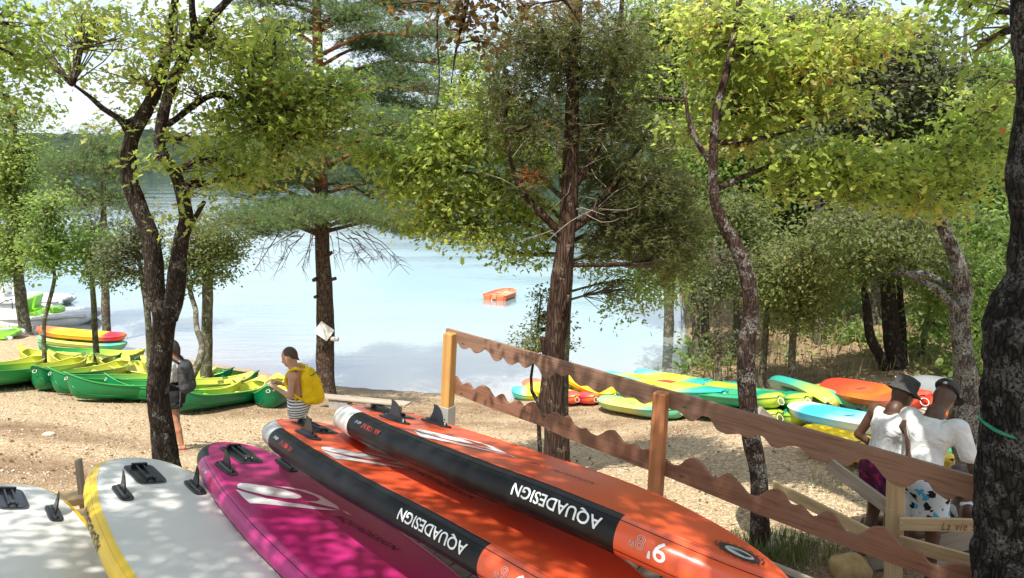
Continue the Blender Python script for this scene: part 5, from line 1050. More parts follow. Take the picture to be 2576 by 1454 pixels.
# ================================================================ BOATS
def place(o, a, b, h0, scale_to=None, roll=0, lift=0):
    """lay a boat whose local x runs -L/2..L/2 so its ends stand over the pixels a and b (tips h0 above the ground)"""
    A = G(a[0], a[1], h0); B = G(b[0], b[1], h0); d = B - A; mid = (A + B) / 2
    k = d.length / scale_to if scale_to else 1
    za = tz(A.x, A.y); zb = tz(B.x, B.y); za = max(za, WATER_Z - .05); zb = max(zb, WATER_Z - .05)
    yaw = math.atan2(d.y, d.x); pit = -math.atan2(zb - za, Vector((d.x, d.y)).length)
    zm = max(max(tz(mid.x, mid.y), WATER_Z - .05), (za + zb) / 2) + lift
    o.location = (mid.x, mid.y, zm); o.rotation_euler = (Matrix.Rotation(yaw, 3, 'Z') @ Matrix.Rotation(pit, 3, 'Y') @ Matrix.Rotation(roll, 3, 'X')).to_euler()
    o.scale = (k, 1, .86); return o
CL = 4.4
def canoe(label, mo, mi_, group):
    t = empty('canoe', (0, 0, 0), 0, label, 'canoe', group); n = 31; W = .43
    ts = np.sin(np.linspace(-pi / 2, pi / 2, n)); ts = np.sign(ts) * np.abs(ts) ** 1.0
    def sec(u, inner=False):
        t_ = abs(u); w_ = W * (1 - t_ ** 2.4) ** .75 + .012; zt = .36 + .26 * t_ ** 5; zb = .02 + (zt - .05) * max(0, (t_ - .80) / .2) ** 3.2; x = u * CL / 2 * (1 - .0 * t_)
        if inner: w_ = max(.006, w_ - .03); zb = min(zt - .005, zb + .03)
        P = []
        for j in range(15):
            a = -pi / 2 + pi * j / 14; s_ = sin(a); c = cos(a)
            y = w_ * math.copysign(abs(s_) ** .62, s_); z = zb + (zt - zb) * (1 - abs(c) ** .62 if abs(s_) > 1e-6 else 0) if True else 0
            z = zb + (zt - zb) * (1 - max(0, c) ** .8)
            xr = x * (1 - (0.035 * (1 - (z - zb) / max(.01, zt - zb))) * (t_ ** 8)); P.append((xr, y, z))
        return P
    for nm_, inn, mm in (('hull', False, mo), ('inner_skin', True, mi_)):
        V = []; F = []
        for u in ts: V += sec(u, inn)
        for i in range(n - 1):
            for j in range(14):
                f = (i * 15 + j, (i + 1) * 15 + j, (i + 1) * 15 + j + 1, i * 15 + j + 1); F.append(f if not inn else f[::-1])
        mesh(nm_, V, F, M[mm], t, True)
    for s_ in (0, 14):
        pts = [Vector(sec(u)[s_]) + Vector((0, (.0 if s_ else -.0), .004)) for u in ts]; tube('gunwale', pts, .017, M[mi_], t, 6)
        pts = [Vector(sec(u)[3 if s_ == 0 else 11]) + Vector((0, .006 if s_ else -.006, 0)) for u in ts[3:-3]]; tube('rub_strake', pts, .010, M[mo], t, 5)
    for x0, x1, h in ((-1.45, -.75, .27), (-.30, .45, .25), (.85, 1.5, .28)):       # moulded humped seats
        V = []; F = []; nx, ny = 12, 10
        for i in range(nx + 1):
            a = i / nx; x = x0 + (x1 - x0) * a; q = sin(pi * a) ** .45; u = x / (CL / 2); w_ = (W * (1 - abs(u) ** 2.4) ** .75) - .035
            for j in range(ny + 1):
                y = -1 + 2 * j / ny; dip = .05 * (1 - y * y) * sin(pi * a) - .05 * sin(2 * pi * a)
                V.append((x, y * w_ * (.70 + .30 * q), .06 + (h - dip - .06) * q))
        for i in range(nx):
            for j in range(ny): a = i * (ny + 1) + j; F.append((a, a + ny + 1, a + ny + 2, a + 1))
        mesh('seat', V, F, M[mi_], t, True)
    for s_ in (-1, 1):
        V = []; F = []; ds = [.86, .90, .94, .98]                                   # little end deck
        for u in ds: P = sec(u * s_); V += [P[0], (P[7][0] * 0 + P[0][0], 0, P[0][2] + .03), P[14]]
        for i in range(3): a = 3 * i; F += [(a, a + 3, a + 4, a + 1), (a + 1, a + 4, a + 5, a + 2)]
        if s_ < 0: F = [f[::-1] for f in F]
        mesh('end_deck', V, F, M[mi_], t, True)
        x = s_ * CL / 2 * .975
        tube('handle_loop', [Vector((x - s_ * .03, .0 + .04 * sin(a) , .52 - .04 * (1 - cos(a)) * .9)) + Vector((s_ * .05 * sin(a / 2), 0, 0)) for a in np.linspace(0, 2 * pi, 14)], .006, M['rope_black'] if s_ > 0 else M['loop_pale'], t, 6)
    return t
def remat(o, mp_):
    for c in o.children:
        for sl in c.material_slots:
            if sl.material.name in mp_: m_ = M[mp_[sl.material.name]]; sl.link = 'OBJECT'; sl.material = m_
GC = 'canoes drawn up on the left shore'
proto = canoe('canoe', 'canoe_a', 'canoe_a_in', GC); used = [False]
def add_canoe(label, a, b, flip=None, roll=0, lift=0):
    o = proto if not used[0] else dup(proto); used[0] = True; o['label'] = label
    if flip: remat(o, flip)
    place(o, a, b, .62, CL, roll, lift); return o
BM = {'green_to_yellow_plastic': 'canoe_b', 'green_to_yellow_inner_plastic': 'canoe_b_in'}
add_canoe('green canoe with yellow right end, farthest back, directly below the stacked kayaks', (84, 853), (361, 866))
add_canoe('canoe whose olive-yellow bow is the leftmost of the four upturned yellow bows', (38, 860), (300, 880), BM)
add_canoe('canoe whose olive-yellow bow rises right beside the bent sapling', (113, 871), (346, 884), BM)
add_canoe('canoe whose olive-yellow bow rises beside the thin straight sapling, teal far end', (236, 881), (584, 917), BM)
add_canoe('canoe whose olive-yellow bow shows just left of the forked oak, teal far end', (352, 888), (648, 925), BM)
add_canoe("pale lime canoe cut by the photo's left edge, its tip behind the bent sapling", (-190, 890), (104, 876))
add_canoe('big lime canoe cut by the left edge of the photo, nearest of that corner', (-150, 905), (209, 880), {'green_to_yellow_plastic': 'canoe_a_in'})
add_canoe('green canoe with the leftmost dark green bow of the front row', (74, 911), (314, 888))
add_canoe('green canoe with the second dark green bow of the front row, number on its side', (104, 916), (533, 917))
add_canoe('green canoe with the third dark green bow of the front row', (144, 927), (627, 928))
add_canoe('green canoe with the bow nearest the forked oak, frontmost of the row', (247, 930), (600, 938))
add_canoe("dark green canoe right of the forked oak, its lime inside open towards the camera", (420, 962), (656, 938), {'green_to_yellow_plastic': 'canoe_c'})
add_canoe('dark green canoe standing end-on beside the woman with the yellow backpack', (672, 963), (697, 932), {'green_to_yellow_plastic': 'canoe_c'})

cn = [o for o in bpy.data.objects if str(o.get('label', '')).startswith('green canoe with the second dark')][0]
bmk = text_bm('K7', .13, 0, 0, 1.1, .002); ca_, sa_ = cos(R(-16)), sin(R(-16))
text_obj('lettering', bmk, lambda x, y: (-1.83 + x * ca_, -.265 + x * sa_, .26 + y), M['print_orange'], cn)
KL = 3.6
def kayak(label, m, group, name='kayak', W=.37):
    t = empty(name, (0, 0, 0), 0, label, 'kayak', group); n = 41; us = np.sin(np.linspace(-pi / 2, pi / 2, n)); V = []; F = []; V2 = []; F2 = []
    def dims(u):
        a = abs(u); w_ = W * (1 - a ** 3.0) ** .75 + .115 * (1 - .25 * a ** 12) * a ** 2; zt = .31 + .07 * a ** 2.2; zb = .0 + .10 * a ** 5; return w_, zt, zb
    for u in us:
        w_, zt, zb = dims(u); e = 1 - .75 * abs(u) ** 30; zm = zb + (zt - zb) * .74; x = u * KL / 2
        for j in range(13):                                                   # bottom shell, three shallow channels
            a = -pi / 2 + pi * j / 12; V.append((x, w_ * sin(a) * (e * .6 + .4), zm - (zm - zb) * (cos(a) ** .75 if cos(a) > 0 else 0) * e + (.012 if j in (4, 8) else 0)))
        for j in range(17):
            q = -1 + j / 8; y = q * w_ * (e * .6 + .4); h = (zt - zm) * (1 - abs(q) ** 4) * e
            rec = max(0, 1 - (abs(u - .12) / .42) ** 6) if abs(u - .12) < .42 else 0; rec *= max(0, 1 - (abs(q) / .68) ** 4) if abs(q) < .68 else 0
            bump = .06 * max(0, 1 - abs(u - .02) / .05) + .10 * max(0, 1 - abs(u + .28) / .06)
            hat = .035 * max(0, 1 - ((u - .72) / .10) ** 2) * max(0, 1 - (q / .45) ** 2)
            V2.append((x, y, zm + h - .17 * rec + bump * rec + hat))
    for i in range(n - 1):
        for j in range(12): a = i * 13 + j; F.append((a, a + 13, a + 14, a + 1))
        for j in range(16): a = i * 17 + j; F2.append((a, a + 1, a + 18, a + 17))
    for r0, k0, nn in ((0, 0, 13), (n - 1, 0, 13)):
        ring = [r0 * 13 + j for j in range(13)]; F.append(tuple(ring if r0 else ring[::-1]))
    mesh('hull', V, F, M[m], t, True); mesh('deck', V2, F2, M[m], t, True)
    for s_ in (1, -1):
        P = []
        for u in us: w_, zt, zb = dims(u); e = 1 - .75 * abs(u) ** 30; P.append((u * KL / 2, s_ * (w_ * (e * .6 + .4) + .004), zb + (zt - zb) * .74))
        tube('rim_moulding', P, .016, M[m], t, 6)
        xx = s_ * KL / 2; tube('handle_loop', [(xx + s_ * (.01 + .04 * sin(a / 2) ** 2 * 1.2), .055 * sin(a) , .27 - .06 * (1 - cos(a))) for a in np.linspace(0, 2 * pi, 16)], .0065, M['loop_pale'], t, 6)
    tube('deck_line', [(-.9 + .5 * i / 6, .12 * (-1) ** i, .245) for i in range(7)], .008, M['rope_black'], t, 5, smooth=False)
    tube('deck_line', [(.95 + .3 * i / 4, .10 * (-1) ** i, .275) for i in range(5)], .008, M['rope_black'], t, 5, smooth=False)
    return t
kproto = {}
def add_kayak(label, m, a, b, group, h0=.3, roll=0, lift=0):
    if m not in kproto: o = kproto[m] = kayak(label, m, group)
    else: o = dup(kproto[m]); o['label'] = label; o['group'] = group
    return place(o, a, b, h0, KL, roll, lift)
GS = 'pair of kayaks stacked at the water edge on the left'
k1 = add_kayak("pale green kayak with teal ends, lower of the stack of two on the left", 'kpale', (94, 842), (316, 860), GS)
k2 = add_kayak('red and yellow kayak lying on top of the stack of two on the left shore', 'kry', (94, 842), (316, 860), GS, lift=.27)
GK = 'sit-on-top kayaks drawn up on the right shore'
add_kayak('yellow kayak with a teal tip, leftmost of the kayaks, half behind the juniper trunk', 'kyt', (1288, 972), (1440, 974), GK)
add_kayak('red-ended yellow kayak touching the juniper trunk, pale loop on its blunt end', 'kry', (1330, 948), (1452, 994), GK, lift=.0)
add_kayak('red-ended yellow kayak with its orange-red end farthest right of the two', 'kry', (1380, 950), (1500, 994), GK)
o = add_kayak('yellow kayak with its bow propped up in the air between the juniper and the fence', 'kyel', (1418, 962), (1545, 985), GK, lift=.25); o.rotation_euler.y += .22
add_kayak("pale green kayak lying in front of the others, left of the second fence post", 'kpale', (1520, 996), (1720, 1024), GK)
add_kayak('teal-nosed yellow kayak at the back row, second farthest from the camera', 'kyt', (1512, 934), (1800, 962), GK)
add_kayak('teal and yellow kayak farthest back, beside the mossy trunk', 'kyt', (1605, 926), (1856, 966), GK)
add_kayak('red kayak between the yellow ones in the back row', 'kred', (1660, 956), (1850, 992), GK)
add_kayak('lower yellow and teal kayak of the stack right of the second fence post', 'kyt', (1560, 974), (1828, 1016), GK)
add_kayak('upper yellow and teal kayak of the stack right of the second fence post', 'kyt', (1556, 976), (1824, 1018), GK, lift=.27)
add_kayak('lower green kayak with a lime end beside the leaning oak', 'kgy', (1700, 1000), (1964, 1040), GK)
add_kayak('upper green kayak with a lime end beside the leaning oak', 'kgy', (1700, 1000), (1964, 1040), GK, lift=.28)
add_kayak("lower green kayak with a lime end in the second green stack, farther right", 'kgy', (1790, 994), (2032, 1040), GK)
add_kayak("upper green kayak with a lime end in the second green stack, farther right", 'kgy', (1790, 994), (2032, 1036), GK, lift=.28)
add_kayak('overturned teal kayak with ribbed bottom, leaning behind the green stacks', 'kteal', (1965, 985), (2100, 1030), GK, roll=pi - .5, lift=.62)
add_kayak('overturned lime green kayak lying between the teal and the golden ones', 'kpale', (2010, 985), (2170, 1026), GK, roll=pi - .3, lift=.52)
add_kayak('overturned golden kayak at the back, left of the bucket hat', 'kgold', (2050, 986), (2260, 1026), GK, roll=pi - .2, lift=.52)
add_kayak('red and orange kayak lying on the heap, white lettering patch on its side', 'kred', (2092, 1004), (2330, 1060), GK, roll=.25, lift=.40)
add_kayak('white and blue kayak with a pointed white nose, under the red one', 'kwb', (2000, 1034), (2430, 1110), GK, lift=.10)
add_kayak('plain yellow kayak in front of the white and blue one, nearest the camera', 'kyel', (2030, 1076), (2400, 1160), GK, lift=.03)
add_kayak('red kayak end showing between the two men and the grey oak', 'kred', (2360, 1050), (2520, 1092), GK, lift=.35)
add_kayak('white kayak with blue end, between the grey oak and the great dark trunk', 'kwb', (2540, 1110), (2350, 1066), GK, lift=.05)
add_kayak('green kayak lowest of the heap right of the grey oak', 'kgy', (2540, 1128), (2360, 1092), GK)

def boat_shell(name, L, W, H, m, min_, parent, bow=True, thick=.05):
    """open hull with a broad flat rim, outside and inside"""
    n = 21; V = []; F = []; V2 = []; F2 = []
    for i in range(n):
        u = i / (n - 1); x = -L / 2 + L * u; w_ = W / 2 * (1 - (max(0, u - .45) / .55) ** 2.6) ** .6 if u < .999 else .04; zb = H * .55 * max(0, (u - .7) / .3) ** 2; zt = H + .08 * max(0, (u - .6) / .4) ** 1.5
        for j in range(9):
            a = -pi / 2 + pi * j / 8; V.append((x, w_ * math.copysign(abs(sin(a)) ** .5, sin(a)), zt - (zt - zb) * max(0, cos(a)) ** .45))
            wi = max(.02, w_ - .10); V2.append((min(x, L / 2 - .12) + (.06 if i == 0 else 0), wi * math.copysign(abs(sin(a)) ** .5, sin(a)), zt + .015 - (zt - zb - .10) * max(0, cos(a)) ** .45))
    for i in range(n - 1):
        for j in range(8): a = i * 9 + j; F.append((a, a + 9, a + 10, a + 1)); F2.append((a, a + 1, a + 10, a + 9))
    F.append(tuple(range(9))[::-1]); mesh('hull', V, F, M[m], parent, True); F2.append(tuple(range(9))); mesh('inner_shell', V2, F2, M[min_], parent, True)
    R1 = [V[i * 9] for i in range(n)] + [V[i * 9 + 8] for i in reversed(range(n))]; R2 = [V2[i * 9] for i in range(n)] + [V2[i * 9 + 8] for i in reversed(range(n))]; k = len(R1); VV = R1 + R2
    mesh('rim', [(a, b, c + .02) for a, b, c in VV], [(i, (i + 1) % k, k + (i + 1) % k, k + i) for i in range(k)], M[min_], parent, False)
    tube('rim_edge', [Vector(p) + Vector((0, 0, .012)) for p in R1] + [Vector(R1[0])], .028, M[m], parent, 6)
dp = G(1264, 751); dg = empty('dinghy', (dp.x, dp.y + .3, WATER_Z - .06), R(64), 'small faded orange dinghy with square stern floating alone on the lake', 'dinghy')
dg.scale = (.74,) * 3; boat_shell('dinghy', 2.1, 1.5, .38, 'dinghy', 'dinghy_in', dg)
for x in (-.55, .25): box('thwart', (x - .16, -.56, .26), (x + .16, .56, .32), M['dinghy_in'], dg, .02)
for s_ in (-1, 1): box('stern_float', (-1.20, s_ * .43 - .22, .02), (-.98, s_ * .43 + .22, .37), M['dinghy'], dg, .04)
box('motor_bracket', (-1.12, -.15, .14), (-1.02, .15, .36), M['dinghy_in'], dg, .02)
def pedalboat(label, at_, rz, mdeck, mseat):
    t = empty('pedal_boat', at_, rz, label, 'pedal boat', 'pedal boats moored at the far left')
    for s_ in (-1, 1):
        V, F = tube_vf([(-1.7, s_ * .58, .12), (-1.5, s_ * .58, .14), (0, s_ * .58, .14), (1.4, s_ * .58, .18), (1.85, s_ * .55, .30)], [.10, .26, .28, .26, .08], 14); mesh('float', V, F, M['pb_white'], t, True)
    bm = bmesh.new(); V, F = box_vf(-1.65, -.82, .30, 1.75, .82, .42); vs = [bm.verts.new(v) for v in V]; [bm.faces.new([vs[i] for i in f]) for f in F]; bmesh.ops.bevel(bm, geom=bm.edges[:], offset=.05, segments=3, affect='EDGES')
    me = bpy.data.meshes.new('platform'); bm.to_mesh(me); bm.free(); link('platform', me, M[mdeck], t, True)
    tube('bumper', [(1.8 * cos(a) * (1 if abs(cos(a)) < .9 else 1), .9 * math.copysign(abs(sin(a)) ** .6, sin(a)), .37) for a in np.linspace(0, 2 * pi, 40)], .07, M[mdeck], t, 8)
    for y in (-.4, .4):
        V = []; F = []; prf = [(-.15, .42), (-.05, .55), (.25, .52), (.35, .58), (.30, .80), (.22, 1.02), (.34, 1.04), (.46, .8), (.5, .42)]
        for s_ in (-.3, .3): V += [(-p[0], y + s_, p[1]) for p in prf]
        n = len(prf); F = [(i, (i + 1) % n, n + (i + 1) % n, n + i) for i in range(n)] + [tuple(range(n))[::-1], tuple(n + i for i in range(n))]; mesh('seat', V, F, M[mseat], t, False)
    tube('rail', [(-1.4, -.75, .42), (-1.4, -.75, .82), (-1.4, .75, .82), (-1.4, .75, .42)], .02, M['black_plastic'], t, 8, smooth=False)
    box('pedal_console', (.2, -.25, .42), (.7, .25, .62), M[mseat], t, .04)
    return t
p = G(66, 826); pedalboat('lime green and white pedal boat behind the far-left poplar', (p.x, p.y + 1.1, WATER_Z - .05), R(8), 'pb_white', 'lime')
p = G(0, 800); pedalboat('white pedal boat beyond the lime green one, at the left edge', (p.x - .6, p.y + 2.4, WATER_Z - .05), R(4), 'pb_white', 'pb_white')
p = G(-40, 850); pedalboat('lime green pedal boat just peeking in at the left edge of the photo', (p.x - 1.1, p.y + .2, WATER_Z + .05), R(14), 'lime', 'lime')
# big overturned pale hull behind the men
p = G(2450, 1066); wh = empty('overturned_boat', (p.x, p.y + .6, p.z + .0), R(-52), 'large overturned greyish-white boat hull behind the two men', 'boat')
V = []; F = []; n = 25
for i in range(n):
    u = i / (n - 1); x = -2.0 + 4.0 * u; e = max(.02, 1 - abs(2 * u - 1) ** 3.5) ** .5
    for j in range(11): a = pi * j / 10; V.append((x, -.75 * cos(a) * e, .05 + (.95 * e + .1) * sin(a) ** .7))
for i in range(n - 1):
    for j in range(10): a = i * 11 + j; F.append((a, a + 1, a + 12, a + 11))
wh.scale = (.52,) * 3; mesh('hull', V, F, M['tarp'], wh, True)
mesh('lime_panel', [(-1.62 + .55 * (i % 2) , -.755 - .012 - 0.02 * (i % 2) + .10 * (i // 2), .42 + .30 * (i // 2)) for i in range(4)], [(0, 1, 3, 2)], M['lime'], wh)
for s_ in (-1, 1): tube('rub_strake', [(-1.9 + 3.8 * i / 12, s_ * .77 * max(.02, 1 - abs(2 * (i * .95 / 12 + .025) - 1) ** 3.5) ** .5, .10) for i in range(13)], .03, M['pb_white'], wh, 6)

# ================================================================ SMALL THINGS ON SHORE
bp0, bp1 = G(812, 1024), G(1018, 1046); bz = max(bp0.z, bp1.z)
bench = empty('plank_bench', (bp0 + bp1) / 2, 0, 'low bench of one grey plank on two concrete blocks, beside the pine', 'bench')
dv = (bp1 - bp0); dv.z = 0; dvn = dv.normalized(); q = bench.location; sd_ = Vector((-dvn.y, dvn.x, 0))
ptop = [Vector((bp0.x, bp0.y, tz(bp0.x, bp0.y) + .25)), Vector((bp1.x, bp1.y, tz(bp1.x, bp1.y) + .27))]
beam('seat_plank', ptop[0] - dvn * .1 - q, ptop[1] + dvn * .1 - q, .27, .04, M['grey_wood'], bench, .005)
for t in (.12, .72):
    c = bp0 + dv * t; zt_ = ptop[0].z * (1 - t) + ptop[1].z * t - .022
    b_ = box('block', (-.02, -.10, -.1), (.48, .10, zt_ - tz(c.x, c.y)), M['concrete'], bench, .008); b_.location = Vector((c.x, c.y, tz(c.x, c.y))) - q; b_.rotation_euler = (0, 0, math.atan2(dv.y, dv.x))
tc_ = at(820, 830, 18.05)
pp = empty('paper_sheet', at(815, 833, 17.86), 0, 'tilted white paper sheet pinned to the pine trunk', 'sheet')
V, F = box_vf(-.19, -.004, -.16, .19, .004, .16); o = mesh('paper_sheet', V, F, M['paper'], pp); o.name = 'sheet'; o.rotation_euler = (0, R(38), R(8))
tube('drawing_pin', [(0, -.004, .19), (0, -.016, .19)], .009, M['print_red'], pp, 8)
cup = tube('paper_roll', [at(834, 852, 17.95), at(850, 853, 17.9)], [.055, .06], M['paper'], None, 14); tagp(cup, 'white paper roll sticking out beside the sheet on the pine', 'roll')
def rock(px, py, s, label, sq=(1, .9, .75), m='rock', seed=1):
    bm = bmesh.new(); bmesh.ops.create_icosphere(bm, subdivisions=3, radius=1)
    for v in bm.verts:
        d = v.co.copy(); v.co *= 1 + .22 * noise.noise(d * 1.1 + Vector((seed, 0, 0))) + .08 * noise.noise(d * 3.5 + Vector((seed, 2, 0)))
        v.co.x *= sq[0] * s; v.co.y *= sq[1] * s; v.co.z *= sq[2] * s
    me = bpy.data.meshes.new('rock'); bm.to_mesh(me); bm.free(); o = link('rock', me, M[m], None, True); p = G(px, py); o.location = (p.x, p.y, p.z + s * sq[2] * .45); return tagp(o, label, 'rock')
rock(1938, 1385, .14, 'rounded boulder lying at the foot of the leaning oak')
rock(2138, 1446, .15, 'yellowish rounded stone under the lower fence rail, beside the pale timber post', (1.1, .9, .85), 'ochre', 3)
rock(122, 1095, .065, 'pale stone standing out on the gravel at the left', (1.3, .8, .55), 'stone', 5)
rock(128, 912 - 0, .22, 'flat pale rock near the bow of the stacked kayaks', (1.4, .9, .4), 'stone', 6) if False else None

# pale timber pen on the right
pen = empty('timber_barrier', G(2245, 1454), 0, 'pale unpainted timber barrier with a written board, behind the wavy fence', 'barrier'); q = pen.location
YB = 5.25
def pb(a, b, wd, h, name, m='pale_wood', ya=YB, yb=YB): return beam(name, at(a[0], a[1], ya) - q, at(b[0], b[1], yb) - q, wd, h, M[m], pen, .004)
beam('post', at(2243, 1560, YB) - q, at(2254, 1195, YB) - q, .09, .10, M['pale_wood'], pen, .006, up=Vector((1, 0, 0)))
pb((2262, 1317), (2470, 1322), .03, .095, 'written_board', ya=YB - .08, yb=YB - .15)
pb((2258, 1362), (2470, 1420), .03, .10, 'board', ya=YB - .08, yb=YB - .25)
pb((2084, 1166), (2246, 1285), .035, .10, 'brace', 'grey_wood', 5.65, YB + .08)
pb((1946, 1222), (2250, 1376), .03, .10, 'board', ya=6.6, yb=YB + .08)
pb((1908, 1032), (1972, 1085), .05, .08, 'brace', 'grey_wood', 6.78, 6.9)
for (px_, py_) in ((2268, 1316), (2268, 1366), (2240, 1284)): tube('screw_head', [at(px_, py_, YB - .098) - q, at(px_, py_, YB - .106) - q], .007, M['steel'], pen, 8)
bmx = text_bm('La vie sur', .085, .25, 0, 1.25, -.0005); p0 = at(2362, 1333, YB - .108); bd = (at(2470, 1322, YB - .15) - at(2262, 1317, YB - .08)).normalized(); bu = Vector((0, SP * .2, 1)).normalized(); bu = (bu - bd * bu.dot(bd)).normalized(); bn = bd.cross(bu)
p0 = at(2362, 1333, YB - .1) ; a_ = at(2262, 1317, YB - .08); 
def penxy(tx, ty):
    base_ = a_ + bd * ((p0 - a_).dot(bd) + tx * .68) + Vector((0, 0, -.032 + ty)); n_ = Vector((bd.y, -bd.x, 0)).normalized(); n_ = n_ if n_.y < 0 else -n_
    return base_ + n_ * .0185 - q
text_obj('lettering', bmx, penxy, M['ink'], pen)

# ================================================================ PEOPLE
def smin(a, b, k): h = np.clip(.5 + .5 * (b - a) / k, 0, 1); return b * (1 - h) + a * h - k * h * (1 - h)
def d_caps(P, a, b, ra, rb):
    a = np.array(a, float); b = np.array(b, float); ab = b - a; t = np.clip(((P - a) @ ab) / (ab @ ab), 0, 1); return np.linalg.norm(P - a - t[..., None] * ab, axis=-1) - (ra + (rb - ra) * t)
def d_ell(P, c, r, Rm=None):
    q = P - np.array(c, float)
    if Rm is not None: q = q @ Rm
    r = np.array(r, float); k0 = np.linalg.norm(q / r, axis=-1); k1 = np.linalg.norm(q / (r * r), axis=-1) + 1e-9; return k0 * (k0 - 1) / k1
def surface_net(fn, lo, hi, h):
    lo = np.array(lo, float); N = np.ceil((np.array(hi) - lo) / h).astype(int) + 1
    ax = [lo[i] + h * np.arange(N[i]) for i in range(3)]; P = np.stack(np.meshgrid(*ax, indexing='ij'), -1); D = fn(P).astype(np.float32)
    S = D < 0; c = np.zeros(tuple(N - 1), int); pos = np.zeros(tuple(N - 1) + (3,)); cnt = np.zeros(tuple(N - 1))
    co = [(i, j, k) for i in (0, 1) for j in (0, 1) for k in (0, 1)]
    sl = lambda A, o: A[o[0]:N[0] - 1 + o[0], o[1]:N[1] - 1 + o[1], o[2]:N[2] - 1 + o[2]]
    for a in range(8):
        for b in range(a + 1, 8):
            if sum(abs(co[a][i] - co[b][i]) for i in range(3)) != 1: continue
            A_, B_ = sl(D, co[a]), sl(D, co[b]); cr = (A_ < 0) != (B_ < 0); t = np.where(cr, A_ / np.where(cr, A_ - B_, 1), 0)
            e = np.array(co[a]) + t[..., None] * (np.array(co[b]) - np.array(co[a])); pos += np.where(cr[..., None], e, 0); cnt += cr
    act = cnt > 0; idx = -np.ones(act.shape, int); idx[act] = np.arange(act.sum()); I = np.argwhere(act); V = lo + h * (I + pos[act] / cnt[act][:, None]); F = []
    for d in range(3):
        u, v = (d + 1) % 3, (d + 2) % 3; s0 = [slice(None)] * 3; s1 = [slice(None)] * 3; s0[d] = slice(0, -1); s1[d] = slice(1, None)
        A_, B_ = S[tuple(s0)], S[tuple(s1)]; E_ = np.argwhere(A_ != B_); fl = A_[tuple(E_.T)]
        ok = (E_[:, u] > 0) & (E_[:, v] > 0) & (E_[:, u] < N[u] - 1) & (E_[:, v] < N[v] - 1) & (E_[:, d] < N[d] - 1); E_ = E_[ok]; fl = fl[ok]; o = np.zeros(3, int)
        q = []
        for du, dv_ in ((1, 1), (0, 1), (0, 0), (1, 0)): g = E_.copy(); g[:, u] -= du; g[:, v] -= dv_; q.append(idx[tuple(g.T)])
        q = np.stack(q, -1); q[~fl] = q[~fl][:, ::-1]; F.append(q)
    F = np.concatenate(F); F = F[(F >= 0).all(1)]; return V, F
def body_part(name, fn, lo, hi, h, m, parent):
    V, F = surface_net(fn, lo, hi, h); o = npmesh(name, V, F, m, parent, True); return o
def union(parts, k=.03):
    def f(P):
        d = None
        for p in parts:
            q = d_caps(P, *p[1:5]) if p[0] == 'c' else d_ell(P, *p[1:4]); kk = p[5] if p[0] == 'c' and len(p) > 5 else k
            d = q if d is None else smin(d, q, kk)
        return d
    return f
def hand(w_, d, side, s=1.0, curl=.5):
    """palm and five unequal fingers from the wrist w_ along d"""
    w_ = Vector(w_); d = Vector(d).normalized(); sd2 = Vector(side).normalized(); n = d.cross(sd2).normalized(); c = w_ + d * .05 * s; out = [('c', tuple(w_), tuple(c + d * .03 * s), .024 * s, .028 * s, .01)]
    for i, (o_, l) in enumerate(((-.027, .060), (-.009, .070), (.009, .066), (.026, .050))):
        a = w_ + d * .075 * s + sd2 * o_ * s; b = a + (d * (1 - curl * .3) + n * curl * .5).normalized() * l * .55 * s; e = b + (d * (1 - curl) + n * curl * 1.2).normalized() * l * .5 * s
        out += [('c', tuple(a), tuple(b), .0105 * s, .0095 * s, .004), ('c', tuple(b), tuple(e), .0095 * s, .008 * s, .004)]
    a = w_ + d * .02 * s - sd2 * .022 * s; b = a + (d * .6 - sd2 * .7 + n * .3).normalized() * .045 * s; e = b + (d * .9 - sd2 * .1 + n * .4).normalized() * .03 * s
    return out + [('c', tuple(a), tuple(b), .012 * s, .011 * s, .006), ('c', tuple(b), tuple(e), .011 * s, .009 * s, .004)]
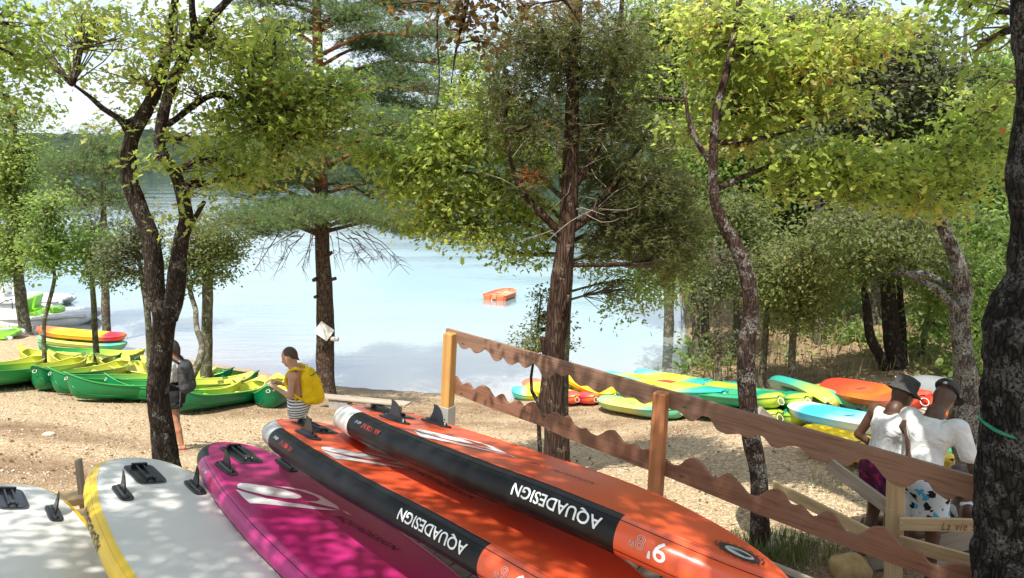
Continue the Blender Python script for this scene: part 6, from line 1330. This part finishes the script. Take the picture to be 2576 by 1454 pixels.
def person(label, loc, rz, J, skin, cat='person', s=1.0, name='person'):
    """J: joint positions in the figure's own frame, facing -X... limbs are one continuous surface"""
    t = empty(name, loc, rz, label, cat); t.scale = (s, s, s); H = Vector(J['head']); up = (H - Vector(J['neck'])).normalized(); fw = Vector(J.get('face', (-1, 0, 0))).normalized(); fw = (fw - up * fw.dot(up)).normalized(); lf = up.cross(fw)
    Rm = np.array(Matrix((fw, lf, up)).transposed()); hp = lambda a, b, c: tuple(H + fw * a + lf * b + up * c)
    L = [('e', tuple(H), (.098, .076, .118), Rm), ('e', hp(.02, 0, -.055), (.075, .056, .07), Rm), ('c', hp(.08, 0, -.005), hp(.108, 0, -.032), .010, .014, .015), ('e', hp(.082, 0, -.066), (.016, .026, .011), Rm), ('e', hp(.066, 0, -.10), (.024, .026, .018), Rm),
         ('e', hp(-.005, .078, -.01), (.018, .009, .032), Rm), ('e', hp(-.005, -.078, -.01), (.018, .009, .032), Rm),
         ('c', tuple(Vector(J['neck'])), tuple(H - up * .07), .056, .050, .03)]
    T = [('c', J['neck'], J['chest'], .058, .115, .06), ('c', J['chest'], J['waist'], .115, .105, .06), ('c', J['waist'], J['pelvis'], .108, .125, .06)]
    for q in ('l', 'r'):
        sh, el, wr = J[q + 'sh'], J[q + 'el'], J[q + 'wr']; hi_, kn, an = J[q + 'hip'], J[q + 'kn'], J[q + 'an']; dr = (Vector(wr) - Vector(el)).normalized()
        T += [('c', J['chest'], sh, .10, .058, .05), ('c', sh, el, .050, .037, .03), ('c', el, wr, .038, .024, .02), ('c', J['pelvis'], hi_, .115, .095, .05), ('c', hi_, kn, .086, .053, .04), ('c', kn, tuple(Vector(kn) * .6 + Vector(an) * .4), .052, .053, .02), ('c', tuple(Vector(kn) * .6 + Vector(an) * .4), an, .053, .033, .02)]
        ff = Vector(J.get('feet', (-1, 0, 0))).normalized(); an_ = Vector(an); T += [('c', tuple(an_ + Vector((0, 0, -.045)) - ff * .03), tuple(an_ + ff * .10 + Vector((0, 0, -.06))), .034, .027, .02), ('c', tuple(an_ + ff * .10 + Vector((0, 0, -.06))), tuple(an_ + ff * .17 + Vector((0, 0, -.066))), .028, .018, .02)]
        T += hand(wr, dr, J.get(q + 'side', (0, 0, 1)), 1.0, J.get('curl', .5))
    parts = L + T; pts = np.array([p[1] for p in parts] + [p[2] for p in parts if p[0] == 'c']); lo = pts.min(0) - .16; hi = pts.max(0) + .16
    body_part('body', union(parts, .025), lo, hi, .0105, M[skin], t)
    for sgn in (-1, 1):
        bm = bmesh.new(); bmesh.ops.create_uvsphere(bm, u_segments=8, v_segments=6, radius=.011); me = bpy.data.meshes.new('eye'); bm.to_mesh(me); bm.free(); o = link('eye', me, M['eye'], t, True); o.location = hp(.084, sgn * .030, .006)
    t['_x'] = 0; del t['_x']; return t, hp, Rm, H, fw, lf, up
def cloth(name, t, parts, planes, h, m, k=.04, extra=None):
    f0 = union(parts, k)
    def f(P):
        d = f0(P)
        for (pt, n) in planes: d = np.maximum(d, (P - np.array(pt)) @ np.array(n))
        if extra is not None: d = np.maximum(d, extra(P))
        return d
    pts = np.array([p[1] for p in parts] + [p[2] for p in parts if p[0] == 'c']); return body_part(name, f, pts.min(0) - .26, pts.max(0) + .26, h, M[m], t)

# woman with the yellow backpack, in profile, facing left
wy = 9.85; wp_ = at(752, 1100, wy); WL = (wp_.x, wy, tz(wp_.x, wy))
J = dict(head=(-.075, 0, 1.535), neck=(-.01, 0, 1.37), chest=(0, 0, 1.24), waist=(.005, 0, 1.05), pelvis=(.02, 0, .93), face=(-1, -.12, -.08), lsh=(.0, -.165, 1.31), lel=(-.03, -.21, 1.06), lwr=(-.225, -.12, 1.145), rsh=(-.01, .165, 1.31), rel=(-.05, .2, 1.07), rwr=(-.25, .08, 1.15),
         lhip=(.02, -.09, .86), lkn=(-.01, -.10, .47), lan=(.03, -.11, .09), rhip=(.02, .09, .86), rkn=(-.06, .10, .47), ran=(-.05, .11, .09), lside=(0, .3, 1), rside=(0, -.3, 1), curl=.8)
t, hp, Rm, H, fw, lf, up = person('woman in a striped skirt and black top with a yellow backpack, looking at her hands', WL, 0, J, 'skin_light')
t['label'] = 'woman in striped shorts and black top wearing a yellow backpack, facing left'
cloth('top', t, [('c', J['chest'], J['waist'], .127, .118), ('c', (0, -.09, 1.25), (0, -.05, 1.1), .09, .10), ('c', (0, .09, 1.25), (0, .05, 1.1), .09, .10), ('e', (-.075, -.07, 1.2), (.06, .07, .065)), ('e', (-.075, .07, 1.2), (.06, .07, .065))], [((0, 0, 1.31), (-.35, 0, .94)), ((0, 0, 1.02), (0, 0, -1)), ((0, -.135, 0), (0, -1, .25))], .011, 'black_cloth')
for s_ in (-1, 1): tube('strap', [(-.06, s_ * .08, 1.27), (-.04, s_ * .09, 1.36), (.03, s_ * .09, 1.36), (.08, s_ * .07, 1.24)], .010, M['black_cloth'], t, 6)
cloth('striped_shorts', t, [('c', J['waist'], J['pelvis'], .122, .145), ('c', J['pelvis'], J['lhip'], .13, .118), ('c', J['pelvis'], J['rhip'], .13, .118), ('c', J['lhip'], (.01, -.10, .66), .112, .098), ('c', J['rhip'], (0, .10, .66), .112, .098), ('e', (.08, -.07, .90), (.09, .09, .10)), ('e', (.08, .07, .90), (.09, .09, .10))], [((0, 0, 1.045), (0, 0, 1)), ((0, 0, .72), (0, 0, -1))], .011, 'striped')
cloth('hair', t, [('e', hp(-.020, 0, .020), (.097, .084, .108), Rm), ('c', hp(-.075, 0, -.03), hp(-.080, 0, -.09), .024, .020), ('c', hp(-.080, 0, -.09), (.045, 0, 1.35), .020, .014)], [], .009, 'hair', .02, lambda P: np.minimum(((P - np.array(H)) @ np.array(fw)) - .055 + np.maximum(0, .055 - ((P - np.array(H)) @ np.array(up))) * 1.0, 1))
for i in range(5): cloth('braid', t, [('c', hp(.05 - .03 * i, -.088 + .004 * i, .06 - .024 * i), hp(.03 - .03 * i, -.092 + .004 * i, .045 - .026 * i), .014, .014)], [], .006, 'hair') if i < 4 else None
pk = empty('backpack', WL, 0, 'yellow backpack on the back of the woman in striped shorts', 'backpack')
cloth('pack_body', pk, [('c', (.165, 0, 1.30), (.195, 0, 1.02), .095, .125), ('c', (.155, -.09, 1.27), (.185, -.10, 1.00), .07, .085), ('c', (.155, .09, 1.27), (.185, .10, 1.00), .07, .085), ('c', (.25, 0, 1.2), (.27, 0, .99), .07, .095)], [((.075, 0, 0), (-1, 0, -.1))], .011, 'pack_yellow', .05)
for s_ in (-1, 1):
    V, F = tube_vf(resample([(.10, s_ * .08, 1.37), (.03, s_ * .115, 1.405), (-.055, s_ * .13, 1.36), (-.095, s_ * .145, 1.25), (-.05, s_ * .16, 1.12), (.06, s_ * .145, 1.02), (.12, s_ * .12, .98)], .03), .021, 8); mesh('shoulder_strap', V, F, M['pack_yellow'], pk, True)
tube('hanging_strap', resample([(.02, -.16, 1.06), (.03, -.165, .95), (.0, -.17, .84), (-.01, -.165, .74)], .03), .011, M['pack_yellow'], pk, 6)
tube('grab_loop', [(.10, 0, 1.38), (.11, 0, 1.43), (.15, 0, 1.43), (.16, 0, 1.38)], .010, M['pack_yellow'], pk, 6)
tube('zip', resample([(.20, -.12, 1.30), (.26, -.06, 1.32), (.27, 0, 1.33), (.26, .06, 1.32)], .02), .005, M['black_cloth'], pk, 5)
ph = box('phone', (-.036, -.008, -.06), (.036, .008, .06), M['pb_white'], None, .003); ph.location = Vector(WL) + Vector((-.345, -.02, 1.175)); ph.rotation_euler = (R(75), 0, R(80)); tagp(ph, 'small pale phone held by the woman with the yellow backpack', 'phone')

# walker behind the forked oak
wy = 11.0; wp_ = at(442, 1000, wy); WL = (wp_.x, wy, tz(wp_.x, wy))
J = dict(head=(-.02, 0, 1.53), neck=(.0, 0, 1.38), chest=(.01, 0, 1.24), waist=(0, 0, 1.04), pelvis=(0, 0, .93), face=(-1, 0, -.1), lsh=(.01, -.165, 1.31), lel=(-.02, -.21, 1.05), lwr=(-.12, -.18, .86), rsh=(.01, .165, 1.31), rel=(-.08, .2, 1.08), rwr=(-.25, .12, 1.12),
         lhip=(.0, -.09, .86), lkn=(.02, -.10, .48), lan=(.08, -.10, .10), rhip=(.0, .09, .86), rkn=(-.14, .10, .50), ran=(-.26, .10, .09), curl=.5)
t, hp, Rm, H, fw, lf, up = person('brown-haired walker in white blouse and black shorts, mostly hidden by the forked oak', WL, 0, J, 'skin_tan')
cloth('blouse', t, [('c', J['chest'], J['waist'], .135, .125), ('c', (0, -.10, 1.27), J['lsh'], .11, .075), ('c', (0, .10, 1.27), J['rsh'], .11, .075), ('c', J['lsh'], (-.01, -.20, 1.14), .072, .082), ('c', J['rsh'], (-.04, .19, 1.16), .072, .082)], [((0, 0, 1.385), (0, 0, 1)), ((0, 0, 1.03), (0, 0, -1))], .012, 'tee_white')
cloth('shorts', t, [('c', J['waist'], J['pelvis'], .128, .145), ('c', J['pelvis'], J['lhip'], .13, .12), ('c', J['pelvis'], J['rhip'], .13, .12), ('c', J['lhip'], (.02, -.10, .6), .12, .115), ('c', J['rhip'], (-.05, .10, .6), .12, .115)], [((0, 0, 1.07), (0, 0, 1)), ((0, 0, .67), (0, 0, -1))], .012, 'black_cloth')
cloth('hair', t, [('e', hp(-.02, 0, .02), (.108, .095, .116), Rm), ('c', hp(-.08, 0, -.03), (.07, -.01, 1.33), .055, .045), ('c', (.07, -.01, 1.33), (.06, -.04, 1.18), .045, .03)], [], .010, 'hair_dark', .03, lambda P: ((P - np.array(H)) @ np.array(fw)) - .05 + np.maximum(0, .05 - ((P - np.array(H)) @ np.array(up))))
for s_, x in ((-1, .02), (1, -.32)): box('sandal', (x - .10, s_ * .10 - .045, -.0), (x + .12, s_ * .10 + .045, .025), M['pinkcloth'], t, .01)
pk = empty('backpack', WL, 0, 'dark grey backpack on the walker behind the forked oak', 'backpack')
cloth('pack_body', pk, [('c', (.175, 0, 1.28), (.195, 0, .98), .09, .115), ('c', (.165, -.08, 1.25), (.185, -.09, .96), .07, .08), ('c', (.165, .08, 1.25), (.185, .09, .96), .07, .08)], [((.10, 0, 0), (-1, 0, -.05))], .012, 'pack_grey', .05)
for s_ in (-1, 1): V, F = tube_vf(resample([(.12, s_ * .08, 1.33), (.03, s_ * .12, 1.405), (-.07, s_ * .13, 1.34), (-.10, s_ * .15, 1.22), (.02, s_ * .17, 1.05), (.13, s_ * .12, .98)], .03), .018, 8); mesh('shoulder_strap', V, F, M['pack_grey'], pk, True)
tube('hanging_strap', resample([(.14, -.13, .97), (.13, -.15, .80), (.10, -.15, .62), (.09, -.15, .50)], .03), .012, M['pack_grey'], pk, 6)

# man in white T-shirt bending forward (own frame: faces -X, turned so he looks away to the right)
def man(px, y, rz, **k): p = at(px, 1200, y); return (p.x, y, tz(p.x, y) - .06), R(rz)
L4, r4 = man(2318, 5.85, 216)
J4 = dict(head=(-.27, 0, 1.56), neck=(-.13, 0, 1.43), chest=(-.085, 0, 1.27), waist=(.0, 0, 1.07), pelvis=(.03, 0, .96), face=(-1, .05, -.55), lsh=(-.12, -.20, 1.37), lel=(-.15, -.29, 1.07), lwr=(-.26, -.25, .83), rsh=(-.12, .20, 1.37), rel=(-.15, .31, 1.08), rwr=(-.26, .30, .84),
          lhip=(.03, -.10, .88), lkn=(-.01, -.12, .48), lan=(.04, -.13, .09), rhip=(.03, .10, .88), rkn=(-.02, .12, .48), ran=(.02, .14, .09), curl=.5)
t, hp, Rm, H, fw, lf, up = person('man in a white T-shirt, dark cap and blue flowered shorts, bending forward', L4, r4, J4, 'skin_dark', s=.99)
cloth('tshirt', t, [('c', J4['chest'], J4['waist'], .137, .135), ('c', J4['waist'], (.03, 0, .98), .14, .147), ('c', (-.07, -.06, 1.27), (-.115, -.150, 1.345), .122, .085), ('c', (-.07, .06, 1.27), (-.115, .150, 1.345), .122, .085), ('c', (-.12, -.198, 1.372), (-.135, -.262, 1.15), .073, .066), ('c', (-.12, .198, 1.372), (-.14, .280, 1.15), .073, .066), ('c', (-.125, 0, 1.40), (-.09, 0, 1.3), .075, .13)],
      [((-.13, 0, 1.465), (-.5, 0, .87)), ((0, 0, .93), (0, 0, -1))], .012, 'tee_white', .035, lambda P: -(P[..., 2] - 1.125) - 10 * np.maximum(0, .19 - np.abs(P[..., 1])))
cloth('swim_shorts', t, [('c', (.02, 0, 1.04), J4['pelvis'], .13, .155), ('c', J4['pelvis'], J4['lhip'], .14, .135), ('c', J4['pelvis'], J4['rhip'], .14, .135), ('c', J4['lhip'], (.01, -.125, .5), .13, .12), ('c', J4['rhip'], (.0, .125, .5), .13, .12)], [((0, 0, 1.0), (0, 0, 1)), ((0, 0, .58), (0, 0, -1))], .012, 'floral')
cap = empty('cap', L4, r4, 'dark grey cap with an adjusting strap, worn by the man bending forward', 'cap'); cap.scale = (.99,) * 3
cloth('crown', cap, [('e', hp(-.012, 0, .052), (.114, .094, .088), Rm)], [(hp(0, 0, .045), tuple(-np.array(up)))], .009, 'cap_grey', .02, lambda P: -(np.linalg.norm(P - np.array(hp(-.108, 0, .055)), axis=-1) - .033)).name = 'cap_shell'
V = []; F = []
for i in range(13):
    a = -1.15 + 2.3 * i / 12
    for r0, dz in ((.095, .046), (.165, .030)): V.append(hp(-.01 + r0 * cos(a) * (1.0 if r0 < .1 else 1.06), r0 * .86 * sin(a), dz - (.012 * abs(sin(a)) if r0 > .1 else 0)))
for V_ in list(V): V.append(tuple(Vector(V_) - Vector(up) * .006))
for i in range(12): a = 2 * i; F += [(a, a + 1, a + 3, a + 2), (a + 26, a + 28, a + 29, a + 27), (a + 1, a + 27, a + 29, a + 3)]
mesh('peak', V, F, M['cap_grey'], cap, True)
tube('strap', [hp(-.012 + .112 * cos(a), .092 * sin(a), .048) for a in np.linspace(2.4, 3.9, 10)], .007, M['cap_grey'], cap, 6); o = box('buckle', (-.006, -.014, -.010), (.006, .014, .010), M['print_grey'], cap, .002); o.location = hp(-.122, -.02, .048); o.rotation_euler = Matrix(Rm.tolist()).to_euler()
for sg in (-1, 1): o = tube('glasses_temple', [hp(.075, sg * .066, .008), hp(.0, sg * .083, .012)], .004, M['shade'], t, 5)

# man in tank top and bucket hat, hand on his hip
L3, r3 = man(2226, 6.2, 196)
J3 = dict(head=(-.12, 0, 1.59), neck=(-.04, 0, 1.44), chest=(-.02, 0, 1.28), waist=(.0, 0, 1.07), pelvis=(.02, 0, .96), face=(-1, .2, -.25), lsh=(-.02, -.20, 1.38), lel=(.05, -.30, 1.12), lwr=(-.1, -.16, .98), rsh=(-.03, .20, 1.38), rel=(.10, .37, 1.17), rwr=(.0, .20, 1.0),
          lhip=(.02, -.10, .88), lkn=(-.02, -.12, .48), lan=(.03, -.13, .09), rhip=(.02, .10, .88), rkn=(.02, .13, .48), ran=(.10, .15, .09), curl=.7, rside=(1, 0, 0))
t, hp, Rm, H, fw, lf, up = person('man in a bucket hat, white tank top and purple shorts, hand on his hip', L3, r3, J3, 'skin_dark', s=.96)
cloth('tank_top', t, [('c', J3['chest'], J3['waist'], .145, .14), ('c', J3['waist'], (.02, 0, .98), .145, .15), ('c', (-.02, -.08, 1.30), (-.02, -.11, 1.37), .115, .075), ('c', (-.02, .08, 1.30), (-.02, .11, 1.37), .115, .075)], [((-.04, 0, 1.42), (-.4, 0, .9)), ((0, 0, .93), (0, 0, -1)), ((0, -.165, 0), (0, -1, 0)), ((0, .165, 0), (0, 1, 0))], .012, 'tee_white')
cloth('swim_shorts', t, [('c', (.02, 0, 1.04), J3['pelvis'], .13, .155), ('c', J3['pelvis'], J3['lhip'], .14, .13), ('c', J3['pelvis'], J3['rhip'], .14, .13), ('c', J3['lhip'], (-.0, -.125, .5), .13, .12), ('c', J3['rhip'], (.02, .13, .5), .13, .12)], [((0, 0, 1.0), (0, 0, 1)), ((0, 0, .60), (0, 0, -1))], .012, 'purple')
hat = empty('bucket_hat', L3, r3, 'dark bucket hat worn by the man in the tank top', 'hat'); hat.scale = (.96,) * 3
V = []; F = []; n = 32
for k_, (r_, z_) in enumerate([(.0, .150), (.055, .148), (.088, .138), (.096, .12), (.100, .05), (.102, .042), (.135, .022), (.168, .004), (.170, -.002), (.100, .036)]):
    for i in range(n): a = 2 * pi * i / n; V.append(hp(-.008 + r_ * 1.1 * cos(a), r_ * .95 * sin(a), z_ + .008 * sin(3 * a + 1) * (1 if r_ > .12 else .2)))
for k_ in range(9):
    for i in range(n): j = (i + 1) % n; F.append((k_ * n + i, k_ * n + j, (k_ + 1) * n + j, (k_ + 1) * n + i))
mesh('hat_shell', V, F, M['cap_grey'], hat, True)
for i in range(3): a = 2.2 + .3 * i; tube('eyelet', [hp(-.008 + .107 * cos(a), .093 * sin(a), .09), hp(-.008 + .112 * cos(a), .098 * sin(a), .09)], .008, M['print_grey'], hat, 8)
for sg in (-1, 1): mesh('sunglass_lens', [hp(.088 - .010 * (abs(b - .032) > .018), sg * b, c) for b, c in ((.010, -.014), (.056, -.012), (.058, .012), (.008, .014))], [(0, 1, 2, 3)], M['shade'], t)
for sg in (-1, 1): tube('sunglass_arm', [hp(.082, sg * .058, .008), hp(.0, sg * .084, .010)], .004, M['shade'], t, 5)

# seated child in a white vest on a grey timber seat
sp = at(2412, 1372, 6.25); gz = tz(sp.x, sp.y)
L5 = (sp.x, sp.y, gz - .36); J5 = dict(head=(-.04, 0, 1.02), neck=(.0, 0, .87), chest=(.02, 0, .74), waist=(.03, 0, .58), pelvis=(.03, 0, .50), face=(-1, 0, -.2), lsh=(.02, -.14, .80), lel=(-.04, -.18, .60), lwr=(-.22, -.14, .52), rsh=(.02, .14, .80), rel=(-.06, .18, .60), rwr=(-.24, .12, .54),
          lhip=(-.02, -.08, .50), lkn=(-.36, -.12, .52), lan=(-.74, -.13, .47), rhip=(-.02, .08, .50), rkn=(-.36, .12, .52), ran=(-.74, .12, .47), curl=.4)
t, hp, Rm, H, fw, lf, up = person('seated child in a white sleeveless vest, half hidden by the great dark trunk', L5, R(-20), J5, 'skin_dark')
cloth('vest', t, [('c', J5['chest'], J5['waist'], .128, .13), ('c', J5['waist'], J5['pelvis'], .13, .145), ('c', (.02, -.06, .78), (.02, -.09, .82), .10, .06), ('c', (.02, .06, .78), (.02, .09, .82), .10, .06)], [((0, 0, .86), (-.2, 0, 1)), ((0, 0, .44), (0, 0, -1))], .011, 'tee_white')
cloth('shorts', t, [('c', J5['pelvis'], J5['lhip'], .13, .11), ('c', J5['pelvis'], J5['rhip'], .13, .11), ('c', J5['lhip'], (-.26, -.11, .51), .105, .085), ('c', J5['rhip'], (-.26, .11, .51), .105, .085)], [((0, 0, .56), (-.2, 0, 1)), ((-.27, 0, 0), (-1, 0, 0))], .011, 'grey_cloth')
cloth('hair', t, [('e', hp(-.01, 0, .03), (.106, .09, .105), Rm)], [], .009, 'hair_dark', .02, lambda P: ((P - np.array(H)) @ np.array(fw)) - .05 + np.maximum(0, .02 - ((P - np.array(H)) @ np.array(up))) * 2)
st = empty('grey_bench', (sp.x, sp.y, gz - .34), R(-20), 'grey timber seat with a sloping plank, under the seated child', 'bench')
for i in range(3): box('plank', (-.42, -.42 + .29 * i, .36), (.34, -.16 + .29 * i, .40), M['grey_wood'], st, .004)
for x in (-.32, .26):
    for y in (-.34, .34): box('leg', (x - .04, y - .04, .20), (x + .04, y + .04, .358), M['grey_wood'], st, .004)
beam('sloping_plank', (-.75, -.52, .38), (.42, -.52, .92), .04, .16, M['grey_wood'], st, .004)
